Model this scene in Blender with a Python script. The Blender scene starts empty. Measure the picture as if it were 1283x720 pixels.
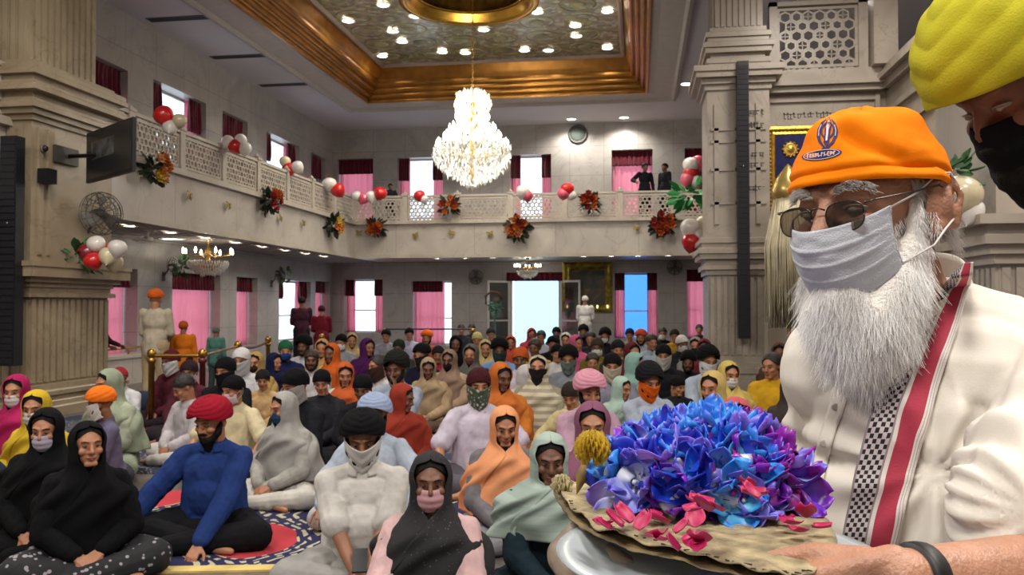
import bpy, math, random
from mathutils import Vector, Matrix, noise, Euler
from mathutils.bvhtree import BVHTree
random.seed(7)
PI = math.pi
scene = bpy.context.scene
COL = scene.collection
YAW = math.radians(8.6)
PITCH = math.radians(1.25)
FPX = 1050.0
CAMP = Vector((0, 0, 1.5))
RV = Vector((math.cos(YAW), math.sin(YAW), 0))
F0 = Vector((-math.sin(YAW), math.cos(YAW), 0))
FV = F0 * math.cos(PITCH) + Vector((0, 0, 1)) * math.sin(PITCH)
UV_ = Vector((0, 0, 1)) * math.cos(PITCH) - F0 * math.sin(PITCH)

def ray(px, py):
    return FV + RV * ((px - 641.5) / FPX) - UV_ * ((py - 360) / FPX)
def onX(px, py, X):
    d = ray(px, py); return CAMP + d * (X / d.x)
def onY(px, py, Y):
    d = ray(px, py); return CAMP + d * (Y / d.y)
def onZ(px, py, Z):
    d = ray(px, py); return CAMP + d * ((Z - 1.5) / d.z)
def at(px, py, depth):
    """point seen at a pixel at a horizontal distance along the view axis"""
    d = ray(px, py); return CAMP + d * (depth / d.dot(F0))
def lat(px, depth):
    p = at(px, 383, depth); return p.x, p.y

# ------------------------------------------------------------------ materials
def lin(c):
    return tuple(((x / 12.92) if x <= 0.04045 else ((x + 0.055) / 1.055) ** 2.4) for x in c)
def rgb(h):
    if isinstance(h, str):
        h = h.lstrip('#'); h = tuple(int(h[i:i + 2], 16) / 255 for i in (0, 2, 4))
    return lin(h)
MATS = {}
def new_mat(name):
    m = bpy.data.materials.new(name); m.use_nodes = True
    nt = m.node_tree; b = nt.nodes['Principled BSDF']
    return m, nt, b
def N(nt, typ, **kw):
    n = nt.nodes.new(typ)
    for k, v in kw.items():
        if k.startswith('i_'):
            key = k[2:]
            key = int(key) if key.isdigit() else key.replace('_', ' ')
            n.inputs[key].default_value = v
        else:
            setattr(n, k, v)
    return n
def mat(name, col, rough=0.6, metal=0.0, var=0.08, scale=6.0, bump=0.0, bscale=60.0, sheen=0.0, emit=None, es=0.0, sub=0.0, coat=0.0, detail=3.0):
    key = (name, str(col), rough, metal, var, scale, bump, bscale, es)
    if key in MATS: return MATS[key]
    m, nt, b = new_mat(name)
    c = rgb(col)
    L = nt.links
    tc = N(nt, 'ShaderNodeTexCoord')
    if var > 0:
        nz = N(nt, 'ShaderNodeTexNoise', i_Scale=scale, i_Detail=detail)
        L.new(tc.outputs['Object'], nz.inputs['Vector'])
        rp = N(nt, 'ShaderNodeValToRGB')
        rp.color_ramp.elements[0].position = 0.3; rp.color_ramp.elements[1].position = 0.7
        rp.color_ramp.elements[0].color = (*[max(0, x * (1 - var * 2)) for x in c], 1)
        rp.color_ramp.elements[1].color = (*[min(1, x * (1 + var)) for x in c], 1)
        L.new(nz.outputs['Fac'], rp.inputs['Fac']); L.new(rp.outputs['Color'], b.inputs['Base Color'])
    else:
        b.inputs['Base Color'].default_value = (*c, 1)
    b.inputs['Roughness'].default_value = rough
    b.inputs['Metallic'].default_value = metal
    if name in ('cloth', 'orange_cotton', 'cream_cotton', 'dark_red_velvet', 'yellow_cotton'): b.inputs['Specular IOR Level'].default_value = .15
    if sheen: b.inputs['Sheen Weight'].default_value = sheen
    if coat: b.inputs['Coat Weight'].default_value = coat
    if sub:
        b.inputs['Subsurface Weight'].default_value = sub
        b.inputs['Subsurface Radius'].default_value = (0.02, 0.008, 0.004)
        b.inputs['Subsurface Scale'].default_value = 0.3
    if bump > 0:
        n2 = N(nt, 'ShaderNodeTexNoise', i_Scale=bscale, i_Detail=4.0)
        L.new(tc.outputs['Object'], n2.inputs['Vector'])
        bp = N(nt, 'ShaderNodeBump', i_Strength=bump, i_Distance=0.01)
        L.new(n2.outputs['Fac'], bp.inputs['Height']); L.new(bp.outputs['Normal'], b.inputs['Normal'])
    if emit is not None:
        b.inputs['Emission Color'].default_value = (*rgb(emit), 1)
        b.inputs['Emission Strength'].default_value = es
    MATS[key] = m
    return m
def cloth(col, var=0.1): return mat('cloth', col, 0.9, 0, var, 9.0, 0.25, 220.0)
def skin(col): return mat('skin', col, 0.5, 0, 0.07, 14.0, 0.12, 160.0, sub=0.12)

def marble(name, c0, c1, vein, rough=0.35, tile=None):
    if name in MATS: return MATS[name]
    m, nt, b = new_mat(name); L = nt.links
    tc = N(nt, 'ShaderNodeTexCoord')
    n1 = N(nt, 'ShaderNodeTexNoise', i_Scale=0.9, i_Detail=8.0, i_Distortion=1.2)
    L.new(tc.outputs['Object'], n1.inputs['Vector'])
    r1 = N(nt, 'ShaderNodeValToRGB')
    e = r1.color_ramp.elements
    e[0].position = .32; e[0].color = (*rgb(c0), 1); e[1].position = .68; e[1].color = (*rgb(c1), 1)
    L.new(n1.outputs['Fac'], r1.inputs['Fac'])
    w = N(nt, 'ShaderNodeTexNoise', i_Scale=0.55, i_Detail=10.0, i_Distortion=2.5)
    L.new(tc.outputs['Object'], w.inputs['Vector'])
    r2 = N(nt, 'ShaderNodeValToRGB'); e = r2.color_ramp.elements
    e[0].position = .485; e[0].color = (0, 0, 0, 1); e[1].position = .515; e[1].color = (0, 0, 0, 1)
    k = e.new(.5); k.color = (.35, .35, .35, 1)
    L.new(w.outputs['Fac'], r2.inputs['Fac'])
    mx = N(nt, 'ShaderNodeMix', data_type='RGBA')
    L.new(r2.outputs['Color'], mx.inputs[0]); L.new(r1.outputs['Color'], mx.inputs[6]); mx.inputs[7].default_value = (*rgb(vein), 1)
    out = mx.outputs[2]
    if tile:
        sp = N(nt, 'ShaderNodeSeparateXYZ'); L.new(tc.outputs['Object'], sp.inputs[0])
        prev = None
        for ax, sz in tile:
            a = N(nt, 'ShaderNodeMath', operation='DIVIDE'); L.new(sp.outputs[ax], a.inputs[0]); a.inputs[1].default_value = sz
            fr = N(nt, 'ShaderNodeMath', operation='FRACT'); L.new(a.outputs[0], fr.inputs[0])
            g = N(nt, 'ShaderNodeMath', operation='LESS_THAN'); L.new(fr.outputs[0], g.inputs[0]); g.inputs[1].default_value = 0.012 / sz
            if prev is None: prev = g.outputs[0]
            else:
                q = N(nt, 'ShaderNodeMath', operation='MAXIMUM'); L.new(prev, q.inputs[0]); L.new(g.outputs[0], q.inputs[1]); prev = q.outputs[0]
        m2 = N(nt, 'ShaderNodeMix', data_type='RGBA')
        L.new(prev, m2.inputs[0]); L.new(out, m2.inputs[6]); m2.inputs[7].default_value = (*rgb(vein), 1)
        out = m2.outputs[2]
    L.new(out, b.inputs['Base Color'])
    b.inputs['Roughness'].default_value = rough
    MATS[name] = m
    return m

# ------------------------------------------------------------------ mesh collector
class MB:
    def __init__(s): s.v = []; s.f = []; s.mi = []; s.cur = 0; s.uv = None
    def add(s, vs, fs):
        o = len(s.v); s.v.extend([tuple(v) for v in vs]); s.f.extend([tuple(i + o for i in f) for f in fs]); s.mi.extend([s.cur] * len(fs)); return s
    def box(s, a, b, M=None):
        x0, y0, z0 = a; x1, y1, z1 = b
        vs = [(x0, y0, z0), (x1, y0, z0), (x1, y1, z0), (x0, y1, z0), (x0, y0, z1), (x1, y0, z1), (x1, y1, z1), (x0, y1, z1)]
        if M: vs = [M @ Vector(v) for v in vs]
        return s.add(vs, [(3, 2, 1, 0), (4, 5, 6, 7), (0, 1, 5, 4), (1, 2, 6, 5), (2, 3, 7, 6), (3, 0, 4, 7)])
    def rings(s, rings, closed=True, cap=True):
        n = len(rings[0]); vs = [v for r in rings for v in r]; fs = []
        for i in range(len(rings) - 1):
            for j in range(n if closed else n - 1):
                k = (j + 1) % n
                fs.append((i * n + j, i * n + k, (i + 1) * n + k, (i + 1) * n + j))
        if cap and closed:
            fs.append(tuple(range(n - 1, -1, -1))); fs.append(tuple((len(rings) - 1) * n + j for j in range(n)))
        return s.add(vs, fs)
    def lathe(s, prof, c=(0, 0, 0), n=24, M=None, cap=True):
        rs = []
        for r, z in prof:
            ring = [Vector((c[0] + max(r, 1e-4) * math.cos(2 * PI * j / n), c[1] + max(r, 1e-4) * math.sin(2 * PI * j / n), c[2] + z)) for j in range(n)]
            if M: ring = [M @ v for v in ring]
            rs.append(ring)
        return s.rings(rs, True, cap)
    def tube(s, pts, r, n=8):
        pts = [Vector(p) for p in pts]; rs = []; up = Vector((0, 0, 1))
        for i, p in enumerate(pts):
            t = (pts[min(i + 1, len(pts) - 1)] - pts[max(i - 1, 0)]).normalized()
            a = t.cross(up)
            if a.length < 1e-3: a = t.cross(Vector((1, 0, 0)))
            a.normalize(); b = t.cross(a)
            rr = r[i] if isinstance(r, (list, tuple)) else r
            rs.append([p + a * (rr * math.cos(2 * PI * j / n)) + b * (rr * math.sin(2 * PI * j / n)) for j in range(n)])
        # keep winding outward
        rs = [list(reversed(q)) for q in rs]
        return s.rings(rs)
    def cap(s, p0, p1, r0, r1, n=12, k=5):
        p0 = Vector(p0); p1 = Vector(p1); d = p1 - p0
        if d.length < 1e-6: d = Vector((0, 0, 1e-4)); p1 = p0 + d
        t = d.normalized(); a = t.orthogonal().normalized(); b = t.cross(a); rs = []
        for i in range(k + 1):
            an = -PI / 2 + PI / 2 * i / k; rr = max(r0 * math.cos(an), r0 * .02); c = p0 + t * (r0 * math.sin(an))
            rs.append([c + a * (rr * math.cos(2 * PI * j / n)) + b * (rr * math.sin(2 * PI * j / n)) for j in range(n)])
        for i in range(k + 1):
            an = PI / 2 * i / k; rr = max(r1 * math.cos(an), r1 * .02); c = p1 + t * (r1 * math.sin(an))
            rs.append([c + a * (rr * math.cos(2 * PI * j / n)) + b * (rr * math.sin(2 * PI * j / n)) for j in range(n)])
        return s.rings(rs)
    def ell(s, c, r, M=None, n=16, k=10):
        rs = []
        if not isinstance(r, (tuple, list)): r = (r, r, r)
        for i in range(k + 1):
            an = -PI / 2 + PI * i / k; q = max(math.cos(an), .02)
            ring = [Vector((r[0] * q * math.cos(2 * PI * j / n), r[1] * q * math.sin(2 * PI * j / n), r[2] * math.sin(an))) for j in range(n)]
            if M: ring = [M @ v for v in ring]
            rs.append([v + Vector(c) for v in ring])
        return s.rings(rs)
    def grid(s, fn, nu, nv, closed=False):
        vs = [fn(i / (nu - (0 if closed else 1)), j / (nv - 1)) for j in range(nv) for i in range(nu)]
        fs = []
        for j in range(nv - 1):
            for i in range(nu if closed else nu - 1):
                k = (i + 1) % nu
                fs.append((j * nu + i, j * nu + k, (j + 1) * nu + k, (j + 1) * nu + i))
        if not closed:
            s.uv = (nu, nv)
        return s.add(vs, fs)
    def mesh(s, name='m', smooth=True, uvgrid=False):
        me = bpy.data.meshes.new(name); me.from_pydata(s.v, [], s.f); me.update()
        me.polygons.foreach_set('use_smooth', [smooth] * len(me.polygons))
        if any(s.mi): me.polygons.foreach_set('material_index', s.mi)
        if uvgrid and s.uv:
            nu, nv = s.uv; uvl = me.uv_layers.new(name='UVMap')
            for lp in me.loops:
                vi = lp.vertex_index; uvl.data[lp.index].uv = ((vi % nu) / (nu - 1), (vi // nu) / (nv - 1))
        return me
    def build(s, name, m, parent=None, smooth=True, uvgrid=False):
        return link(name, s.mesh(name, smooth, uvgrid), m, parent)

def link(name, me, m, parent=None, M=None):
    o = bpy.data.objects.new(name, me); COL.objects.link(o)
    ms = m if isinstance(m, (list, tuple)) else [m]
    if me.users > 1 and len(me.materials) >= len(ms):
        for i, x in enumerate(ms):
            o.material_slots[i].link = 'OBJECT'; o.material_slots[i].material = x
    else:
        if len(me.materials) == 0:
            for x in ms: me.materials.append(x)
    if parent is not None: o.parent = parent
    if M is not None: o.matrix_local = M
    return o

def tag(o, label=None, cat=None, group=None, kind=None):
    if label: o['label'] = label
    if cat: o['category'] = cat
    if group: o['group'] = group
    if kind: o['kind'] = kind
    return o
def thing(name, label, cat, loc=(0, 0, 0), rz=0.0, group=None, kind=None):
    o = bpy.data.objects.new(name, None); COL.objects.link(o)
    o.empty_display_size = .1
    o.location = loc; o.rotation_euler = (0, 0, rz)
    return tag(o, label, cat, group, kind)
def copy_tree(o, parent=None, **kw):
    kids = [c for c in KIDS(o)]
    c = o.copy(); COL.objects.link(c)
    if parent is not None: c.parent = parent
    for k in kids: copy_tree(k, c)
    return c
def KIDS(o): return list(o.children)
def struct(name, mb, m, parent=None, smooth=False, label=None):
    o = mb.build(name, m, parent, smooth)
    if parent is None: o['kind'] = 'structure'
    if label: o['label'] = label
    return o

def evalmods(me, mods, name='r'):
    o = bpy.data.objects.new(name, me); COL.objects.link(o)
    for typ, kw in mods:
        md = o.modifiers.new(typ, typ)
        for k, v in kw.items(): setattr(md, k, v)
    dg = bpy.context.evaluated_depsgraph_get(); dg.update()
    r = bpy.data.meshes.new_from_object(o.evaluated_get(dg))
    bpy.data.objects.remove(o); bpy.data.meshes.remove(me)
    r.polygons.foreach_set('use_smooth', [True] * len(r.polygons))
    return r
def organic(mb, voxel, smooth=4, fac=0.5):
    """one continuous skin over overlapping tapered limbs"""
    return evalmods(mb.mesh('u'), [('REMESH', dict(mode='VOXEL', voxel_size=voxel, adaptivity=0.0)), ('SMOOTH', dict(factor=fac, iterations=smooth))])
def solid(me, t, off=-1, sub=0):
    md = [('SOLIDIFY', dict(thickness=t, offset=off))]
    if sub: md.append(('SUBSURF', dict(levels=sub, render_levels=sub)))
    return evalmods(me, md)
def wrinkle(me, amp, freq=9.0, seed=0, fn=None):
    me.update()
    ns = [v.normal.copy() for v in me.vertices]
    for v, n in zip(me.vertices, ns):
        p = v.co
        q = Vector((p.x * freq, p.y * freq, p.z * freq * .55)) + Vector((seed * 7.3, seed, 0))
        a = 1 - abs(noise.noise(q)) * 2.2
        b = noise.noise(q * 2.3)
        k = amp * (a * .7 + b * .5)
        if fn: k *= fn(p)
        v.co = p + n * k
    me.update()
    return me
# ================================================================== THE HALL
WALLM = marble('wall_marble', '#989491', '#aaa6a2', '#7e7a77', .4, tile=[(0, 1.1), (1, 1.1), (2, .95)])
FASCM = marble('fascia_marble', '#a8a096', '#bab2a8', '#8c8276', .35, tile=[(0, 2.4), (1, 2.4)])
COLM = marble('column_marble', '#8a7a63', '#a5967d', '#65573f', .35)
CREAM = marble('rail_marble', '#a69c8e', '#bab1a4', '#857b6d', .4)
CEILM = mat('ceiling_paint', '#b5b4bb', .8, 0, .02, 1.0)
SOFM = mat('soffit_paint', '#9a938f', .7, 0, .03, 1.0)
GOLD = mat('gilded_wood', '#9a6a2c', .32, .75, .16, 3.0, .15, 30)
BRASS = mat('brass', '#a9803a', .3, .9, .1, 5.0)
BLACK = mat('black_plastic', '#14151a', .45, 0, .1, 8)
REDV = mat('dark_red_velvet', '#5a1224', .85, 0, .15, 14, .3, 90, sheen=.3)
def sheer_mat():
    m, nt, b = new_mat('pink_sheer'); L = nt.links
    nt.nodes.remove(b)
    d = N(nt, 'ShaderNodeBsdfDiffuse'); d.inputs[0].default_value = (*rgb('#e0a3b2'), 1)
    t = N(nt, 'ShaderNodeBsdfTranslucent'); t.inputs[0].default_value = (*rgb('#f3bac7'), 1)
    tr = N(nt, 'ShaderNodeBsdfTransparent'); tr.inputs[0].default_value = (*rgb('#f5b8c4'), 1)
    a = N(nt, 'ShaderNodeMixShader', i_0=.55); L.new(d.outputs[0], a.inputs[1]); L.new(t.outputs[0], a.inputs[2])
    c = N(nt, 'ShaderNodeMixShader', i_0=.2); L.new(a.outputs[0], c.inputs[1]); L.new(tr.outputs[0], c.inputs[2])
    L.new(c.outputs[0], nt.nodes['Material Output'].inputs[0])
    return m
SHEER = sheer_mat()
def glass_mat(name, col, mix=.12):
    m, nt, b = new_mat(name); L = nt.links; nt.nodes.remove(b)
    tr = N(nt, 'ShaderNodeBsdfTransparent'); tr.inputs[0].default_value = (*rgb(col), 1)
    g = N(nt, 'ShaderNodeBsdfGlossy', i_Roughness=.08)
    a = N(nt, 'ShaderNodeMixShader', i_0=mix); L.new(tr.outputs[0], a.inputs[1]); L.new(g.outputs[0], a.inputs[2])
    L.new(a.outputs[0], nt.nodes['Material Output'].inputs[0]); return m
GLASS = glass_mat('window_glass', '#f2f7fb', .05)
BLUEG = glass_mat('blue_window_film', '#84b6e8', .05)
CYANG = glass_mat('door_glass', '#cfeef8', .05)

XL, XR, YF, YB, ZC = -10.2, 9.0, 27.0, -6.0, 7.4
def wall_holes(name, horiz, lo, hi, z0, z1, holes, place):
    """rectangular slab cut round its openings; place(u0,u1,z0,z1) gives a box"""
    mb = MB()
    us = sorted(set([lo, hi] + [h[0] for h in holes] + [h[1] for h in holes]))
    for a, b in zip(us, us[1:]):
        mid = (a + b) / 2
        hs = sorted([(h[2], h[3]) for h in holes if h[0] < mid < h[1]])
        z = z0
        for c, d in hs:
            if c > z: mb.box(*place(a, b, z, c))
            z = d
        if z < z1: mb.box(*place(a, b, z, z1))
    return struct(name, mb, WALLM)
# window openings (along-wall from, to, sill, head)
LW = [(14.4, 15.9, .45, 2.25, 'sheer'), (17.2, 19.35, .25, 2.25, 'sheer_bright'), (20.2, 21.4, .45, 2.25, 'sheer'), (22.75, 25.1, .45, 2.25, 'open'), (25.5, 26.7, .45, 2.3, 'sheer')]
LU = [(12.9, 15.5, 4.1, 6.25, 'sheer'), (16.4, 18.6, 4.1, 6.33, 'open'), (19.4, 20.75, 4.1, 6.35, 'dark'), (21.9, 24.15, 4.1, 6.35, 'open'), (25.1, 26.3, 4.1, 6.35, 'dark')]
FW = [(-9.8, -8.45, .6, 2.38, 'open'), (-7.45, -6.1, .2, 2.32, 'half'), (-4.15, -2.5, 0.0, 2.42, 'door'), (-.78, .6, .45, 2.55, 'blue'), (1.5, 2.75, .45, 2.65, 'sheer')]
FU = [(-10.05, -8.8, 4.1, 6.45, 'sheer'), (-7.95, -6.4, 4.1, 6.43, 'open'), (-4.15, -2.8, 4.1, 6.43, 'open'), (-.85, .45, 4.1, 6.5, 'sheer'), (1.45, 2.7, 4.1, 6.5, 'dark')]
wall_holes('wall_left', 0, YB, YF, 0, ZC, LW + LU, lambda a, b, c, d: ((XL - .5, a, c), (XL, b, d)))
wall_holes('wall_far', 0, XL - .5, XR, 0, ZC, FW + FU, lambda a, b, c, d: ((a, YF, c), (b, YF + .5, d)))
struct('wall_right', MB().box((XR, YB, 0), (XR + .3, YF + .5, ZC)), WALLM)
struct('wall_back', MB().box((XL - .5, YB - .3, 0), (XR + .3, YB, ZC)), WALLM)

# ---- windows, each with its frame, glass and curtain
def curtain_sheet(place, u0, u1, z0, z1, amp=.03, folds=8, depth=0.0, taper=0):
    mb = MB(); n = max(12, int(folds * 8))
    def fn(a, b):
        u = u0 + (u1 - u0) * a; z = z1 + (z0 - z1) * b
        w = amp * (.35 + .65 * b) * math.sin(a * folds * 2 * PI + 1.3 * math.sin(b * 3)) + amp * .4 * math.sin(a * folds * 4.7 + 2)
        return place(u, depth + w, z)
    mb.grid(fn, n, 10); return mb
WN = [0]
def window(side, op):
    u0, u1, z0, z1, st = op
    WN[0] += 1
    if side == 'L':
        P = lambda u, d, z: (XL - .42 + d, u, z); bx = lambda a, b, d0, d1, c, d: ((XL - .42 + d0, a, c), (XL - .42 + d1, b, d)); face = 1
    else:
        P = lambda u, d, z: (u, YF + .42 - d, z); bx = lambda a, b, d0, d1, c, d: ((a, YF + .42 - d1, c), (b, YF + .42 - d0, d))
    wood = mat('painted_frame', '#c9c4c0', .5, 0, .03)
    if st != 'door':
        f = MB(); t = .05
        f.box(*bx(u0, u1, 0, .05, z0, z0 + t)); f.box(*bx(u0, u1, 0, .05, z1 - t, z1))
        f.box(*bx(u0, u0 + t, 0, .05, z0 + t, z1 - t)); f.box(*bx(u1 - t, u1, 0, .05, z0 + t, z1 - t))
        zm = z0 + (z1 - z0) * .42; f.box(*bx(u0 + t, u1 - t, .005, .045, zm - .02, zm + .02))
        fo = struct('window_%d' % WN[0], f, wood)
        if st == 'blue':
            ua, ub = u0 + (u1 - u0) * .22, u1 - (u1 - u0) * .22
            MB().box(*bx(ua, ub, .02, .026, z0 + t, z1 - t)).build('blue_glass', BLUEG, fo, False)
            for qa, qb in ((u0 + t, ua), (ub, u1 - t)): MB().box(*bx(qa, qb, .02, .026, z0 + t, z1 - t)).build('glass', GLASS, fo, False)
        else: MB().box(*bx(u0 + t, u1 - t, .02, .026, z0 + t, z1 - t)).build('glass', GLASS, fo, False)
    z_w = 'upstairs' if z0 > 3 else 'downstairs'
    wn = ('left' if side == 'L' else 'far')
    order = {'L': 'counting from the column', 'F': 'counting from the corner with the left wall'}[side]
    rank = ['first', 'second', 'third', 'fourth', 'fifth'][(LW if z0 < 3 and side == 'L' else LU if side == 'L' else FW if z0 < 3 else FU).index(op)]
    col = {'sheer': 'pink sheer curtain with dark red pelmet', 'sheer_bright': 'bright pink sheer curtain with dark red pelmet', 'open': 'parted dark red and pink curtains', 'dark': 'dark red curtain', 'half': 'pink curtain with a bright gap beside it', 'blue': 'parted pink curtains before blue glass', 'door': 'dark red valance over the doorway'}[st]
    t = thing('curtain', '%s, %s window of the %s wall %s' % (col, rank, wn, z_w), 'curtain', P((u0 + u1) / 2, .1, z0), 0, 'curtains of the hall windows')
    def add(name, mb, m, thick=.006):
        o = link(name, solid(mb.mesh(), thick, 0), m); o.parent = t; o.matrix_parent_inverse = Matrix.Translation(-Vector(t.location)); return o
    W = u1 - u0; ph = .38 if z0 < 3 else .5
    if st in ('sheer', 'sheer_bright'):
        add('sheer', curtain_sheet(P, u0 + .03, u1 - .03, z0 + .01, z1 - .02, .035, W * 5, .14), SHEER)
        add('pelmet', curtain_sheet(P, u0 + .01, u1 - .01, z1 - ph, z1, .03, W * 7, .25), REDV, .01)
    elif st == 'dark':
        add('drape', curtain_sheet(P, u0 + .02, u1 - .02, z0 + .01, z1 - .02, .05, W * 5, .16), mat('rose_drape', '#7c2b40', .85, 0, .15, 14))
        add('pelmet', curtain_sheet(P, u0 + .01, u1 - .01, z1 - .7, z1, .03, W * 7, .27), REDV, .01)
    elif st in ('open', 'blue'):
        e = .24
        for a, b in ((u0 + .02, u0 + W * e), (u1 - W * e, u1 - .02)):
            add('sheer', curtain_sheet(P, a, b, z0 + .01, z1 - .02, .04, 4, .14), SHEER)
            add('drape', curtain_sheet(P, a, b, z1 - (.55 if z0 < 3 else .75), z1, .05, 4, .26), REDV, .01)
    elif st == 'half':
        add('sheer', curtain_sheet(P, u0 + .03, u1 - W * .22, z0 + .01, z1 - .02, .035, W * 5, .14), SHEER)
        add('pelmet', curtain_sheet(P, u0 + .01, u1 - W * .25, z1 - .36, z1, .03, W * 7, .25), REDV, .01)
    elif st == 'door':
        add('valance', curtain_sheet(P, u0 - .1, u1 + .1, z1 - .12, z1 + .16, .03, W * 7, .5), REDV, .01)
for o_ in LW: window('L', o_)
for o_ in LU: window('L', o_)
for o_ in FW: window('F', o_)
for o_ in FU: window('F', o_)
# open glazed door in the far wall
du0, du1, dz = -4.15, -2.5, 2.42
f = MB()
for a, b, c, d in ((du0, du0 + .07, 0, dz), (du1 - .07, du1, 0, dz), (du0 + .07, du1 - .07, dz - .07, dz)): f.box((a, YF + .02, c), (b, YF + .12, d))
dr = struct('door_1', f, mat('painted_frame', '#c9c4c0', .5, 0, .03))
MB().box((du0 + .1, YF + .3, .05), (du1 - .1, YF + .31, dz - .1)).build('glass', CYANG, dr, False)
def leaf(hx, ang, lab):
    t = thing('glazed_door_leaf', lab, 'door', (hx, YF - .02, 0), ang, 'open leaves of the far doorway')
    fm = MB(); w, h = .78, 2.32
    for a, b, c, d in ((0, .07, 0, h), (w - .07, w, 0, h), (.07, w - .07, h - .07, h), (.07, w - .07, 0, .12), (.07, w - .07, 1.0, 1.05)): fm.box((a, -.02, c), (b, .02, d))
    fm.build('frame', mat('painted_frame', '#c9c4c0', .5, 0, .03), t, False)
    MB().box((.07, -.004, .12), (w - .07, .004, h - .07)).build('glass', glass_mat('leaf_glass', '#b9b9b4', .25), t, False)
    MB().tube([(w - .1, -.05, .95), (w - .1, -.06, 1.0), (w - .1, -.06, 1.12), (w - .1, -.05, 1.17)], .012).build('handle', BRASS, t)
leaf(-2.5, math.radians(-30), 'white framed glass door leaf standing open to the right of the doorway')
leaf(-4.15, math.radians(180 + 30), 'white framed glass door leaf standing open to the left of the doorway')

# ---- ceiling with recessed coffer
CX0, CX1, CY0, CY1 = -8.5, .95, 2.0, 24.1
mb = MB()
T = .3
mb.box((XL - .5, YB - .3, ZC), (CX0, YF + .5, ZC + T)); mb.box((CX1, YB - .3, ZC), (XR + .3, YF + .5, ZC + T))
mb.box((CX0, CY1, ZC), (CX1, YF + .5, ZC + T)); mb.box((CX0, YB - .3, ZC), (CX1, CY0, ZC + T))
struct('ceiling', mb, CEILM)
def ring(x0, x1, y0, y1, prof):
    """mitred moulding round the coffer: prof is (inset, z) from outside in"""
    m = MB(); rs = []
    for i, z in prof:
        rs.append([(x0 + i, y0 + i, z), (x1 - i, y0 + i, z), (x1 - i, y1 - i, z), (x0 + i, y1 - i, z)])
    m.rings(rs, True, False); return m
struct('trim_1', ring(CX0, CX1, CY0, CY1, [(-.12, ZC), (-.12, ZC - .07), (-.04, ZC - .09), (0, ZC - .05), (.02, ZC + .0), (.5, ZC + .03), (.66, ZC + .02)]), mat('coffer_plaster', '#a39d98', .7, 0, .03))
gp = [(.66, ZC + .02)]
for k in range(4):
    z = ZC + .02 + k * .13; i = .66 + k * .13
    gp += [(i + .01, z + .00), (i + .03, z - .035), (i + .08, z - .035), (i + .1, z + .02), (i + .1, z + .08), (i + .13, z + .13)]
gp += [(1.2, ZC + .62), (1.3, ZC + .9)]
struct('trim_2', ring(CX0, CX1, CY0, CY1, gp), GOLD)
struct('trim_3', ring(CX0 + 1.3, CX1 - 1.3, CY0 + 1.3, CY1 - 1.3, [(0, ZC + .9), (0, ZC + .84), (.07, ZC + .82), (.12, ZC + .9)]), mat('pale_cove', '#97857a', .6, 0, .05))
# mirror mosaic ceiling
def mosaic():
    m, nt, b = new_mat('mirror_mosaic'); L = nt.links
    tc = N(nt, 'ShaderNodeTexCoord'); mp = N(nt, 'ShaderNodeMapping'); L.new(tc.outputs['Object'], mp.inputs[0])
    v = N(nt, 'ShaderNodeTexVoronoi', i_Scale=9.0); L.new(mp.outputs[0], v.inputs['Vector'])
    v2 = N(nt, 'ShaderNodeTexVoronoi', i_Scale=.85); v2.inputs['Randomness'].default_value = .35; L.new(mp.outputs[0], v2.inputs['Vector'])
    w = N(nt, 'ShaderNodeMath', operation='MULTIPLY'); L.new(v2.outputs['Distance'], w.inputs[0]); w.inputs[1].default_value = 26
    s = N(nt, 'ShaderNodeMath', operation='SINE'); L.new(w.outputs[0], s.inputs[0])
    r = N(nt, 'ShaderNodeValToRGB'); e = r.color_ramp.elements
    e[0].position = 0; e[0].color = (*rgb('#5c5342'), 1); e[1].position = 1; e[1].color = (*rgb('#8f8f68'), 1)
    k = e.new(.45); k.color = (*rgb('#6a6447'), 1)
    mm = N(nt, 'ShaderNodeMapRange'); mm.inputs[1].default_value = -1; L.new(s.outputs[0], mm.inputs[0]); L.new(mm.outputs[0], r.inputs['Fac'])
    hs = N(nt, 'ShaderNodeMix', data_type='RGBA', i_0=.45); L.new(r.outputs[0], hs.inputs[6])
    r3 = N(nt, 'ShaderNodeValToRGB'); r3.color_ramp.interpolation = 'CONSTANT'; e = r3.color_ramp.elements
    e[0].position = 0; e[0].color = (*rgb('#5c564e'), 1); e[1].position = .88; e[1].color = (*rgb('#b9c6cc'), 1)
    for p_, c_ in ((.18, '#7a8450'), (.36, '#8a857f'), (.52, '#7a4f46'), (.66, '#6a684c'), (.8, '#c3bfae')):
        q = e.new(p_); q.color = (*rgb(c_), 1)
    sp = N(nt, 'ShaderNodeSeparateXYZ'); L.new(v.outputs['Color'], sp.inputs[0]); L.new(sp.outputs[0], r3.inputs['Fac'])
    L.new(r3.outputs[0], hs.inputs[7]); L.new(hs.outputs[2], b.inputs['Base Color'])
    b.inputs['Metallic'].default_value = .1; b.inputs['Roughness'].default_value = .3
    bp = N(nt, 'ShaderNodeBump', i_Strength=.6, i_Distance=.03); L.new(sp.outputs[1], bp.inputs['Height']); L.new(bp.outputs[0], b.inputs['Normal'])
    return m
MOS = mosaic()
IZ = ZC + .9
ix0, ix1, iy0, iy1 = CX0 + 1.3, CX1 - 1.3, CY0 + 1.3, CY1 - 1.3
DCX, DCY, DR = -3.7, 18.1, 1.35
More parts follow.
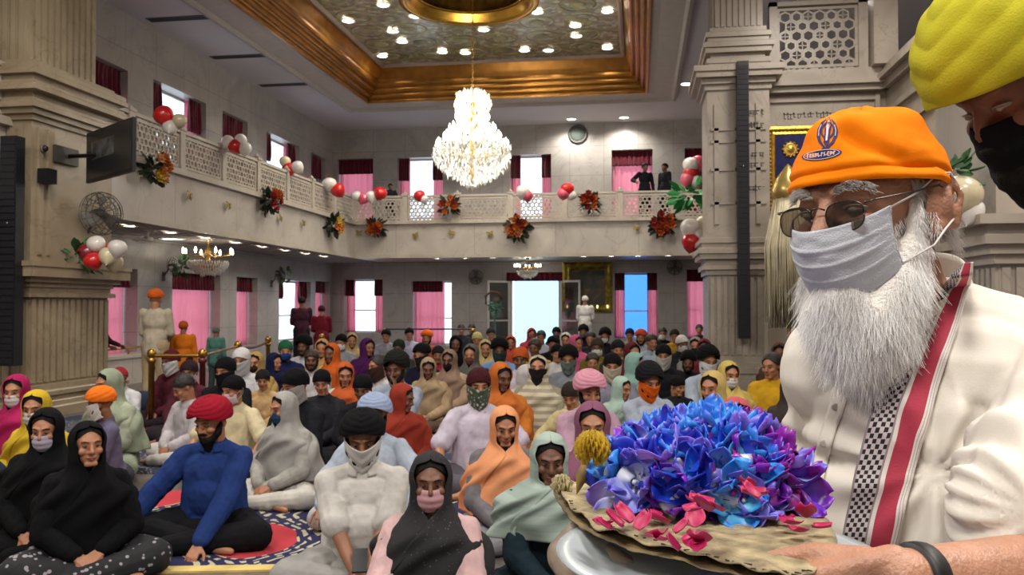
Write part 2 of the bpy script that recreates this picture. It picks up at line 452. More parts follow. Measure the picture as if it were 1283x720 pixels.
# ceiling panel with round hole for the dome
mb = MB(); n = 48
ringp = [(DCX + DR * math.cos(2 * PI * j / n), DCY + DR * math.sin(2 * PI * j / n), IZ) for j in range(n)]
def sq(j):
    a = 2 * PI * j / n; c, s_ = math.cos(a), math.sin(a); k = 2.4 / max(abs(c), abs(s_)); return (DCX + c * k, DCY + s_ * k, IZ)
mb.rings([ringp, [sq(j) for j in range(n)]], True, False)
h = 2.4
for a, b, c, d in ((ix0, DCX - h, iy0, iy1), (DCX + h, ix1, iy0, iy1), (DCX - h, DCX + h, iy0, DCY - h), (DCX - h, DCX + h, DCY + h, iy1)):
    mb.add([(a, c, IZ), (b, c, IZ), (b, d, IZ), (a, d, IZ)], [(0, 3, 2, 1)])
cp = struct('ceiling', mb, MOS)
mb = MB().lathe([(DR + .22, -.0), (DR + .2, -.09), (DR + .05, -.1), (DR - .02, -.03), (DR - .1, .12), (DR - .16, .14)], (DCX, DCY, IZ), 64, cap=False)
struct('trim_4', mb, mat('polished_gold', '#c79a3e', .25, .9, .08, 4), smooth=True)
mb = MB().lathe([(DR - .12, .1), (DR - .12, .5), (DR * .8, .9), (DR * .5, 1.2), (DR * .2, 1.35), (.01, 1.38)], (DCX, DCY, IZ), 48, cap=False)
struct('ceiling', mb, mat('dome_gilding', '#7a5c2a', .35, .7, .25, 5), smooth=True)
# relief medallions on the mosaic ceiling
med = MB()
rnd = random.Random(3)
for i in range(int((ix1 - ix0) / 1.05)):
    for j in range(int((iy1 - 8 - 0) / 1.05)):
        x = ix0 + .6 + i * 1.05; y = 8.3 + j * 1.05
        if y > iy1 - .3 or math.hypot(x - DCX, y - DCY) < 2.1: continue
        med.lathe([(.44, 0), (.43, -.012), (.39, -.012), (.38, 0)], (x, y, IZ - .001), 20, cap=False)
        med.lathe([(.2, 0), (.19, -.01), (.12, -.018), (.01, -.02)], (x, y, IZ - .001), 14, cap=False)
struct('trim_5', med, mat('medallion_relief', '#8c8a62', .4, 0, .35, 2.2), smooth=True)

# ---- balconies
BZ0, BZ1 = 2.95, 4.0
BX, BY = -8.5, 24.3
mb = MB().box((XL, YB, BZ0), (BX, YF, BZ1)); mb.box((BX, BY, BZ0), (XR, YF, BZ1))
struct('balcony_slab', mb, FASCM)
mb = MB().box((BX, YB, BZ1 - .06), (BX + .1, BY - .1, BZ1 + .05)); mb.box((BX, BY - .1, BZ1 - .06), (XR, BY, BZ1 + .05))
mb.box((BX, YB, BZ0 - .02), (BX + .05, BY - .05, BZ0 + .08)); mb.box((BX, BY - .05, BZ0 - .02), (XR, BY, BZ0 + .08))
struct('trim_6', mb, CREAM)
mb = MB()
for k in range(7):
    x = XL + .25 + k * .22; mb.box((x, YB, BZ0 - .03), (x + .06, YF, BZ0 - .001))
mb2 = MB().box((XL, YB, BZ0 - .04), (XL + .12, YF, BZ0)).box((XL + .12, YF - .12, BZ0 - .04), (XR, YF, BZ0))
struct('trim_7', mb, SOFM); struct('trim_8', mb2, mat('cornice', '#8e8781', .6))

def jali_mesh(w, h, cell=.125):
    m = MB(); t = .022; n = 6
    r = cell * .58; dx = r * math.sqrt(3); dz = r * 1.5
    ny = int(h / dz) + 1; nx = int(w / dx) + 1
    ox = (w - (nx - .5) * dx) / 2
    for j in range(ny):
        for i in range(nx):
            cx = ox + i * dx + (dx / 2 if j % 2 else 0); cz = r * .55 + j * dz
            if cx < r * .6 or cx > w - r * .6 or cz > h - r * .4: continue
            ri = r * (.74 if (i + j) % 3 else .62)
            fr = [[], [], [], []]
            for k in range(n):
                a = PI / 6 + k * PI / 3
                fr[0].append((cx + r * 1.02 * math.cos(a), -t, cz + r * 1.02 * math.sin(a))); fr[1].append((cx + ri * math.cos(a), -t, cz + ri * math.sin(a)))
                fr[2].append((cx + ri * math.cos(a), t, cz + ri * math.sin(a))); fr[3].append((cx + r * 1.02 * math.cos(a), t, cz + r * 1.02 * math.sin(a)))
            m.rings(fr, True, False)
            if (i * 2 + j) % 3 == 0:
                m.box((cx - ri, -t * .6, cz - .008), (cx + ri, t * .6, cz + .008)); m.box((cx - .008, -t * .6, cz - ri), (cx + .008, t * .6, cz + ri))
    e = .05
    m.box((0, -.03, 0), (w, .03, e)); m.box((0, -.03, h - e), (w, .03, h)); m.box((0, -.03, e), (e, .03, h - e)); m.box((w - e, -.03, e), (w, .03, h - e))
    return m.mesh('jali', False)
JW, JH = 1.42, .62
JM = jali_mesh(JW, JH)
def post_mesh(h=.8):
    m = MB(); m.box((-.08, -.06, 0), (.08, .06, h - .06)); m.box((-.1, -.08, h - .06), (.1, .08, h)); m.box((-.1, -.08, 0), (.1, .08, .06))
    m.lathe([(.05, 0), (.055, .03), (.02, .07), (.005, .09)], (0, 0, h), 12); return m.mesh('post', False)
PM = post_mesh()
def railing(name, label, start, direc, n, zf):
    t = thing(name, label, 'railing', start, math.atan2(direc[1], direc[0]))
    pitch = JW + .18
    for i in range(n + 1):
        link('post', PM, CREAM, t, Matrix.Translation((i * pitch, 0, 0)))
    for i in range(n):
        link('jali_panel', JM, CREAM, t, Matrix.Translation((i * pitch + .09, 0, .04)))
    MB().box((-.05, -.05, .69), (n * pitch + .05, .05, .75)).build('handrail', CREAM, t, False)
    return t
railing('balcony_railing', 'pale carved marble balcony railing along the left wall', (BX - .02, 24.2 - 1.6 * 12, BZ1 + .05), (0, 1), 12, BZ1)
railing('balcony_railing', 'pale carved marble balcony railing along the far wall', (BX - .02 + .0, BY + .02, BZ1 + .05), (1, 0), 8, BZ1)

# ---- marble piers
def fluted(m, x0, x1, y0, y1, z0, z1, pitch=.13, d=.03):
    m.box((x0 + d, y0 + d, z0), (x1 - d, y1 - d, z1))
    def strip(a0, a1, fn):
        n = max(2, int(round((a1 - a0) / pitch))); p = (a1 - a0) / n
        for i in range(n):
            fn(a0 + i * p + p * .2, a0 + i * p + p * .8)
    strip(x0 + .02, x1 - .02, lambda a, b: (m.box((a, y0, z0 + .03), (b, y0 + d + .01, z1 - .03)), m.box((a, y1 - d - .01, z0 + .03), (b, y1, z1 - .03))))
    strip(y0 + .02, y1 - .02, lambda a, b: (m.box((x0, a, z0 + .03), (x0 + d + .01, b, z1 - .03)), m.box((x1 - d - .01, a, z0 + .03), (x1, b, z1 - .03))))
def mould(m, x0, x1, y0, y1, prof):
    rs = [[(x0 - e, y0 - e, z), (x1 + e, y0 - e, z), (x1 + e, y1 + e, z), (x0 - e, y1 + e, z)] for e, z in prof]
    m.rings(rs, True, True)
def stepped(z0, z1, outs):
    """classical stack of steps"""
    n = len(outs); p = []
    for k, e in enumerate(outs):
        a = z0 + (z1 - z0) * k / n; b = z0 + (z1 - z0) * (k + 1) / n
        p += [(e, a), (e, b - .012), (e - .012 if k + 1 < n and outs[k + 1] < e else e, b)]
    return p
m = MB(); x0, x1, y0, y1 = -9.7, -8.12, 10.2, 11.95
mould(m, x0, x1, y0, y1, stepped(0, .42, [.3, .3, .22, .16, .2, .1]))
fluted(m, x0, x1, y0, y1, .42, 1.62)
mould(m, x0, x1, y0, y1, stepped(1.62, 2.1, [.05, .0, .03, .1, .2, .2, .22]))
m.box((x0, y0, 2.1), (x1, y1, 4.02))
for a, b in ((y0 + .12, y0 + .2), (y0 + .3, y0 + .36)): m.box((x1, a, 2.2), (x1 + .025, b, 3.95))
for a, b in ((x1 - .2, x1 - .12), (x1 - .36, x1 - .3)): m.box((a, y0 - .025, 2.2), (b, y0, 3.95))
mould(m, x0, x1, y0, y1, stepped(4.02, 4.85, [.04, .1, .16, .1, .05, .2, .12, .08, .16, .14, .02]))
fluted(m, x0 + .1, x1 - .18, y0 + .1, y1 - .12, 4.85, ZC)
struct('marble_column', m, COLM)
m = MB(); x0, x1, y0, y1 = 1.22, 2.3, 15.3, 16.5
GREY = marble('sanctum_marble', '#9a9084', '#b4a99c', '#786d60', .35)
m.box((x0 - .25, y0 - .3, 0), (4.35, 17.5, .22))
mould(m, x0, x1, y0, y1, stepped(.22, .6, [.16, .2, .1, .06]))
fluted(m, x0, x1, y0, y1, .6, 2.05, .11)
mould(m, x0, x1, y0, y1, stepped(2.05, 2.8, [.03, .08, .04, .14, .18, .1, .14, .06]))
m.box((x0, y0, 2.8), (x1, y1, 5.35))
for k in range(3): m.box((x0 + .12 + k * .36, y0 - .03, 2.95), (x0 + .2 + k * .36, y0, 5.1))
for z in (3.3, 3.9, 4.4, 4.62): m.box((x0 + .06, y0 - .03, z), (x1 - .06, y0, z + .05))
mould(m, x0, x1, y0, y1, stepped(5.35, 5.75, [.04, .1, .2, .24]))
mould(m, x0 + .08, x1 - .05, y0 + .08, y1, stepped(5.75, 6.5, [.06, .08, .0, .1, .14, .06, .1, .02]))
fluted(m, x0 + .12, x1 - .08, y0 + .12, y1 - .1, 6.5, ZC, .11)
struct('marble_column', m, GREY)
# sanctum wall with inscription, entablature, upper screen
m = MB(); m.box((2.3, 15.8, .22), (4.4, 16.4, 5.35)); m.box((2.3, 15.6, 5.35), (4.45, 16.45, 5.75)); m.box((2.3, 15.5, 5.45), (4.5, 15.6, 5.52)); m.box((2.3, 15.72, 4.55), (2.38, 15.8, 5.3)); m.box((4.2, 15.72, 4.55), (4.28, 15.8, 5.3)); m.box((2.38, 15.74, 5.2), (4.2, 15.8, 5.28))
m.box((2.3, 15.7, 2.1), (4.3, 15.8, 2.4)); m.box((2.3, 15.74, 2.45), (4.3, 15.8, 2.5))
m.box((4.4, 8.9, 0), (4.9, 16.4, 5.35)); m.box((4.3, 8.9, 5.35), (4.9, 15.7, 5.75)); m.box((4.34, 8.9, 4.9), (4.4, 15.8, 5.0)); m.box((4.34, 8.9, 4.5), (4.4, 15.8, 4.55)); m.box((4.2, 8.9, 5.5), (4.3, 15.6, 5.6))
m.box((4.1, 15.4, 5.75), (4.5, 15.9, ZC)); m.box((2.36, 15.62, 5.75), (2.5, 15.8, 7.0)); m.box((3.9, 15.62, 5.75), (4.06, 15.8, 7.0)); m.box((2.36, 15.62, 6.92), (4.06, 15.8, 7.0))
struct('sanctum_wall', m, GREY)
o = link('stone_screen', jali_mesh(1.4, 1.1, .2), GREY, None, Matrix.Translation((2.5, 15.72, 5.8))); tag(o, 'pierced stone screen high up beside the right hand fluted pier', 'screen')
m = MB(); x0, x1, y0, y1 = 2.95, 4.3, 7.5, 8.9
mould(m, x0, x1, y0, y1, stepped(0, .5, [.2, .2, .1]))
fluted(m, x0, x1, y0, y1, .5, 1.85, .11)
mould(m, x0, x1, y0, y1, stepped(1.85, 2.25, [.03, .08, .14, .1, .2]))
m.box((x0, y0, 2.25), (x1, y1, 5.35)); mould(m, x0, x1, y0, y1, stepped(5.35, 5.9, [.1, .2, .25])); fluted(m, x0 + .1, x1 - .1, y0 + .1, y1 - .1, 5.9, ZC, .11)
struct('marble_column', m, GREY)
# carved inscription lines: short dark strokes hanging from a head line
ins = MB(); rnd = random.Random(5)
def script(mb, x0, x1, y, z, h, rnd, dy=-.004):
    x = x0
    while x < x1:
        w = rnd.uniform(.10, .28)
        mb.box((x, y + dy, z), (min(x + w, x1), y, z + h * .14))
        q = x + .01
        while q < min(x + w, x1) - .02:
            k = rnd.random(); l = h * rnd.uniform(.45, .8)
            mb.box((q, y + dy, z - l), (q + h * .12, y, z))
            if k > .4: mb.box((q, y + dy, z - l), (q + h * .35, y, z - l + h * .12))
            if k > .7: mb.box((q - h * .1, y + dy, z + h * .14), (q + h * .15, y, z + h * .36))
            q += h * rnd.uniform(.42, .6)
        x += w + .03
    return mb
INSM = mat('inscription_paint', '#3a332e', .7)
t = thing('carved_inscription', 'two dark lines of carved script on the wall above the framed picture', 'inscription', (3.3, 15.8, 4.8))
for x0_, x1_, z_ in ((2.62, 3.95, 4.98), (2.56, 4.02, 4.72)):
    o = script(MB(), x0_ - 3.3, x1_ - 3.3, 0, z_ - 4.8, .11, rnd).build('script_line', INSM, t, False)
t = thing('carved_inscription', 'short stacked lines of script on the fluted pier beside the black speaker', 'inscription', (1.96, 15.27, 4.2))
for z_ in (4.95, 4.72, 4.2, 4.02, 3.6): script(MB(), 1.72 - 1.96, 2.2 - 1.96, 0, z_ - 4.2, .1, rnd).build('script_line', INSM, t, False)

# ---- floor
def carpet(name, base, alt, line, cell, dark):
    m, nt, b = new_mat(name); L = nt.links
    tc = N(nt, 'ShaderNodeTexCoord')
    nz = N(nt, 'ShaderNodeTexNoise', i_Scale=1.3, i_Detail=2); L.new(tc.outputs['Object'], nz.inputs['Vector'])
    dm = N(nt, 'ShaderNodeVectorMath', operation='SCALE'); dm.inputs['Scale'].default_value = .25; L.new(nz.outputs['Color'], dm.inputs[0])
    ad = N(nt, 'ShaderNodeVectorMath', operation='ADD'); L.new(tc.outputs['Object'], ad.inputs[0]); L.new(dm.outputs[0], ad.inputs[1])
    sp = N(nt, 'ShaderNodeSeparateXYZ'); L.new(ad.outputs[0], sp.inputs[0])
    def mth(op, a, bb=None, c=None):
        n = N(nt, 'ShaderNodeMath', operation=op)
        for i, x in enumerate((a, bb, c)):
            if x is None: continue
            if isinstance(x, (int, float)): n.inputs[i].default_value = x
            else: L.new(x, n.inputs[i])
        return n.outputs[0]
    u = mth('MULTIPLY', sp.outputs[0], 2 * PI / cell); v = mth('MULTIPLY', sp.outputs[1], 2 * PI / (cell * 1.3))
    s = mth('ADD', mth('COSINE', u), mth('COSINE', v))
    band = mth('LESS_THAN', mth('ABSOLUTE', s), .62)
    ticks = mth('GREATER_THAN', mth('SINE', mth('MULTIPLY', mth('ADD', sp.outputs[0], mth('MULTIPLY', mth('SINE', mth('MULTIPLY', sp.outputs[1], 40.0)), .02)), 2 * PI / .09)), .0)
    rings_ = mth('GREATER_THAN', mth('SINE', mth('MULTIPLY', s, 18.0)), -.1)
    lines = mth('MULTIPLY', mth('MULTIPLY', band, ticks), rings_)
    isalt = mth('LESS_THAN', s, -.62)
    mx = N(nt, 'ShaderNodeMix', data_type='RGBA'); L.new(isalt, mx.inputs[0]); mx.inputs[6].default_value = (*rgb(base), 1); mx.inputs[7].default_value = (*rgb(alt), 1)
    mx2 = N(nt, 'ShaderNodeMix', data_type='RGBA'); L.new(lines, mx2.inputs[0]); L.new(mx.outputs[2], mx2.inputs[6]); mx2.inputs[7].default_value = (*rgb(line), 1)
    n3 = N(nt, 'ShaderNodeTexNoise', i_Scale=350.0); L.new(tc.outputs['Object'], n3.inputs['Vector'])
    mr = N(nt, 'ShaderNodeMapRange'); mr.inputs[3].default_value = .75; mr.inputs[4].default_value = 1.2; L.new(n3.outputs['Fac'], mr.inputs[0])
    mm = N(nt, 'ShaderNodeVectorMath', operation='MULTIPLY'); L.new(mx2.outputs[2], mm.inputs[0]); L.new(mr.outputs[0], mm.inputs[1])
    L.new(mm.outputs[0], b.inputs['Base Color']); b.inputs['Roughness'].default_value = .95
    bp = N(nt, 'ShaderNodeBump', i_Strength=.4, i_Distance=.004); L.new(n3.outputs['Fac'], bp.inputs['Height']); L.new(bp.outputs[0], b.inputs['Normal'])
    return m
struct('floor', MB().box((XL - .5, YB - .3, -.2), (XR + .3, YF + .5, 0)), marble('floor_marble', '#4d4645', '#6b625e', '#3a3432', .3, tile=[(0, .9), (1, .9)]))
RA = math.radians(12)
rc = at(200, 709, 4.82); rc.z = 0
def rug(name, lab, x0, x1, y0, y1, z, m, edge=None):
    t = thing(name, lab, 'carpet', (rc.x, rc.y, 0), RA)
    g = MB(); g.box((x0, y0, z), (x1, y1, z + .012)); g.build('pile', m, t, False)
    if edge:
        MB().box((x0, y0 - .1, z), (x1, y0, z + .013)).build('border', edge, t, False)
    return t
rug('patterned_carpet', 'navy and red carpet with cream crescents and a yellow front border', -3.4, 1.9, 0, 2.0, .001, carpet('navy_red_carpet', '#1b1c4a', '#b5303a', '#b5ae90', 1.0, 0), mat('yellow_border', '#c9b06a', .9, 0, .1))
o = MB().box((-7.6, 6.95, .001), (.85, 24.2, .008)).build('patterned_carpet', carpet('grey_navy_carpet', '#33364c', '#5d5258', '#8a8a8c', .8, 0), None, False)
tag(o, 'greyish navy carpet with faint crescent pattern under the rows at the back', 'carpet')

# ---- lights
def emat(name, col, s):
    return mat(name, col, .5, 0, 0, emit=col, es=s)
LAMP = emat('lamp_glow', '#fff3e0', 14)
dl_ring = MB().lathe([(.085, 0), (.1, -.012), (.11, -.012), (.115, 0)], n=20).mesh('ring')
dl_disc = MB().lathe([(.0, -.004), (.085, -.004), (.085, .0)], n=20).mesh('disc')
def light(kind, loc, energy, col=(1, .93, .82), size=.08, rot=None, name='lamp_light', spot=2.6, parent=None):
    l = bpy.data.lights.new(name, kind); l.energy = energy; l.color = col
    if kind == 'AREA': l.size = size
    else: l.shadow_soft_size = size
    if kind == 'SPOT': l.spot_size = spot; l.spot_blend = .6
    o = bpy.data.objects.new(name, l); COL.objects.link(o); o.location = loc
    if rot: o.rotation_euler = rot
    if parent: o.parent = parent
    return o
def downlight(x, y, z, lab, grp, s=1.0, e=0, mat_=None):
    e *= 2.3
    t = thing('downlight', lab, 'downlight', (x, y, z), 0, grp); t.scale = (s, s, s)
    link('rim', dl_ring, mat('white_rim', '#d8d5d0', .5, 0, .02), t); link('bulb', dl_disc, mat_ or LAMP, t)
    if e: light('SPOT', (x, y, z - .03), e, size=.07)
    return t
for k in range(9): downlight(-8.9, 12.3 + k * 1.32 + (0 if k < 5 else .05), BZ0 - .035, 'small round downlight in the soffit under the left balcony', 'downlights under the left balcony', 1.25, 22 if k % 2 == 0 else 0)
for px in (521, 561, 600, 719, 760, 799, 843):
    p = onZ(px, 317 if px < 620 else 310, BZ0); downlight(p.x, max(BY + .25, min(p.y + 2.6, BY + .6)), BZ0 - .002, 'small round downlight in the soffit under the far balcony', 'downlights under the far balcony', 1.3, 24 if px in (561, 760) else 0)
for q in ((716, 149), (782, 147), (860, 105)):
    p = onZ(*q, ZC); downlight(p.x, p.y, ZC - .002, 'round ceiling downlight beside the coffered ceiling', 'downlights in the main ceiling', 1.6, 120)
p = onZ(1060, 8, ZC); downlight(p.x, 16.9, ZC - .002, 'round ceiling downlight above the pierced stone screen', 'downlights in the main ceiling', 1.6, 80)
for q in ((436, 26), (492, 39), (504, 52), (520, 20), (479, 70), (554, 65), (583, 66), (606, 37), (657, 63), (687, 63), (673, 15), (721, 32), (722, 45), (761, 14), (761, 60), (480, 6)):
    p = onZ(*q, IZ - .03); downlight(p.x, p.y, IZ - .03, 'round spotlight set in the mirrored ceiling', 'spotlights in the mirrored ceiling', 1.5, 60)
for q in ((188, 25, 256, 20), (268, 72, 325, 68), (330, 107, 378, 104)):
    a = onZ(q[0], q[1], ZC); b_ = onZ(q[2], q[3], ZC)
    t = thing('air_slot', 'long black air slot in the ceiling above the left balcony', 'vent', ((a.x + b_.x) / 2, a.y, ZC), 0, 'air slots in the ceiling over the left balcony')
    MB().box((-.65, -.12, -.012), (.65, .12, -.001)).build('frame', mat('vent_frame', '#4a4850', .6), t, False)
    MB().box((-.6, -.085, -.016), (.6, .085, -.012)).build('grille', mat('vent_black', '#17151c', .7), t, False)
# ================================================================== FITTINGS AND DECORATIONS
def crystal_mat():
    m, nt, b = new_mat('cut_crystal'); L = nt.links; nt.nodes.remove(b)
    d = N(nt, 'ShaderNodeBsdfTranslucent'); d.inputs[0].default_value = (.95, .95, .9, 1)
    df = N(nt, 'ShaderNodeBsdfDiffuse'); df.inputs[0].default_value = (.95, .95, .93, 1)
    g = N(nt, 'ShaderNodeBsdfGlossy', i_Roughness=.12)
    a = N(nt, 'ShaderNodeMixShader', i_0=.5); L.new(d.outputs[0], a.inputs[1]); L.new(df.outputs[0], a.inputs[2])
    c = N(nt, 'ShaderNodeMixShader', i_0=.3); L.new(a.outputs[0], c.inputs[1]); L.new(g.outputs[0], c.inputs[2])
    L.new(c.outputs[0], nt.nodes['Material Output'].inputs[0]); return m
CRYS = crystal_mat()
BULB = emat('candle_bulb_glow', '#fff4dc', 22)
def octa(m, c, r, h):
    x, y, z = c
    m.add([(x, y, z + h * .4), (x + r, y, z), (x, y + r, z), (x - r, y, z), (x, y - r, z), (x, y, z - h * .6)], [(0, 1, 2), (0, 2, 3), (0, 3, 4), (0, 4, 1), (5, 2, 1), (5, 3, 2), (5, 4, 3), (5, 1, 4)])
bulb_me = MB().lathe([(.004, -.05), (.012, -.04), (.018, -.01), (.014, .02), (.002, .05)], n=10).mesh('bulb')
def big_chandelier(x, y):
    t = thing('crystal_chandelier', 'huge glowing crystal chandelier hanging from the domed ceiling', 'chandelier', (x, y, 4.1))
    rnd = random.Random(11)
    m = MB()
    # outline radius by height above the lowest drop
    tiers = [(2.12, .20), (2.02, .36), (1.86, .40), (1.7, .36), (1.5, .34), (1.38, .38), (1.22, .5), (1.1, .62), (.98, .76), (.86, .84), (.74, .86), (.62, .82), (.52, .76), (.42, .66), (.32, .54), (.24, .42), (.15, .28), (.07, .14)]
    for z, r in tiers:
        n = max(6, int(2 * PI * r / .062))
        for layer, q in ((1, 1.0), (.72, .6)):
            for k in range(int(n * q)):
                a = 2 * PI * (k + rnd.random() * .6) / (n * q); rr = r * layer * rnd.uniform(.94, 1.04); zz = z + rnd.uniform(-.05, .05)
                octa(m, (rr * math.cos(a), rr * math.sin(a), zz), rnd.uniform(.018, .03), rnd.uniform(.09, .17))
    o = m.build('crystals', CRYS, t, False); o['kind'] = 'stuff'
    f = MB(); f.lathe([(.03, 0.1), (.06, .3), (.03, .6), (.08, .8), (.04, 1.1), (.1, 1.4), (.04, 1.6), (.08, 1.9), (.02, 2.15), (.02, 2.3)], n=16)
    for z, r, k in ((.9, .76, 16), (1.25, .5, 12), (1.75, .32, 8)):
        for i in range(k):
            a = 2 * PI * i / k; c, s_ = math.cos(a), math.sin(a)
            f.tube([(.04 * c, .04 * s_, z - .1), (r * .4 * c, r * .4 * s_, z - .2), (r * .8 * c, r * .8 * s_, z - .14), (r * c, r * s_, z)], .01, 6)
    f.build('frame', BRASS, t)
    for z, r, k in ((.95, .78, 18), (1.12, .62, 14), (1.3, .5, 12), (1.55, .36, 10), (1.8, .36, 10), (2.0, .3, 8)):
        for i in range(k):
            a = 2 * PI * (i + .5) / k; link('bulb', bulb_me, BULB, t, Matrix.Translation((r * math.cos(a), r * math.sin(a), z + .04)) @ Matrix.Scale(1.6, 4))
    ch = MB()
    top = IZ + 1.3 - 4.1
    n = int((top - 2.25) / .09)
    for k in range(n):
        z = 2.25 + k * .09
        pts = [(.022 * math.cos(a) * (k % 2), .022 * math.cos(a) * ((k + 1) % 2), z + .055 + .055 * math.sin(a)) for a in [2 * PI * q / 10 for q in range(11)]]
        ch.tube(pts, .008, 5)
    ch.build('chain', BRASS, t)
    for z, e in ((1.9, 150), (1.35, 240), (.85, 380), (.45, 220)): light('POINT', (0, 0, z), e, (1, .95, .85), .12, parent=t)
    return t
big_chandelier(-3.62, 18.1)
def small_chandelier(x, y, ztop, s, lab, e):
    t = thing('small_chandelier', lab, 'chandelier', (x, y, ztop - .75 * s)); t.scale = (s, s, s)
    m = MB(); rnd = random.Random(4)
    for z, r in ((.26, .40), (.2, .38), (.14, .33), (.08, .25), (.03, .14)):
        n = int(2 * PI * r / .05)
        for k in range(n):
            a = 2 * PI * k / n; octa(m, (r * math.cos(a), r * math.sin(a), z + rnd.uniform(-.02, .02)), .022, .1)
    o = m.build('crystals', CRYS, t, False); o['kind'] = 'stuff'
    f = MB(); f.lathe([(.01, .05), (.36, .27), (.38, .29), (.05, .3), (.03, .4), (.06, .5), (.02, .6), (.02, .72), (.08, .73), (.08, .75)], n=24)
    for i in range(8):
        a = 2 * PI * i / 8; c, s_ = math.cos(a), math.sin(a)
        f.tube([(.05 * c, .05 * s_, .45), (.25 * c, .25 * s_, .38), (.5 * c, .5 * s_, .44)], .012, 6)
    f.build('frame', BRASS, t)
    for i in range(8):
        a = 2 * PI * i / 8; link('bulb', bulb_me, BULB, t, Matrix.Translation((.5 * math.cos(a), .5 * math.sin(a), .5)) @ Matrix.Scale(1.3, 4))
    light('POINT', (0, 0, .15), e, (1, .93, .8), .1, parent=t); light('POINT', (0, 0, .55), e * .6, (1, .93, .8), .08, parent=t)
small_chandelier(-9.25, 17.0, BZ0, 1.05, 'wide low crystal chandelier under the left balcony', 22)
p = onY(661, 330, 25.7)
small_chandelier(p.x, 25.7, BZ0, .8, 'small crystal chandelier under the far balcony above the doorway', 16)

def ceiling_fan(x, y, ztop, lab):
    t = thing('ceiling_fan', lab, 'fan', (x, y, ztop), .4)
    white = mat('white_enamel', '#d9dadb', .4, 0, .02)
    MB().lathe([(.05, 0), (.05, -.04), (.015, -.05), (.015, -.12), (.09, -.13), (.11, -.17), (.09, -.2), (.02, -.21)], n=20).build('motor', white, t)
    for k in range(3):
        M = Matrix.Rotation(k * 2 * PI / 3, 4, 'Z'); m = MB()
        m.box((.08, -.02, -.175), (.2, .02, -.165)); 
        m.grid(lambda a, b: Vector((.18 + .5 * b, (a - .5) * (.13 - .02 * b), -.16 + (a - .5) * .03)), 4, 8)
        link('blade', solid(m.mesh(), .006), white, t, M)
ceiling_fan(-9.35, 14.9, BZ0, 'white ceiling fan under the left balcony beyond the column')
p = onY(661, 316, 25.1); ceiling_fan(p.x, 25.15, BZ0, 'white ceiling fan under the far balcony near the doorway')

LEAFG = mat('leaf_green', '#2f5a2c', .6, 0, .3, 20); LEAFD = mat('leaf_dark', '#27331f', .6, 0, .3, 20)
def leaf_mesh(L=.12, W=.05, droop=.02):
    m = MB(); m.grid(lambda a, b: Vector(((a - .5) * 2 * W * math.sin(PI * min(.98, b * .94 + .04)) ** .8 * (1 - .25 * b), L * b, -droop * b * b + .012 * abs(a - .5) * 2)), 5, 7)
    return m
def leaves_mb(n, R, seed, L=.12, W=.04, flat=0.4, hemi=None):
    rnd = random.Random(seed); out = MB()
    for i in range(n):
        a = rnd.uniform(0, 2 * PI); e = rnd.uniform(-1, 1)
        d = Vector((math.cos(a), math.sin(a) * flat, e)).normalized()
        if hemi: d = (d + Vector(hemi) * .6).normalized()
        q = d.to_track_quat('Y', 'Z').to_matrix().to_4x4(); s = rnd.uniform(.7, 1.3)
        M = Matrix.Translation(d * R * rnd.uniform(.2, .9)) @ q @ Matrix.Rotation(rnd.uniform(0, 6), 4, 'Y') @ Matrix.Scale(s, 4)
        lm = leaf_mesh(L, W); out.add([M @ Vector(v) for v in lm.v], lm.f)
    return out
# wall fans
fan_cage = MB(); 
for r, y in ((.2, -.0), (.19, -.05), (.15, -.08), (.1, -.1), (.05, -.11), (.19, .05), (.1, .08)):
    fan_cage.tube([(r * math.cos(a), y, r * math.sin(a)) for a in [2 * PI * k / 28 for k in range(29)]], .0035, 5)
for k in range(18):
    a = 2 * PI * k / 18; c, s_ = math.cos(a), math.sin(a)
    fan_cage.tube([(.04 * c, -.112, .04 * s_), (.1 * c, -.1, .1 * s_), (.15 * c, -.08, .15 * s_), (.2 * c, 0, .2 * s_), (.1 * c, .08, .1 * s_)], .0025, 4)
cage_me = fan_cage.mesh('cage')
bl = MB()
def fan_blade(a, b): return Vector(((a - .5) * (.05 + .09 * b), (a - .5) * .05, .03 + .14 * b))
bl.grid(fan_blade, 5, 6); blade_me = solid(bl.mesh(), .004)
motor_me = MB().lathe([(.001, -.06), (.03, -.05), (.045, -.02), (.05, .05), (.04, .12), (.001, .13)], n=16, M=Matrix.Rotation(-PI / 2, 4, 'X')).mesh('motor')
arm_me = MB().tube([(0, .1, 0), (0, .14, -.1), (0, .22, -.2)], .014, 8).box((-.04, .21, -.3), (.04, .235, -.12)).mesh('arm', False)
def wall_fan(loc, rz, lab, s=1.0, m_=None, green=0, seed=1):
    t = thing('wall_fan', lab, 'fan', loc, rz); t.scale = (s, s, s)
    mm = m_ or mat('fan_grey', '#55524f', .5, .3, .05)
    link('cage', cage_me, mm, t); link('motor', motor_me, mm, t); link('arm', arm_me, mm, t)
    for k in range(3): link('blade', blade_me, mat('fan_blade_grey', '#6f6a66', .5, 0, .05), t, Matrix.Rotation(k * 2 * PI / 3, 4, 'Y'))
    if green:
        g = leaves_mb(green, .2, seed, .13, .04).build('foliage_decoration', LEAFG, None); g.location = Vector(loc) + Vector((math.sin(rz) * .0, 0, -.02)) + Matrix.Rotation(rz, 3, 'Z') @ Vector((0, -.18, 0))
        g.rotation_euler = (0, 0, rz); g.scale = (s, s, s)
        tag(g, 'green leafy spray tied on the ' + lab, 'foliage')
    return t
RL = PI / 2   # fan facing +X from the left wall: local -Y -> +X
p = onX(205, 333, XL); wall_fan((XL + .25, p.y, p.z), RL, 'grey wall fan between first two left windows', 1.1, None, 30, 3)
p = onX(340, 345, XL); wall_fan((XL + .25, p.y, p.z), RL, 'grey wall fan between third and fourth left windows', 1.1, None, 26, 4)
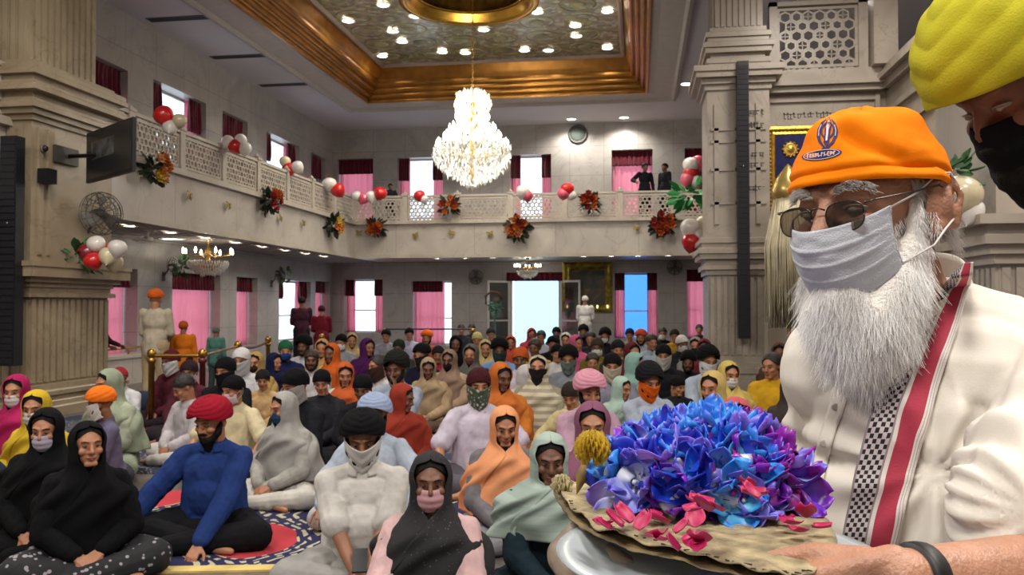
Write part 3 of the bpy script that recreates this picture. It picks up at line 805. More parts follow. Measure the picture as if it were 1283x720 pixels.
p = onY(598, 347, YF); wall_fan((p.x, YF - .25, p.z), 0, 'grey wall fan left of the far doorway', 1.2)
p = onY(845, 335, YF); wall_fan((p.x, YF - .25, p.z), 0, 'grey wall fan between the blue window and the pier', 1.2)
wall_fan((-8.12 + .28, 11.3, 2.86), RL - .35, 'large caged wall fan on the left column above the balloons', 1.6, None, 0)
# leafy arch stand by the doorway
p = onY(620, 380, 25.8)
t = thing('flower_stand', 'tall stand with green leaves and brown twig arch left of the doorway', 'flower stand', (p.x, 25.8, 0))
MB().lathe([(.16, 0), (.16, .03), (.03, .05), (.025, 1.1), (.1, 1.15), (.12, 1.3), (.1, 1.3)], n=20).build('pedestal', mat('green_enamel', '#56806a', .5), t)
MB().tube([(-.28, 0, 1.55), (-.3, 0, 1.8), (-.12, 0, 1.95), (.1, 0, 1.9), (.25, 0, 1.7)], [.03, .04, .035, .045, .03], 8).build('twig_arch', mat('dry_twig', '#5b4030', .8, 0, .2), t)
g = leaves_mb(60, .2, 8, .12, .04, 1).build('foliage', mat('leaf_sea_green', '#5d8f74', .6, 0, .2, 20), t); g.location = (0, 0, 1.45)

# balloons
BPROF = [(.001, -1.22), (.05, -1.2), (.03, -1.12), (.12, -1.05), (.45, -.82), (.75, -.5), (.95, -.1), (1.0, .2), (.93, .55), (.72, .82), (.4, .98), (.001, 1.03)]
bal_me = MB().lathe([(r, z) for r, z in BPROF], n=20).mesh('balloon')
BC = {'red': '#c8201f', 'white': '#dcd6d0', 'cream': '#cdbf9f', 'pink': '#d2566c', 'green': '#2f8a3c', 'maroon': '#7d1f2c'}
def balloon(px, py, depth, r, c, where, grp):
    p = at(px, py, depth); o = bpy.data.objects.new('balloon', bal_me); COL.objects.link(o)
    if not bal_me.materials: bal_me.materials.append(None)
    o.material_slots[0].link = 'OBJECT'; o.material_slots[0].material = mat('balloon_' + c, BC[c], .25, 0, .03, coat=.4)
    o.location = p; rr = random.Random(px * 7 + py); o.rotation_euler = (rr.uniform(-.7, .7), rr.uniform(-.7, .7), 0); o.scale = (r, r, r)
    return tag(o, '%s balloon %s' % (c, where), 'balloon', grp)
for q in [(128, 315, 'red'), (117, 328, 'red'), (147, 312, 'white'), (143, 330, 'cream'), (121, 307, 'white'), (135, 322, 'cream'), (109, 317, 'maroon')]:
    balloon(q[0], q[1], 11.9 + (q[0] % 3) * .1, .13, q[2], 'in the cluster on the left column', 'balloon cluster on the left column')
for cl, where, d in (([(206, 146, 'red', .17), (213, 160, 'white', .13), (225, 152, 'cream', .12)], 'at the second window of the left balcony rail', 13.9),
                     ([(285, 179, 'white', .15), (296, 184, 'red', .16), (301, 176, 'white', .13), (307, 187, 'white', .14)], 'on the middle of the left balcony rail', 17.3),
                     ([(362, 213, 'red', .17), (373, 210, 'white', .16), (357, 203, 'cream', .14)], 'on the left balcony rail past the middle', 20.6),
                     ([(413, 232, 'white', .2), (424, 239, 'red', .2)], 'near the corner of the left balcony rail', 22.9),
                     ([(455, 249, 'pink', .17), (465, 247, 'white', .17), (476, 243, 'red', .2), (447, 246, 'white', .15)], 'at the corner end of the far balcony rail', 24.2),
                     ([(526, 246, 'red', .17), (531, 250, 'white', .13)], 'on the far rail before the bright window', 24.0),
                     ([(655, 241, 'white', .2), (661, 246, 'pink', .16)], 'on the far rail right of the chandelier', 23.6),
                     ([(711, 238, 'red', .2), (706, 243, 'pink', .18), (716, 245, 'white', .14)], 'on the far rail under the round speaker', 23.4),
                     ([(866, 208, 'white', .22), (874, 205, 'pink', .2), (866, 218, 'red', .2), (862, 226, 'pink', .2), (871, 229, 'white', .2)], 'in the tall cluster left of the right pier', 21.5),
                     ([(865, 287, 'white', .2), (884, 282, 'cream', .2), (866, 304, 'red', .2), (885, 300, 'red', .2), (875, 296, 'white', .17)], 'in the low cluster left of the right pier', 16.4),
                     ([(1203, 247, 'cream', .17), (1214, 266, 'white', .12), (1192, 268, 'pink', .08), (1186, 249, 'cream', .12)], 'behind the man in the orange head cloth', 7.0)):
    for q in cl: balloon(q[0], q[1], d, q[3], q[2], where, 'balloons ' + where)
def star(m, c, R, r, d):
    pts = []
    for k in range(10):
        a = PI / 2 + k * PI / 5; q = R if k % 2 == 0 else r; pts.append((c[0] + q * math.cos(a), c[1], c[2] + q * math.sin(a)))
    m.rings([[(x, y - d, z) for x, y, z in pts], [(x, y + d, z) for x, y, z in pts]])
p = at(866, 243, 21.2); g = leaves_mb(40, .42, 14, .35, .1, .8).build('balloon_leaves', mat('foil_green', '#2c8a45', .35), None); g.location = p; tag(g, 'green leafy bunch between the two balloon clusters by the right pier', 'leaves')
p = at(96, 322, 12.1); g = leaves_mb(26, .2, 15, .24, .05, .8).build('balloon_leaves', mat('foil_green', '#2c6a35', .35), None); g.location = p; tag(g, 'green leafy bunch left of the balloons on the left column', 'leaves')
p = at(1188, 215, 7.1); g = leaves_mb(40, .17, 16, .14, .04, .8).build('balloon_leaves', LEAFG, None); g.location = p; tag(g, 'green leafy bunch above the balloons behind the orange head cloth', 'leaves')

# bouquets on the balconies
def flower_mesh(seed, r=.09):
    m = MB(); rnd = random.Random(seed)
    for ringn, (n, rr, tilt) in enumerate(((7, 1.0, .35), (6, .75, .8), (5, .5, 1.2))):
        for k in range(n):
            a = 2 * PI * (k + ringn * .4) / n
            lm = leaf_mesh(r * rr, r * .36, -r * .3)
            M = Matrix.Rotation(a, 4, 'Z') @ Matrix.Rotation(tilt, 4, 'X'); m.add([M @ Vector(v) for v in lm.v], lm.f)
    m.ell((0, 0, r * .2), r * .2, n=8, k=5)
    return m.mesh('flower')
FLM = flower_mesh(1)
FLP = {'orange': mat('orange_petal', '#cf6a24', .6, 0, .2, 12), 'peach': mat('peach_petal', '#dba06a', .6, 0, .2, 12), 'red': mat('red_petal', '#9c2c22', .6, 0, .2, 12), 'yellow': mat('yellow_petal', '#d3b23c', .6, 0, .2, 12)}
def bouquet(p, rz, lab, cols, seed, s=1.0):
    t = thing('flower_bouquet', lab, 'bouquet', p, rz, 'flower bouquets on the balconies'); t.scale = (s, s, s)
    rnd = random.Random(seed)
    lv = leaves_mb(60, .24, seed, .17, .05, .35); lv.build('foliage', LEAFD, t)
    for k in range(16):
        a = rnd.uniform(0, 2 * PI); r = .2 * math.sqrt(rnd.random())
        d = Vector((r * 1.5 * math.cos(a), -1.0, r * 1.5 * math.sin(a))).normalized()
        M = Matrix.Translation((r * math.cos(a), -.13 - .05 * rnd.random(), r * math.sin(a) + (.02))) @ d.to_track_quat('Z', 'Y').to_matrix().to_4x4() @ Matrix.Scale(rnd.uniform(1.0, 1.4), 4)
        link('flower', FLM, FLP[cols[k % len(cols)]], t, M)
for px, py, lab, cols, s in ((191, 211, 'peach and orange flower bouquet beside the television on the left balcony', ('peach', 'orange', 'yellow'), 1.05), (335, 252, 'orange and red flower bouquet in the middle of the left balcony front', ('orange', 'red'), 1.15), (416, 282, 'yellow and orange flower bouquet near the corner on the left balcony front', ('yellow', 'orange'), 1.15)):
    p = onX(px, py, BX + .12); bouquet(p, RL, lab, cols, px, s)
for px, py, lab, cols, dy in ((470, 285, 'red and orange flower bouquet at the corner of the far balcony front', ('red', 'orange'), 0), (563, 258, 'orange flower bouquet on the far railing under the chandelier', ('orange', 'orange', 'red'), 0), (648, 286, 'large dark leaved bouquet right of the chandelier on the far balcony', ('orange', 'red', 'peach'), 0), (740, 253, 'orange flower bouquet on the far railing left of two dark suited men', ('orange', 'red'), 0), (830, 281, 'dark leaved orange bouquet on the far balcony front by the right pier', ('orange', 'red'), 0)):
    p = onY(px, py, BY - .14); bouquet(p, 0, lab, cols, px, 1.3 if px in (648, 830) else 1.05)
# gilt butterflies on the balcony front
bm_ = MB()
for sx in (-1, 1):
    for sz, L, W in ((1, .13, .055), (-1, .09, .045)):
        lm = leaf_mesh(L, W, 0); M = Matrix.Rotation(sx * (.9 if sz > 0 else 2.2), 4, 'Y') @ Matrix.Rotation(PI / 2 - .15, 4, 'X'); bm_.add([M @ Vector(v) for v in lm.v], lm.f)
bm_.cap((0, -.01, -.05), (0, -.01, .05), .008, .006, 8, 3)
wing_me = solid(bm_.mesh(), .002)
GBUT = mat('butterfly_gilt', '#96824a', .4, .4, .1)
for px, py, sd in ((238, 246, 'L'), (287, 258, 'L'), (352, 274, 'L'), (381, 280, 'L'), (437, 292, 'F'), (521, 295, 'F'), (565, 292, 'F'), (614, 293, 'F'), (797, 286, 'F')):
    p = onX(px, py, BX + .075) if sd == 'L' else onY(px, py, BY - .075)
    if sd == 'F' and px == 437: p = onY(450, 292, BY - .075)
    o = link('butterfly_ornament', wing_me, GBUT); o.location = p; o.rotation_euler = (0, random.Random(px).uniform(-.5, .5), RL if sd == 'L' else 0)
    tag(o, 'small gilt butterfly fixed on the %s balcony front' % ('left' if sd == 'L' else 'far'), 'butterfly ornament', 'gilt butterflies on the %s balcony front' % ('left' if sd == 'L' else 'far'))

# loudspeakers and boxes
def column_speaker(x, y, z0, z1, w, lab, rz=0):
    t = thing('column_speaker', lab, 'speaker', (x, y, z0), rz)
    h = z1 - z0; MB().box((-w / 2, -.09, 0), (w / 2, .07, h)).build('cabinet', BLACK, t, False)
    g = MB()
    for k in range(int(h / .09)): g.box((-w / 2 + .015, -.1, .03 + k * .09), (w / 2 - .015, -.09, .1 + k * .09))
    g.build('grille', mat('speaker_mesh', '#1c1d24', .6, .2, .1, 20), t, False)
    for z in (h * .2, h * .8): MB().box((-.05, .07, z - .04), (.05, .16, z + .04)).build('bracket', BLACK, t, False)
    MB().lathe([(.012, 0), (.012, .004), (.002, .005)], (0, 0, 0), 10, M=Matrix.Translation((0, -.1, h * .62)) @ Matrix.Rotation(PI / 2, 4, 'X')).build('badge', mat('chrome_badge', '#d0d0d0', .2, .8, 0), t)
b0 = onY(935, 424, 15.1); b1 = onY(927, 78, 15.1)
column_speaker((b0.x + b1.x) / 2, 15.1, b0.z, b1.z, .2, 'tall thin black column speaker on the right hand fluted pier')
b0 = onY(24, 458, 9.95); b1 = onY(6, 172, 9.95)
column_speaker((b0.x + b1.x) / 2, 9.95, b0.z, b1.z, .24, 'tall thin black column speaker on the left hand fluted column')
p = onX(56, 221, -8.05); t = thing('small_speaker', 'small black box speaker on the left column below the television', 'speaker', (-8.02, p.y, p.z - .1), RL)
MB().box((-.09, -.09, 0), (.09, .07, .2)).build('cabinet', BLACK, t, False); MB().box((-.02, .07, .06), (.02, .11, .12)).build('bracket', BLACK, t, False); MB().box((-.075, -.095, .015), (.075, -.09, .185)).build('grille', mat('speaker_mesh', '#1c1d24', .6, .2, .1, 20), t, False)
p = onX(53, 186, -8.1); t = thing('dome_camera', 'tiny dark dome camera on the left column above the small speaker', 'camera', (-8.1, p.y, p.z), RL)
MB().lathe([(.06, 0), (.06, .03), (.05, .035)], M=Matrix.Rotation(PI / 2, 4, 'X')).build('base', mat('camera_white', '#6d6459', .5), t); MB().ell((0, -.04, 0), (.045, .045, .045)).build('dome', BLACK, t)
# television on its arm
a = at(110, 199, 12.1); c = at(168, 180, 11.0); ctr = (a + c) / 2; ang = math.atan2(c.y - a.y, c.x - a.x)
W = (c - a).xy.length
t = thing('television', 'dark flat television on a swing arm at the left column', 'television', ctr, ang)
MB().box((-W / 2, -.02, -.36), (W / 2, .03, .36)).build('casing', BLACK, t, False)
MB().box((-W / 2 + .03, -.024, -.32), (W / 2 - .03, -.02, .33)).build('screen', mat('dark_screen', '#1d2024', .25, 0, .3, 1.5), t, False)
sg = MB(); rnd = random.Random(2)
MB().box((-W * .38, -.026, -.05), (W * .12, -.024, .2)).build('screen_image', mat('screen_grey', '#4c5054', .4, 0, .5, 9), t, False)
e = onX(84, 196, -8.1)
arm = MB(); L2 = (e - ctr); Mi = Matrix.Rotation(-ang, 3, 'Z')
e2 = Mi @ L2; arm.tube([(-W * .1, .03, 0), (-W * .1, .14, 0), e2], .03, 8); arm.box((-.18, .03, -.12), (.1, .06, .12)); arm.build('swing_arm', BLACK, t)
pl = MB().box((-8.11, e.y - .28, e.z - .12), (-8.06, e.y + .2, e.z + .12)).build('wall_bracket', mat('bracket_grey', '#4b4842', .5, .2), None, False); pl.parent = t; pl.matrix_parent_inverse = (Matrix.Translation(ctr) @ Matrix.Rotation(ang, 4, 'Z')).inverted()
# round speaker on the far wall and small screen over the picture
p = onY(724, 168, YF); t = thing('round_speaker', 'round dark wall speaker high on the far wall', 'speaker', (p.x, YF + .004, p.z))
Mx = Matrix.Rotation(PI / 2, 4, 'X')
MB().lathe([(.3, 0), (.31, .05), (.28, .08), (.27, .06)], n=32, M=Mx).build('rim', mat('grey_rim', '#3b3d3b', .5), t); MB().lathe([(.27, .05), (.2, .07), (.001, .08)], n=32, M=Mx).build('grille', mat('speaker_green_grey', '#3b4440', .7, 0, .2, 30), t)
p = onY(734, 320, YF); t = thing('small_monitor', 'small dark monitor above the gold framed picture on the far wall', 'monitor', (p.x, YF - .12, p.z))
MB().box((-.33, -.05, -.14), (.33, .05, .14)).build('casing', BLACK, t, False); MB().box((.0, -.055, -.06), (.22, -.05, .1)).build('lit_picture', emat('screen_glow', '#f3c9c4', 1.2), t, False); MB().box((-.05, .05, -.05), (.05, .12, .05)).build('bracket', BLACK, t, False)
# gilded picture, far wall
def frame_mesh(w, h, b, d):
    m = MB(); pr = [(0, 0), (0, d), (b * .3, d * 1.3), (b * .6, d * .8), (b * .85, d), (b, d * .4), (b, 0)]
    rs = [[(-w / 2 + i, -z, -h / 2 + i), (w / 2 - i, -z, -h / 2 + i), (w / 2 - i, -z, h / 2 - i), (-w / 2 + i, -z, h / 2 - i)] for i, z in pr]
    m.rings(rs, True, False); return m
def blotch(name, cols, scale):
    m, nt, b = new_mat(name); L = nt.links; tc = N(nt, 'ShaderNodeTexCoord'); nz = N(nt, 'ShaderNodeTexNoise', i_Scale=scale, i_Detail=4.0, i_Distortion=.6); L.new(tc.outputs['Object'], nz.inputs['Vector'])
    r = N(nt, 'ShaderNodeValToRGB'); e = r.color_ramp.elements; e[0].position = .3; e[0].color = (*rgb(cols[0]), 1); e[1].position = .7; e[1].color = (*rgb(cols[-1]), 1)
    for i, c_ in enumerate(cols[1:-1]): q = e.new(.3 + .4 * (i + 1) / (len(cols) - 1)); q.color = (*rgb(c_), 1)
    L.new(nz.outputs['Fac'], r.inputs['Fac']); L.new(r.outputs[0], b.inputs['Base Color']); b.inputs['Roughness'].default_value = .35; return m
t = thing('framed_picture', 'large ornate gold framed dark picture on the far wall', 'picture', (-1.63, YF - .02, 2.1))
frame_mesh(1.6, 1.6, .26, .07).build('frame', mat('old_gold', '#8a7a2c', .35, .6, .3, 7, .5, 25), t, False)
MB().box((-.56, -.04, -.56), (.56, -.02, .56)).build('canvas', blotch('dark_painting', ['#14180f', '#1e2618', '#4a3518', '#7a6a2c'], 2.4), t, False)
for k in range(5): 
    o = link('lamp', bulb_me, emat('small_lamp', '#ffe9b0', 6), t, Matrix.Translation((-.64 + k * .32, -.1, -.62)))
# picture on the sanctum wall
a = onY(960, 160, 15.8); b_ = onY(960, 290, 15.8); 
fw, fh = 1.75, a.z - b_.z
t = thing('framed_picture', 'gold framed dark blue panel with gilt medallions behind the orange head cloth', 'picture', (a.x + fw / 2, 15.78, (a.z + b_.z) / 2))
frame_mesh(fw, fh, .16, .05).build('frame', mat('bright_gold', '#c0912f', .3, .7, .2, 9, .3, 30), t, False)
bd = MB()
for k in range(26):
    for sx in (-1, 1): bd.ell((sx * (fw / 2 - .06), -.07, -fh / 2 + .06 + k * (fh - .12) / 25), .022, n=6, k=4)
for k in range(24):
    for sz in (-1, 1): bd.ell((-fw / 2 + .1 + k * (fw - .2) / 23, -.07, sz * (fh / 2 - .06)), .022, n=6, k=4)
bd.build('beading', mat('bead_gold', '#e0bd5a', .3, .7, .1), t)
MB().box((-fw / 2 + .15, -.03, -fh / 2 + .15), (fw / 2 - .15, -.01, fh / 2 - .15)).build('backing', mat('deep_blue_velvet', '#20235e', .8, 0, .2, 12), t, False)
for mx_, mz in ((-.46, fh / 2 - .42), (.46, fh / 2 - .42), (-.46, -fh / 2 + .42), (.46, -fh / 2 + .42)):
    m = MB().lathe([(.13, 0), (.13, .02), (.1, .03), (.08, .02), (.05, .04), (.001, .05)], n=24, M=Matrix.Translation((mx_, -.03, mz)) @ Mx)
    for k in range(12): an = k * PI / 6; m.ell((mx_ + .13 * math.cos(an), -.04, mz + .13 * math.sin(an)), .025, n=6, k=4)
    m.build('medallion', mat('medal_gold', '#c9a24a', .3, .7, .1), t)
# ceremonial plume on its stand
p = at(988, 300, 13.6); t = thing('ceremonial_plume', 'tall white plume with gilt cap on a stand behind the spectacles', 'plume', (p.x, p.y, .22))
top = at(990, 205, 13.6).z - .22; bot = at(988, 412, 13.6).z - .22
MB().lathe([(.25, 0), (.25, .04), (.04, .08), (.03, .3), (.03, top - .4)], n=20).build('stand', BRASS, t)
MB().lathe([(.2, top - .62), (.27, top - .52), (.26, top - .4), (.2, top - .25), (.1, top - .12), (.04, top - .04), (.001, top)], n=28).build('cap', mat('gilt_cap', '#c9b068', .3, .6, .1), t)
m = MB(); rnd = random.Random(9)
for k in range(900):
    a = rnd.uniform(0, 2 * PI); r0 = .22 * math.sqrt(rnd.random()); r1 = r0 + rnd.uniform(.05, .17); c_, s_ = math.cos(a), math.sin(a); zb = bot + rnd.uniform(0, .35)
    m.tube([(r0 * c_, r0 * s_, top - .55), (r1 * c_, r1 * s_, (top + bot) / 2), (r1 * .95 * c_ + rnd.uniform(-.03, .03), r1 * .95 * s_, zb)], [.012, .014, .004], 4)
o = m.build('hair', mat('ivory_hair', '#e6dcbc', .6, 0, .1), t); 

# brass queue posts
def qpost(x, y, h, lab, m_, grp=None):
    t = thing('queue_post', lab, 'queue post', (x, y, 0), 0, grp)
    MB().lathe([(.17, 0), (.17, .02), (.1, .045), (.03, .06)], n=24).build('base', m_, t)
    MB().lathe([(.035, .05), (.035, h - .12), (.05, h - .11), (.05, h - .06)], n=16).build('pole', m_, t)
    MB().lathe([(.02, h - .06), (.05, h - .04), (.055, h), (.04, h + .04), (.001, h + .055)], n=16).build('finial', BRASS, t)
DRED = mat('dark_red_enamel', '#5a1a20', .4, .2, .1)
posts = []
for px, py, col, lab in ((190, 437, 0, 'brass queue post in front of the man in cream by the left windows'), (254, 437, 1, 'dark red queue post right of the small boy in orange'), (298, 427, 0, 'brass queue post beyond the white masked man by the left wall'), (336, 421, 0, 'thick brass queue post left of the green capped man'), (403, 418, 0, 'brass queue post in front of the woman in maroon'), ):
    d = (1.5 - .98) * FPX / (py - 383); p = at(px, py, d); qpost(p.x, p.y, .93, lab, DRED if col else BRASS); posts.append(Vector((p.x, p.y, .9)))
def rope(a, b, r, m_, lab, sag=.0):
    pts = [a.lerp(b, k / 10) - Vector((0, 0, sag * 4 * (k / 10) * (1 - k / 10))) for k in range(11)]
    o = MB().tube(pts, r, 8).build('barrier_rail', m_, None); tag(o, lab, 'rail')
rope(posts[0], posts[1], .022, BRASS, 'brass rail from the first brass post to the dark red post')
rope(posts[1], posts[2], .018, BRASS, 'thin brass rail from the dark red post to the second brass post')
rope(posts[2], posts[3], .02, DRED, 'dark red rope between the second and third brass posts', .06)
a = at(482, 411, 19.5); b_ = at(592, 411, 19.5)
for q, lab in ((a, 'thin dark post at the left end of the far barrier'), (b_, 'thin dark post at the right end of the far barrier')): qpost(q.x, q.y, .93, lab, mat('dark_post', '#2b2733', .4))
rope(Vector((a.x, a.y, .96)), Vector((b_.x, b_.y, .96)), .02, mat('dark_rope', '#39304a', .7), 'thin dark barrier rope in front of the far pink curtain')
# rolled navy mats by the wall
t = thing('rolled_mat', 'rolled navy floor mat lying on the floor behind the seated man in white', 'mat', tuple(at(197, 500, 11.5).xy) + (.0,), YAW)
m = MB(); m.grid(lambda a, b: Vector(((b - .5) * .95, (.04 + .13 * (1 - .0 * a)) * math.cos(a * 2 * PI) * 1.3, .17 + .16 * math.sin(a * 2 * PI))), 28, 14)
link('roll', solid(wrinkle(m.mesh(), .012, 7), .03), mat('navy_cloth', '#1f2740', .9, 0, .15, 6), t)
sp = MB().tube([(.48, .2 * (1 - k / 44) * 1.1 * math.cos(k * .42), .17 + .15 * (1 - k / 44) * math.sin(k * .42)) for k in range(44)], .012, 5); sp.build('rolled_end', mat('navy_cloth_edge', '#2b3553', .9, 0, .15, 6), t)
# marble ledge with brass rail at the first left window
a = onX(140, 452, -9.75); b_ = onX(192, 440, -9.75)
t = thing('marble_ledge', 'low marble ledge with brass rail under the first left window', 'ledge', (-9.9, 14.9, 0))
MB().box((-.25, -1.4, 0), (.25, 1.6, .5)).box((-.28, -1.43, .5), (.28, 1.63, .56)).build('block', FASCM, t, False)
MB().tube([(.1, -1.3, .68), (.1, 1.5, .68)], .02, 8).build('rail', BRASS, t)
for y in (-1.2, .1, 1.4): MB().tube([(.1, y, .56), (.1, y, .68)], .016, 8).build('rail_post', BRASS, t)
# ================================================================== PEOPLE
V = Vector
def ik(S, H, l1, l2, pole):
    S, H = V(S), V(H); d = H - S; L = min(d.length, (l1 + l2) * .995); t = d.normalized()
    x = (l1 * l1 - l2 * l2 + L * L) / (2 * L); h = math.sqrt(max(l1 * l1 - x * x, 0))
    p = V(pole); p = (p - t * p.dot(t)).normalized()
    return S + t * x + p * h
def head_prims(m, M, ears=True, nose=1.0, f=1.0):
    """head in its own frame: eyes at z=0, looking along -Y"""
    def E(c, r, rx=0.0):
        m.ell(M @ V(c), (r[0] * f, r[1] * f, r[2] * f), (M.to_3x3() @ Matrix.Rotation(rx, 3, 'X')).to_4x4(), 20, 14)
    def C(a, b, r0, r1): m.cap(M @ V(a), M @ V(b), r0, r1, 12, 4)
    E((0, .018, .03), (.075, .095, .088)); E((0, -.02, .012), (.066, .068, .075)); E((0, -.026, -.052), (.055, .062, .06))
    E((0, -.045, -.085), (.036, .043, .03), .2); C((-.02, -.074, -.096), (.02, -.074, -.096), .016, .016)
    C((-.036, -.072, .028), (-.012, -.084, .024), .012, .011); C((.036, -.072, .028), (.012, -.084, .024), .012, .011)
    C((0, -.083, .016), (0, -.103 * nose, -.028), .009, .0135); C((-.012, -.093, -.034), (.012, -.093, -.034), .009, .009)
    E((-.04, -.058, -.028), (.024, .028, .022)); E((.04, -.058, -.028), (.024, .028, .022))
    C((-.017, -.083, -.059), (.017, -.083, -.059), .0085, .0085); C((-.015, -.081, -.071), (.015, -.081, -.071), .009, .009)
    if ears:
        for s in (-1, 1):
            E((s * .078, .018, -.008), (.009, .02, .032)); C((s * .082, .03, .012), (s * .08, .012, .022), .006, .005); C((s * .08, .012, -.034), (s * .079, .016, -.03), .008, .007)
def hand_prims(m, W, d, n, side, curl=.5, s=1.0, spread=.12, thumb_out=.9, fr=.0075, join=False):
    """palm, four unequal bent fingers and a thumb leaving the side of the palm.  d: pointing direction, n: back of the hand, side: +1 thumb on +l"""
    W = V(W); d = V(d).normalized(); n = (V(n) - d * V(n).dot(d)).normalized(); l = d.cross(n) * side
    s_ = s
    for k, (o, L) in enumerate(((.030, .088), (.011, .092), (-.009, .088), (-.027, .080))):
        base = W + l * (o * .55 * s_); kn = W + d * (L * s_) + l * (o * s_)
        m.cap(base, kn, .014 * s_, .0105 * s_, 10, 3)
    for k, (o, L, f) in enumerate(((.030, .088, .072), (.011, .092, .080), (-.009, .088, .074), (-.027, .080, .058))):
        p = W + d * (L * s_) + l * (o * s_); dd = (d + l * ((1.2 - k) * spread)).normalized(); a = curl * (1 + .1 * k)
        for seg, (q, r0, r1) in enumerate(((.45, 1.0, .93), (.3, .93, .85), (.25, .85, .72))):
            ang = a * (.55 if seg == 0 else 1.0)
            ax = dd.cross(n).normalized(); R = Matrix.Rotation(-ang, 3, ax); dd = (R @ dd).normalized(); nn = (R @ n)
            n_ = nn; p2 = p + dd * (f * q * s_); rr = (fr if k < 3 else fr * .88) * s_
            m.cap(p, p2, rr * r0, rr * r1, 8, 3); p = p2; n = n_
        n = (V(n) if False else n)
        # restore the back-of-hand normal for the next finger
        n = (l.cross(d) * side)
        n = n if n.dot(n) > 0 else n
    # thumb
    nb = l.cross(d) * side
    b0 = W + d * (.022 * s_) + l * (.022 * s_) - nb * (.006 * s_)
    t1 = (d * .75 + l * thumb_out - nb * .25).normalized(); t2 = (d * 1.0 + l * (thumb_out * .35) - nb * .3).normalized()
    b1 = b0 + t1 * (.042 * s_); b2 = b1 + t2 * (.032 * s_); b3 = b2 + (t2 + d * .2).normalized() * (.024 * s_)
    m.cap(b0, b1, .0135 * s_, .0105 * s_, 10, 3); m.cap(b1, b2, .0102 * s_, .009 * s_, 10, 3); m.cap(b2, b3, .009 * s_, .0075 * s_, 10, 3)

# seated cross-legged figure, facing -Y, resting on z=0, sitting height .9
ARMS = {
    'lap': ((-.055, -.30, .17), (.06, -.29, .185), 'in'),
    'clasp': ((-.028, -.33, .15), (.028, -.33, .16), 'in'),
    'knees': ((-.30, -.31, .19), (.30, -.31, .19), 'down'),
    'floor': ((-.42, -.30, .10), (.10, -.42, .09), 'down'),
    'pray': ((-.022, -.25, .40), (.022, -.25, .40), 'up'),
    'chin': ((-.09, -.28, .17), (.05, -.19, .56), 'mix'),
    'front': ((-.20, -.36, .10), (.16, -.38, .10), 'down'),
}
def seated_frame(pose, lean, hy, hp):
    """joint positions for one pose; returns dictionary"""
    J = {}
    ly = -math.sin(lean); lz = math.cos(lean)
    def T(y, z): return V((0, y * lz + (z - .1) * ly, .1 + (z - .1) * lz - y * ly))
    J['T'] = T; J['neck'] = T(.03, .60); J['headc'] = T(-.015, .755)
    J['M'] = Matrix.Translation(J['headc']) @ Matrix.Rotation(hy, 4, 'Z') @ Matrix.Rotation(hp + lean * .3, 4, 'X')
    for s, k in ((-1, 0), (1, 1)):
        S = T(.01, .535) + V((s * .165, 0, 0)); H = V(ARMS[pose][k]); J['S%d' % k] = S
        up = ARMS[pose][2] == 'up' or (ARMS[pose][2] == 'mix' and k == 1)
        L = (H - S).length
        l1, l2 = .27, .245
        if L > .50: l1, l2 = L * .53, L * .475
        J['E%d' % k] = ik(S, H, l1, l2, (s * .55, .25, -.8 if up else -.25)); J['W%d' % k] = H
    return J
def torso_prims(m, J, g=1.0, belly=0.0, female=False):
    T = J['T']
    def E(y, z, rx, ry, rz): m.ell(T(y, z), (rx * g, ry * g, rz), None, 20, 12)
    E(.02, .13, .165, .13, .13); E(.0, .26, .138 + belly * .3, .105 + belly, .14); E(.0, .40, .150, .105, .15); E(.0, .49, .165, .095, .09)
    m.cap(T(.02, .505) + V((-.13, 0, 0)), T(.02, .505) + V((.13, 0, 0)), .05 * g, .05 * g)
    if female:
        for s in (-1, 1): m.ell(T(-.075, .41) + V((s * .065, 0, 0)), .055)
CACHE = {}
VOX = {'hi': .0052, 'mid': .009, 'lo': .014}
def q_(x, st): return round(x / st) * st
def body_mesh(pose, lean, hy, hp, res, sl):
    key = ('body', pose, lean, hy, hp, res, sl)
    if key in CACHE: return CACHE[key]
    J = seated_frame(pose, lean, hy, hp); m = MB()
    head_prims(m, J['M']); m.cap(J['M'] @ V((0, .025, -.06)), J['neck'], .052, .058); m.cap(J['neck'], J['T'](.02, .5), .056, .07)
    torso_prims(m, J, .80)
    mode = ARMS[pose][2]
    for k, s in ((0, -1), (1, 1)):
        S, E_, W = J['S%d' % k], J['E%d' % k], J['W%d' % k]
        m.cap(S, E_, .045, .037); m.cap(E_, E_.lerp(W, .35), .037, .036); m.cap(E_.lerp(W, .35), W, .036, .024)
        d = (W - E_).normalized()
        up = mode == 'up' or (mode == 'mix' and k == 1)
        if up: hd = V((0, -.25, 1)) if mode == 'up' else V((-.2, .1, 1)); n = V((s, 0, 0)); cu = .08 if mode == 'up' else .5
        elif mode == 'in': hd = (d + V((-s * .5, -.3, -.25))).normalized(); n = V((s * .25, -.55, .8)); cu = .42
        else: hd = (d + V((0, -.3, -.35))).normalized(); n = V((0, -.5, .9)); cu = .35
        hand_prims(m, W, hd, n, -s if False else (1 if s < 0 else -1) * (1 if not up else 1), cu, .98)
    for s in (-1, 1):
        hip = V((s * .09, .02, .11)); knee = V((s * .33, -.22, .105)); foot = V((-s * .10, -.36 - .03 * s, .055))
        m.cap(hip, knee, .085, .06); m.cap(knee, knee.lerp(foot, .85), .055, .038); m.cap(knee.lerp(foot, .85), foot + V((-s * .07, .0, -.012)), .036, .032); m.cap(foot + V((-s * .07, 0, -.015)), foot + V((-s * .15, -.02, -.02)), .03, .02)
    CACHE[key] = organic(m, VOX[res], 3 if res == 'hi' else 2); return CACHE[key]
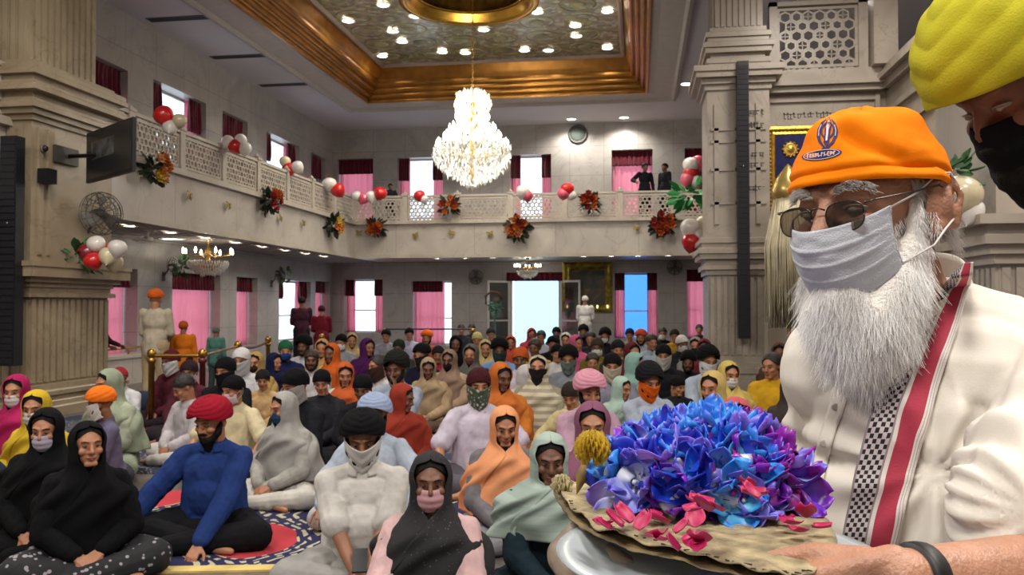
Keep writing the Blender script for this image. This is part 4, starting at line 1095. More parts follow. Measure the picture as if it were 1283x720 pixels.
def shirt_mesh(pose, lean, res, sleeve, belly, female, long_, amp):
    key = ('shirt', pose, lean, res, sleeve, belly, female, long_)
    if key in CACHE: return CACHE[key]
    J = seated_frame(pose, lean, 0, 0); m = MB(); T = J['T']
    def E(y, z, rx, ry, rz): m.ell(T(y, z), (rx, ry, rz), None, 20, 12)
    w = .94 if female else 1.0
    E(.0, .41, .158 * w, .118, .17); E(-.005, .29, .165 * w + belly * .3, .128 + belly, .19); E(.01, .15, .195, .155, .13)
    m.cap(T(.0, .45) + V((-.07, 0, 0)), T(-.01, .2) + V((-.08, 0, 0)), .105, .12); m.cap(T(.0, .45) + V((.07, 0, 0)), T(-.01, .2) + V((.08, 0, 0)), .105, .12)
    for s in (-1, 1): m.cap(T(.03, .575) + V((s * .03, 0, 0)), T(.015, .53) + V((s * .15 * w, 0, 0)), .055, .062)
    m.cap(T(.03, .60), T(.02, .56), .064, .08)
    for k, s in ((0, -1), (1, 1)):
        S, E_, W = J['S%d' % k], J['E%d' % k], J['W%d' % k]; S = V((S.x * w, S.y, S.z - .008))
        m.cap(S, S.lerp(E_, .5), .068, .070)
        if sleeve == 'short': m.cap(S.lerp(E_, .5), S.lerp(E_, .88), .070, .074)
        else:
            m.cap(S.lerp(E_, .5), E_, .068, .064); m.cap(E_, E_.lerp(W, .5), .064, .056); m.cap(E_.lerp(W, .5), E_.lerp(W, .9), .056, .046)
    if long_:
        m.cap((0, .0, .13), (0, -.24, .09), .15, .11); m.cap((-.1, -.08, .13), (.1, -.08, .13), .12, .12); m.cap((-.18, -.15, .1), (.18, -.15, .1), .085, .085)
    me = organic(m, VOX[res] * 1.15, 5)
    wrinkle(me, amp, 11, 1 + len(pose))
    if res != 'lo': wrinkle(me, amp * .45, 26, 3)
    CACHE[key] = me; return me
def legs_mesh(res, wide, amp):
    key = ('legs', res, wide)
    if key in CACHE: return CACHE[key]
    m = MB(); w = wide
    m.ell((0, .04, .12), (.19, .17, .12))
    for s in (-1, 1):
        hip = V((s * .09, .02, .12)); knee = V((s * .33, -.22, .10)); foot = V((-s * .09, -.36 - .03 * s, .06))
        m.cap(hip, knee, .1 * w, .085 * w); m.cap(knee, foot, .082 * w, .055 * w)
    m.cap((-.08, -.15, .09), (.08, -.15, .09), .075, .075)
    me = organic(m, VOX[res] * 1.2, 4)
    for v in me.vertices: v.co.z = max(v.co.z, .004)
    wrinkle(me, amp, 10, 5)
    for v in me.vertices: v.co.z = max(v.co.z, .004)
    CACHE[key] = me; return me
# ---- headgear in the head frame
def dome(name, c, r, bottom, front_lift=0.0, ridges=0, amp=.004, slope=1.3, nu=56, nv=30, back=0.0, open_=True, noise_amp=.003, point=0.0, thick=.004):
    key = ('dome', name)
    if key in CACHE: return CACHE[key]
    m = MB()
    def fn(a, b):
        ph = a * 2 * PI; fr = max(0, -math.sin(ph)) # front is -Y
        bot = bottom + front_lift * fr ** 2 - back * max(0, math.sin(ph))
        th = PI / 2 - (PI / 2 - bot) * b
        cx, sx = math.cos(th), math.sin(th)
        rr = 1.0
        if ridges:
            dph = abs(((ph + PI / 2 + PI) % (2 * PI)) - PI)   # 0 at the front
            q = (b * ridges + (dph / PI) * slope * (1 if math.cos(ph) > 0 else .85))
            rr += amp / r[0] * (abs(math.sin(q * PI)) * 1.6 - .8)
        p = V((r[0] * cx * math.cos(ph) * rr, r[1] * cx * math.sin(ph) * rr, r[2] * sx * rr))
        if point: p.y -= point * fr * cx * (1 - abs(b - .5))
        p += p.normalized() * noise_amp * noise.noise(p * 28 + V((len(name), 0, 0)))
        return p + V(c)
    m.grid(fn, nu, nv, True)
    me = solid(m.mesh('dome'), thick); CACHE[key] = me; return me
def turban_mesh(v=0):
    if v == 1: return dome('turban_wide', (0, .012, .05), (.118, .130, .105), -.32, .60, 6, .0034, 4.2, back=.15, point=.014)
    if v == 2: return dome('turban_round', (0, .015, .055), (.108, .122, .098), -.30, .55, 5, .0026, 3.6, back=.2, point=.008)
    return dome('turban_tall', (0, .02, .055), (.112, .130, .118), -.34, .66, 6, .0036, 4.4, back=.12, point=.016)
def patka_mesh(): return dome('patka', (0, .014, .03), (.088, .108, .100), -.22, .42, 0, 0, back=.35, noise_amp=.004)
def hair_mesh(v=0):
    if v == 2: return dome('hair_under', (0, .018, .026), (.0815, .100, .0935), -.12, .74, 0, 0, back=.3, noise_amp=.0015, thick=.0012)
    if v: return dome('hair_long', (0, .022, .022), (.086, .104, .100), -.15, .75, 0, 0, back=.9, noise_amp=.004, thick=.006)
    return dome('hair_short', (0, .018, .030), (.085, .105, .095), -.15, .55, 0, 0, back=.5, noise_amp=.007, thick=.006)
def mask_mesh(kind):
    key = ('mask', kind)
    if key in CACHE: return CACHE[key]
    m = MB()
    if kind == 'bandana':
        def fn(a, b):
            u = (a - .5) * 2; z = -.012 - .16 * b * (1 - .35 * abs(u)); rad = .1 + .02 * b
            ang = u * 1.62; x = math.sin(ang) * (.088 + .006 * b) ; y = -math.cos(ang) * (.118 - .01 * b) + .012 - .012 * math.exp(-(u * 3) ** 2) * (1 - b)
            x *= 1 - .25 * b * b; y += .02 * b * b
            w = .004 * math.sin(b * 16 + abs(u) * 7) * (b + .2)
            return V((x * (1 + w * 4), y - w, z + .03 * abs(u) * (1 - b)))
        m.grid(fn, 33, 22)
    else:
        def fn(a, b):
            u = (a - .5) * 2; ang = u * 1.25; bb = (b - .5) * 2
            x = math.sin(ang) * .074 * (1 - .10 * bb * bb); y = -math.cos(ang) * .112 + .004 + .012 * abs(bb) ** 2 - .006 * math.exp(-(u * 3.5) ** 2) * (1 - b) + .014 * b * b
            z = -.014 - .102 * b * (1 - .28 * u * u) - .014 * u * u
            pl = .0018 * math.sin(b * 3 * 2 * PI) * (1 - u ** 4)
            return V((x, y - pl, z))
        m.grid(fn, 29, 24)
    me = solid(m.mesh('mask'), .0022); CACHE[key] = me; return me
def loops_mesh(s=1):
    if ('loops', s) in CACHE: return CACHE[('loops', s)]
    m = MB()
    m.tube([(s * .069, -.034, -.03), (s * .082, -.005, -.005), (s * .09, .02, .018), (s * .092, .034, .012), (s * .09, .04, .002), (s * .086, .03, -.03), (s * .078, .0, -.06), (s * .062, -.03, -.09)], .0014, 6)
    CACHE[('loops', s)] = m.mesh('loop'); return CACHE[('loops', s)]
def beard_mesh(long_=0):
    key = ('beard', long_)
    if key in CACHE: return CACHE[key]
    m = MB()
    for s in (-1, 1):
        m.cap((s * .07, -.0, -.01), (s * .062, -.03, -.06), .012, .02, 10, 4); m.cap((s * .06, -.03, -.06), (s * .025, -.065, -.1), .022, .024, 10, 4); m.cap((s * .03, -.088, -.052), (s * .003, -.1, -.045), .006, .008, 8, 3)
    m.ell((0, -.06, -.105), (.04, .035, .03)); 
    if long_: m.cap((0, -.065, -.1), (0, -.06, -.1 - .08 * long_), .04, .022)
    me = organic(m, .006, 2); wrinkle(me, .003, 60, 2); CACHE[key] = me; return me
def eyes_mesh(s=1):
    if ('eyes', s) in CACHE: return CACHE[('eyes', s)]
    m = MB(); m.ell((s * .031, -.0725, .0005), (.0125, .0135, .0046), None, 14, 8)
    m.cur = 1
    m.ell((s * .031, -.0832, .0003), (.0058, .0040, .0046), None, 12, 6)
    m.tube([(s * .0455, -.0745, .0015), (s * .039, -.0830, .0048), (s * .030, -.0862, .0056), (s * .021, -.0850, .0035)], .0015, 6)
    CACHE[('eyes', s)] = m.mesh('eye'); return CACHE[('eyes', s)]
def brows_mesh(s=1):
    if ('brows', s) in CACHE: return CACHE[('brows', s)]
    m = MB(); m.tube([(s * .052, -.073, .022), (s * .036, -.0845, .0275), (s * .015, -.0935, .024)], [.0016, .003, .0022], 6)
    CACHE[('brows', s)] = m.mesh('brow'); return CACHE[('brows', s)]
def lips_mesh():
    if 'lips' in CACHE: return CACHE['lips']
    m = MB(); m.tube([(-.024, -.0835, -.064), (-.01, -.093, -.061), (0, -.094, -.0625), (.01, -.093, -.061), (.024, -.0835, -.064)], [.002, .0048, .0045, .0048, .002], 8)
    m.tube([(-.02, -.085, -.068), (0, -.094, -.071), (.02, -.085, -.068)], [.002, .0055, .002], 8); CACHE['lips'] = m.mesh('lips'); return CACHE['lips']
def sstep(x, a, b):
    t = min(1, max(0, (x - a) / (b - a))); return t * t * (3 - 2 * t)
def scarf_mesh(lean, hy, hp, res, style='drape', seed=0):
    """headscarf from the crown over the shoulders with an opening for the face"""
    key = ('scarf', lean, hy, hp, res, style, seed)
    if key in CACHE: return CACHE[key]
    J = seated_frame('lap', lean, 0, 0); M = seated_frame('lap', lean, hy, hp)['M']; T = J['T']
    nu, nv = (81, 64) if res == 'hi' else (57, 44) if res == 'mid' else (33, 28)
    bot = {'drape': .20, 'long': .12, 'short': .36}[style]
    # rows: radii (x front/back y) by parameter
    rows = [(-1, 0)]
    def fn(a, b):
        ph = (a - .5) * 2 # -1..1, 0 = back
        if b < .42:
            th = (b / .42) * PI * .62    # polar from the crown
            gap = .0 if th < .62 else .30 * sstep(th, .62, 1.0) * (1 - .25 * sstep(th, 1.35, 1.95))
            ang = PI / 2 + ph * PI * (1 - gap)
            fold = .004 * math.sin(ph * 17 + seed) * sstep(th, .5, 1.6)
            rx, ry, rz = .097 + fold, .117 + fold, .110
            p = V((rx * math.sin(th) * math.cos(ang), .016 + ry * math.sin(th) * math.sin(ang), .024 + rz * math.cos(th)))
            if th > PI / 2: p.x *= 1.0 + .06 * (th - PI / 2); 
            return M @ p
        k = (b - .42) / .58
        gap = .245 * (1 - sstep(k, 0, .20)) - .02
        ang = PI / 2 + ph * PI * (1 - gap) + (.75 if seed % 2 else -.75) * sstep(k, .12, .8)
        z0 = .66; z = z0 + (bot - z0) * k
        # widen over the shoulders
        w = sstep(k, .05, .40)
        fold = (.004 + .015 * k) * math.sin(ph * 23 + seed * 2 + k * 5 + 2 * math.sin(k * 6 + ph * 3)) + .011 * k ** .5 * math.sin(ph * 9 + k * 9 + seed)
        rx = (.092 + (.245 - .092) * w ** 1.1 + .05 * k) + fold; ry = (.104 + (.155 - .104) * w + .07 * k) + fold
        c = T(0, z)
        wq = 1 - sstep(k, 0, .25)
        p = V((rx * math.cos(ang), c.y + ry * math.sin(ang) + .01, z + .07 * (1 - k) * w * (1 - abs(math.cos(ang)) * 1.2) + .0))
        if wq > 0:
            pr = V((.098 * math.cos(ang), .016 + .112 * math.sin(ang), -.075 - .05 * (k / .25))); p = p.lerp(M @ pr, wq)
        return p
    m = MB(); m.grid(fn, nu, nv)
    me = m.mesh('scarf'); wrinkle(me, .004, 11, seed)
    me = evalmods(me, [('SMOOTH', dict(factor=.5, iterations=2)), ('SOLIDIFY', dict(thickness=.004, offset=1))]); CACHE[key] = me; return me
SKINS = {'a': '#8d5f45', 'b': '#a87355', 'c': '#6f4835', 'd': '#b98263'}
DARK = mat('black_hair', '#0b0807', .7, 0, .2, 40, .4, 90)
DARK.node_tree.nodes['Principled BSDF'].inputs['Specular IOR Level'].default_value = .2
EYEW = mat('eye_white', '#93887f', .3, 0, 0); EYED = mat('eye_dark', '#1a100c', .2, 0, 0)
def place(t, nm, me, m, M=None):
    if me.users >= 1 and me.materials: 
        o = bpy.data.objects.new(nm, me); COL.objects.link(o); o.parent = t
        for i, x in enumerate(m if isinstance(m, (list, tuple)) else [m]): o.material_slots[i].link = 'OBJECT'; o.material_slots[i].material = x
    else:
        ms = m if isinstance(m, (list, tuple)) else [m]
        for x in ms: me.materials.append(x)
        o = bpy.data.objects.new(nm, me); COL.objects.link(o); o.parent = t
    if M is not None: o.matrix_local = M
    return o
NPERS = [0]
QUEUE = []
def person(px, ytop, d, label, *a, **k): QUEUE.append([px, ytop, d, d, label, a, k])
def build_people():
    for it in range(80):
        P = [V((*lat(q[0], q[2]), 0)) for q in QUEUE]; mv = 0
        for i in range(len(QUEUE)):
            for j in range(i + 1, len(QUEUE)):
                if (P[i] - P[j]).length < .70:
                    A, B_ = (QUEUE[i], QUEUE[j]) if QUEUE[i][2] <= QUEUE[j][2] else (QUEUE[j], QUEUE[i])
                    A[2] = max(A[2] - .04, A[3] * .90); B_[2] = min(B_[2] + .04, B_[3] * 1.13, 24.3); mv += 1
        if not mv: break
    for px, ytop, d, d0, label, a, k in QUEUE: make_person(px, ytop, d, label, *a, **k)
def make_person(px, ytop, d, label, head=('hair', '#15110f'), shirt='#cfc8bd', legs='#2b2b30', pose='lap', turn=0, hy=0, hp=0.08, lean=.08, mask=None, beard=None, sk='a', sleeve='long', res=None, female=False, belly=0.0, long_=True, under=None, x_scale=1.0, group=None, top=None, extra=None, z=0.0, wide=1.0, scarf_style='drape', smat=None, lmat=None):
    res = res or ('hi' if d < 6.6 else 'mid' if d < 11 else 'lo')
    ztop = 1.5 - (ytop - 383) / FPX * d - z
    nat = {'turban': .93, 'patka': .89, 'scarf': .895, 'hair': .885}[head[0]] + (.755 * (math.cos(lean) - 1))
    s = top or ztop / nat; s = min(1.14, max(.78, s)) if top is None else top
    x, y = lat(px, d)
    if res == 'lo': lean, hy, hp = q_(lean, .1), q_(hy, .5), .1
    elif res == 'mid': lean, hy, hp = q_(lean, .08), q_(hy, .3), q_(hp, .12)
    J = seated_frame(pose, lean, hy, hp)
    if d > 6.6: turn += random.Random(px * 31 + ytop).uniform(-20, 20)
    # put the head, not the hips, under the pixel
    rz = math.radians(turn) + YAW
    off = Matrix.Rotation(rz, 3, 'Z') @ (J['headc'] * s); off.z = 0
    t = thing('person', label, 'person', V((x, y, z)) - off * .9, rz, group); t.scale = (s * x_scale, s, s)
    amp = {'hi': .0065, 'mid': .008, 'lo': .009}[res]
    sk_ = skin(SKINS[sk])
    place(t, 'body', body_mesh(pose, lean, hy, hp, res, sleeve), sk_)
    place(t, 'shirt', shirt_mesh(pose, lean, res, sleeve, belly, female, long_, amp), smat or cloth(shirt))
    place(t, 'trousers', legs_mesh(res, wide, amp), lmat or cloth(legs))
    M = J['M']
    for sd in (-1, 1):
        place(t, 'eye', eyes_mesh(sd), [EYEW, EYED], M)
        if res != 'lo': place(t, 'eyebrow', brows_mesh(sd), DARK, M)
    k, c = head[0], head[1]
    if k == 'turban':
        place(t, 'turban', turban_mesh(head[2] if len(head) > 2 else 0), cloth(c, .06), M)
        if beard is None and not female: place(t, 'hair', beard_mesh(0), DARK, M)
    elif k == 'patka': place(t, 'head_cloth', patka_mesh(), cloth(c, .06), M)
    elif k == 'hair': place(t, 'hair', hair_mesh(1 if female else 0), mat('black_hair', c, .6, 0, .2, 40, .4, 90), M)
    elif k == 'scarf':
        place(t, 'hair', hair_mesh(2), DARK, M)
        place(t, 'headscarf', scarf_mesh(lean, hy, hp, res, scarf_style, (len(label) % 5) if res == 'hi' else 0), head[2] if len(head) > 2 and head[2] else cloth(c))
    if beard: place(t, 'beard', beard_mesh(1 if beard in ('long', 'white') else 0), mat('white_hair', '#cfcac2', .7) if beard == 'white' else DARK, M)
    if mask:
        place(t, 'face_mask', mask_mesh(mask[0]), cloth(mask[1], .04) if len(mask) < 3 else mask[2], M)
        if mask[0] != 'bandana' and res != 'lo': [place(t, 'mask_loop', loops_mesh(sd), cloth('#d8d5d0'), M) for sd in (-1, 1)]
    elif d < 12: place(t, 'lips', lips_mesh(), mat('lips', '#7d3f36', .5, 0, .05), M)
    if extra: extra(t, J, s)
    return t

# standing figure facing -Y, height 1.70 without headgear
def standing(px, yhead, d, label, shirt, legs, head=('hair', '#15110f'), turn=180, sk='a', pose='down', h=None, z=0.0, robe=False, vest=None, shoe='#2a221e', footz=None, xy=None):
    ztop = (1.5 - (yhead - 383) / FPX * d) - z
    s = (h or ztop) / 1.76
    key = ('stand', pose); J = {}
    hc = V((0, -.01, 1.60)); M = Matrix.Translation(hc) @ Matrix.Rotation(.12, 4, 'X')
    SH = {0: V((-.18, 0, 1.40)), 1: V((.18, 0, 1.40))}
    HD = {'down': (V((-.24, -.05, .82)), V((.24, -.05, .82))), 'reach': (V((-.42, -.25, 1.12)), V((.22, -.12, .9))), 'front': (V((-.07, -.28, 1.02)), V((.07, -.28, 1.05))), 'rail': (V((-.22, -.4, 1.08)), V((.22, -.4, 1.08)))}[pose]
    EL = [ik(SH[k], HD[k], .30, .28, ((-1 if k == 0 else 1) * .5, .6, -.3)) for k in (0, 1)]
    if key not in CACHE:
        m = MB(); head_prims(m, M); m.cap(M @ V((0, .025, -.07)), (0, .02, 1.42), .05, .058); m.ell((0, .01, 1.28), (.15, .095, .2)); m.ell((0, .01, 1.0), (.145, .105, .16)); m.cap((-.12, .01, 1.38), (.12, .01, 1.38), .055, .055)
        for k, sd in ((0, -1), (1, 1)):
            m.cap(SH[k], EL[k], .045, .037); m.cap(EL[k], HD[k], .037, .024); dd = (HD[k] - EL[k]).normalized(); hand_prims(m, HD[k], dd, V((sd, -.4, .2)), 1 if sd < 0 else -1, .3)
            m.cap((sd * .09, .01, .95), (sd * .1, -.01, .5), .085, .052); m.cap((sd * .1, -.01, .5), (sd * .1, .03, .1), .052, .034); m.cap((sd * .1, .05, .04), (sd * .12, -.13, .03), .036, .028)
        CACHE[key] = organic(m, .011, 2)
        c = MB(); c.ell((0, .01, 1.28), (.185, .125, .2)); c.ell((0, .01, 1.05), (.175, .13, .2)); c.cap((-.14, .01, 1.38), (.14, .01, 1.38), .068, .068); c.cap((0, .01, 1.0), (0, .01, .84), .16, .165)
        for k, sd in ((0, -1), (1, 1)): c.cap(SH[k], EL[k], .068, .056); c.cap(EL[k], EL[k].lerp(HD[k], .85), .055, .042)
        CACHE[key + ('s',)] = wrinkle(organic(c, .013, 3), .007, 10, 3)
        c = MB(); c.cap((-.06, .01, .92), (.06, .01, .92), .14, .14)
        for sd in (-1, 1): c.cap((sd * .09, .01, .9), (sd * .105, -.01, .5), .11, .085); c.cap((sd * .105, -.01, .5), (sd * .105, .03, .12), .085, .075)
        CACHE[key + ('l',)] = wrinkle(organic(c, .013, 3), .006, 9, 4)
        c = MB(); c.ell((0, .01, 1.2), (.18, .13, .3)); c.cap((-.14, .01, 1.38), (.14, .01, 1.38), .066, .066); c.cap((0, .01, 1.0), (0, .01, .55), .165, .21)
        for k, sd in ((0, -1), (1, 1)): c.cap(SH[k], EL[k], .068, .056); c.cap(EL[k], EL[k].lerp(HD[k], .85), .055, .042)
        CACHE[key + ('r',)] = wrinkle(organic(c, .013, 3), .008, 9, 6)
    x, y = xy or lat(px, d)
    t = thing('person', label, 'person', (x, y, z), math.radians(turn) + YAW); t.scale = (s, s, s)
    place(t, 'body', CACHE[key], skin(SKINS[sk])); place(t, 'robe' if robe else 'shirt', CACHE[key + (('r',) if robe else ('s',))], cloth(shirt)); place(t, 'trousers', CACHE[key + ('l',)], cloth(legs))
    if abs(turn) < 90:
        for sd in (-1, 1): place(t, 'eye', eyes_mesh(sd), [EYEW, EYED], M)
    if head[0] == 'turban': place(t, 'turban', turban_mesh(2), cloth(head[1], .06), M)
    elif head[0] == 'patka': place(t, 'head_cloth', patka_mesh(), cloth(head[1]), M)
    else: place(t, 'hair', hair_mesh(0), DARK, M)
    return t
# ================================================================== the congregation
def pattern_mat(name, base, dot, scale, thr=.35, kind='voronoi'):
    m, nt, b = new_mat(name); L = nt.links; tc = N(nt, 'ShaderNodeTexCoord')
    v = N(nt, 'ShaderNodeTexVoronoi', i_Scale=scale); L.new(tc.outputs['Object'], v.inputs['Vector'])
    n = N(nt, 'ShaderNodeTexNoise', i_Scale=scale * .5); L.new(tc.outputs['Object'], n.inputs['Vector'])
    a = N(nt, 'ShaderNodeMath', operation='MULTIPLY'); L.new(v.outputs['Distance'], a.inputs[0]); L.new(n.outputs['Fac'], a.inputs[1])
    l = N(nt, 'ShaderNodeMath', operation='LESS_THAN'); L.new(a.outputs[0], l.inputs[0]); l.inputs[1].default_value = thr * .5
    mx = N(nt, 'ShaderNodeMix', data_type='RGBA'); L.new(l.outputs[0], mx.inputs[0]); mx.inputs[6].default_value = (*rgb(base), 1); mx.inputs[7].default_value = (*rgb(dot), 1)
    L.new(mx.outputs[2], b.inputs['Base Color']); b.inputs['Roughness'].default_value = .85; return m
def stripe_mat(name, c0, c1, scale, axis=0):
    m, nt, b = new_mat(name); L = nt.links; tc = N(nt, 'ShaderNodeTexCoord')
    w = N(nt, 'ShaderNodeTexWave', i_Scale=scale, i_Distortion=1.5); w.bands_direction = 'XYZ'[axis]; L.new(tc.outputs['Object'], w.inputs['Vector'])
    r = N(nt, 'ShaderNodeValToRGB'); e = r.color_ramp.elements; e[0].position = .4; e[0].color = (*rgb(c0), 1); e[1].position = .55; e[1].color = (*rgb(c1), 1)
    L.new(w.outputs['Fac'], r.inputs['Fac']); L.new(r.outputs[0], b.inputs['Base Color']); b.inputs['Roughness'].default_value = .85; return m
BK = '#0b0b0e'; WH = '#c4c2c4'; MW = '#c9c6c6'
# --- front rows
def phone_x(t, J, s):
    o = MB().box((-.035, -.075, -.005), (.035, .075, .005)).build('phone', BLACK, None, False); tag(o, 'small black phone held in the hands of the man in the off-white shirt', 'phone')
    o.parent = None; o.matrix_world = Matrix.Translation(t.location) @ Matrix.Rotation(t.rotation_euler.z, 4, 'Z') @ Matrix.Scale(s, 4) @ Matrix.Translation((0, -.37, .215)) @ Matrix.Rotation(.5, 4, 'X')
def collar(t, J, s, m, open_=True):
    c = MB(); T = J['T']
    def fn(a, b):
        ang = PI / 2 + (a - .5) * 2 * PI * .90; r = .064 + .016 * b; z = .625 - .035 * b
        c_ = T(.015, z); return V((r * math.cos(ang) * 1.05, c_.y + r * math.sin(ang) * .95, c_.z + .012 * math.sin(ang) - (.02 * b if True else 0)))
    c.grid(fn, 40, 5); link('collar', solid(c.mesh(), .004), m, t)
    bt = MB()
    for k in range(5): p = T(-.112 - (.0 if k else -.01), .50 - k * .07); bt.lathe([(.001, .003), (.006, .002), (.006, 0)], (0, 0, 0), 10, M=Matrix.Translation(p + V((0, -.012, 0))) @ Matrix.Rotation(PI / 2, 4, 'X'))
    return t
def col(m): return lambda t, J, s: collar(t, J, s, m)


def print_patch(t, J):
    """white and black print with dark strokes on the front of the pink top"""
    T = J['T']; rnd = random.Random(4)
    sm = CACHE[[k for k in CACHE if k[0] == 'shirt' and k[1] == 'front' and k[3] == 'hi'][-1]]
    bv = BVHTree.FromPolygons([v.co.copy() for v in sm.vertices], [tuple(p.vertices) for p in sm.polygons])
    def surf(x, z, o=.002):
        h = bv.ray_cast(V((x, -.6, z)), V((0, 1, 0)))
        return (h[0] + h[1] * o) if h[0] else V((x, -.15, z))
    m = MB(); m.grid(lambda a, b: surf(-.075 + (a - .5) * .075 * (1 - .5 * abs(b - .5)) + .008 * math.sin(b * 9), .47 - .17 * b), 10, 16)
    m.cur = 1
    for k in range(26):
        x = -.075 + rnd.uniform(-.03, .03); z = .46 - rnd.random() * .15; w = rnd.uniform(.003, .008); h = rnd.uniform(.004, .014)
        q = [surf(x - w, z - h, .0035), surf(x + w, z - h * .6, .0035), surf(x + w * .6, z + h, .0035), surf(x - w * .8, z + h * .7, .0035)]; m.add(q, [(0, 1, 2, 3)])
    o = m.build('shirt_print', [cloth('#cfcaca'), cloth('#1c1a1c')], t); return o
def specs(t, J):
    m = MB()
    for s in (-1, 1): m.tube([(s * .032 + .022 * math.cos(a), -.1, .0 + .017 * math.sin(a)) for a in [2 * PI * k / 16 for k in range(17)]], .0022, 6)
    m.tube([(-.01, -.102, .003), (.01, -.102, .003)], .002, 6)
    for s in (-1, 1): m.tube([(s * .054, -.1, .004), (s * .078, .01, .006)], .0018, 6)
    place(t, 'spectacles', m.mesh('sp'), BLACK, J['M'])
person(60, 508, 5.5, 'seated woman in black headscarf and black clothes wearing a pale lilac mask', ('scarf', BK), BK, BK, 'lap', 12, -.05, .12, .12, ('surgical', '#a9a3b4'), sk='b', female=True)
person(112, 524, 5.05, 'seated woman in black scarf with bare face turned aside and patterned black trousers', ('scarf', BK), BK, BK, 'lap', 30, .15, -.05, .18, None, sk='b', female=True, x_scale=1.0, wide=1.2, long_=False, lmat=pattern_mat('floral_trousers', '#17161c', '#8b878c', 26, .24), scarf_style='long')
person(266, 491, 5.35, 'seated bearded man in maroon turban and royal blue shirt', ('turban', '#8d1226', 1), '#22376f', '#131317', 'floor', -8, -.25, .28, .10, None, 'long', 'b', belly=.02, long_=False, x_scale=1.08, wide=1.15, extra=col(cloth('#22376f')))
person(455, 506, 4.55, 'seated man in black turban, white mask and off-white shirt holding a phone', ('turban', BK, 2), '#bdb9b4', '#8f8d8a', 'clasp', 8, .0, .30, .08, ('bandana', '#c9c7c5'), sk='a', sleeve='short', belly=.05, long_=False, x_scale=1.06, wide=1.1, extra=lambda t, J, s: (collar(t, J, s, cloth('#bdb9b4')), phone_x(t, J, s)))
person(540, 562, 3.75, 'girl in black scarf and pink printed top wearing a pink mask', ('scarf', BK, pattern_mat('black_dotted_scarf', '#131216', '#55535a', 60, .12)), '#c5a4a4', '#171a22', 'front', 0, .1, .05, .04, ('surgical', '#b98d92'), sk='c', sleeve='short', female=True, long_=False, scarf_style='drape', extra=lambda t, J, s: print_patch(t, J))

person(632,506,5.15,'seated woman wrapped in a glowing peach headscarf over grey clothes',('scarf','#d99468'),'#6e6b70','#7a787d','lap',4,.1,.25,.1,None,sk='b',female=True,scarf_style='drape')
person(688,538,4.15,'seated woman in sage green scarf and dark teal top with clasped hands',('scarf','#98a79f',stripe_mat('sage_scarf','#97a69e','#8b9a93',4,2)),'#1b2a33','#16242c','clasp',8,-.1,.12,.2,None,sk='c',female=True,long_=False,scarf_style='short',top=1.0)
person(470,488,5.75,'person in pale blue turban and white shirt behind the man with the phone',('turban','#8f9dbb',1),'#a9b4c4','#b9b9bc','knees',0,.1,.1,.05,None,'short','a')
person(356,488,6.5,'seated woman in grey-white headscarf with dark blue mask and white trousers',('scarf','#9a9894'),'#9d9a95','#c2beb6','lap',-25,-.3,.12,.12,('surgical','#27405e'),sk='b',female=True,scarf_style='drape')
person(371,460,7.2,'man in black head cloth, grey mask and black polo shirt with white badge',('patka',BK),'#191a20','#23242a','lap',-12,-.3,.2,.06,('bandana','#8f8b88'),sk='b',sleeve='short',long_=False)
person(128,480,6.5,'man in bright orange turban with white cloth over face and violet grey shirt',('turban','#e0701e',2),'#5f5a73','#3c3a44','lap',-35,-.5,.1,.1,('bandana','#c5c3c4'),sk='a')
person(137,460,7.6,'woman in pale grey-green headscarf behind the bright orange turban',('scarf','#8b947f'),'#9aa08c','#8b947f','lap',-20,-.3,.1,.1,None,sk='b',female=True)
person(22,467,7.0,'woman in magenta headscarf wearing a white mask at left edge',('scarf','#9c1f52'),'#9c1f52','#8c1c4a','lap',-15,.3,.1,.1,('surgical',MW),sk='b',female=True)
person(47,486,6.1,'woman in bright yellow clothes with white mask behind the black scarfed woman',('scarf','#c2a32c'),'#cdb034','#b89a2a','lap',-10,.3,.1,.1,('surgical',MW),sk='b',female=True)
person(-42,520,5.6,'person in dark navy clothes cut off by the left edge of the picture',('scarf','#1c2438'),'#1c2438','#15151c','lap',-5,0,.1,.1,None,sk='b',female=True)
person(232,468,7.9,'boy with black hair and white tunic looking down at his lap',('hair','#15110f'),'#b5aeb2','#c4beb9','lap',-20,-.2,.45,.16,None,sk='b')
person(293,469,7.2,'man in black cap with pale pink mask and cream shirt',('patka',BK),'#c9bd9a','#4a4850','knees',-10,-.3,.15,.08,('surgical','#c0aeb2'),sk='b',sleeve='short')
person(283,446,8.6,'man in black cap, black mask and black shirt behind the cream shirt',('patka',BK),'#17161b','#1d1d22','lap',-8,-.2,.1,.06,('bandana','#17161b'),sk='b')
person(303,434,10.6,'man with white cloth wrapped over head and face in white tunic',('patka','#c5c2c3'),'#b9b7bb','#a9a7ab','lap',-5,0,.1,.06,('bandana','#b7b6ba'),sk='b')
person(321,439,10.9,'person in tan headscarf and mustard clothes beside the white wrapped man',('scarf','#a98a55'),'#a88a4c','#8c7340','lap',-5,.2,.1,.06,('surgical','#33231c'),sk='b')
person(215,437,10.4,'man in dark maroon cap with white cloth mask near brass post',('patka','#4a1420'),'#4b1c26','#2b2228','lap',-15,0,.1,.06,('bandana','#c9c7c8'),sk='a')
person(152,459,9.4,'child in red cap and white clothes behind the pale green scarf',('patka','#8c2331'),'#c2c1c3','#9b9a9c','lap',-20,.9,.1,.06,None,sk='a')
person(238,450,9.2,'person in dark maroon shirt seated behind the boy in white',('patka','#2a1a22'),'#4a2029','#2b2228','lap',-10,.2,.1,.06,('surgical','#a9a5a8'),sk='a')
person(358,424,12.2,'child in dark green cap and navy clothes left of the white capped rows',('patka','#1f5a3f'),'#1c2247','#1a1c34','lap',10,0,.1,.06,('surgical','#25407a'),sk='b')
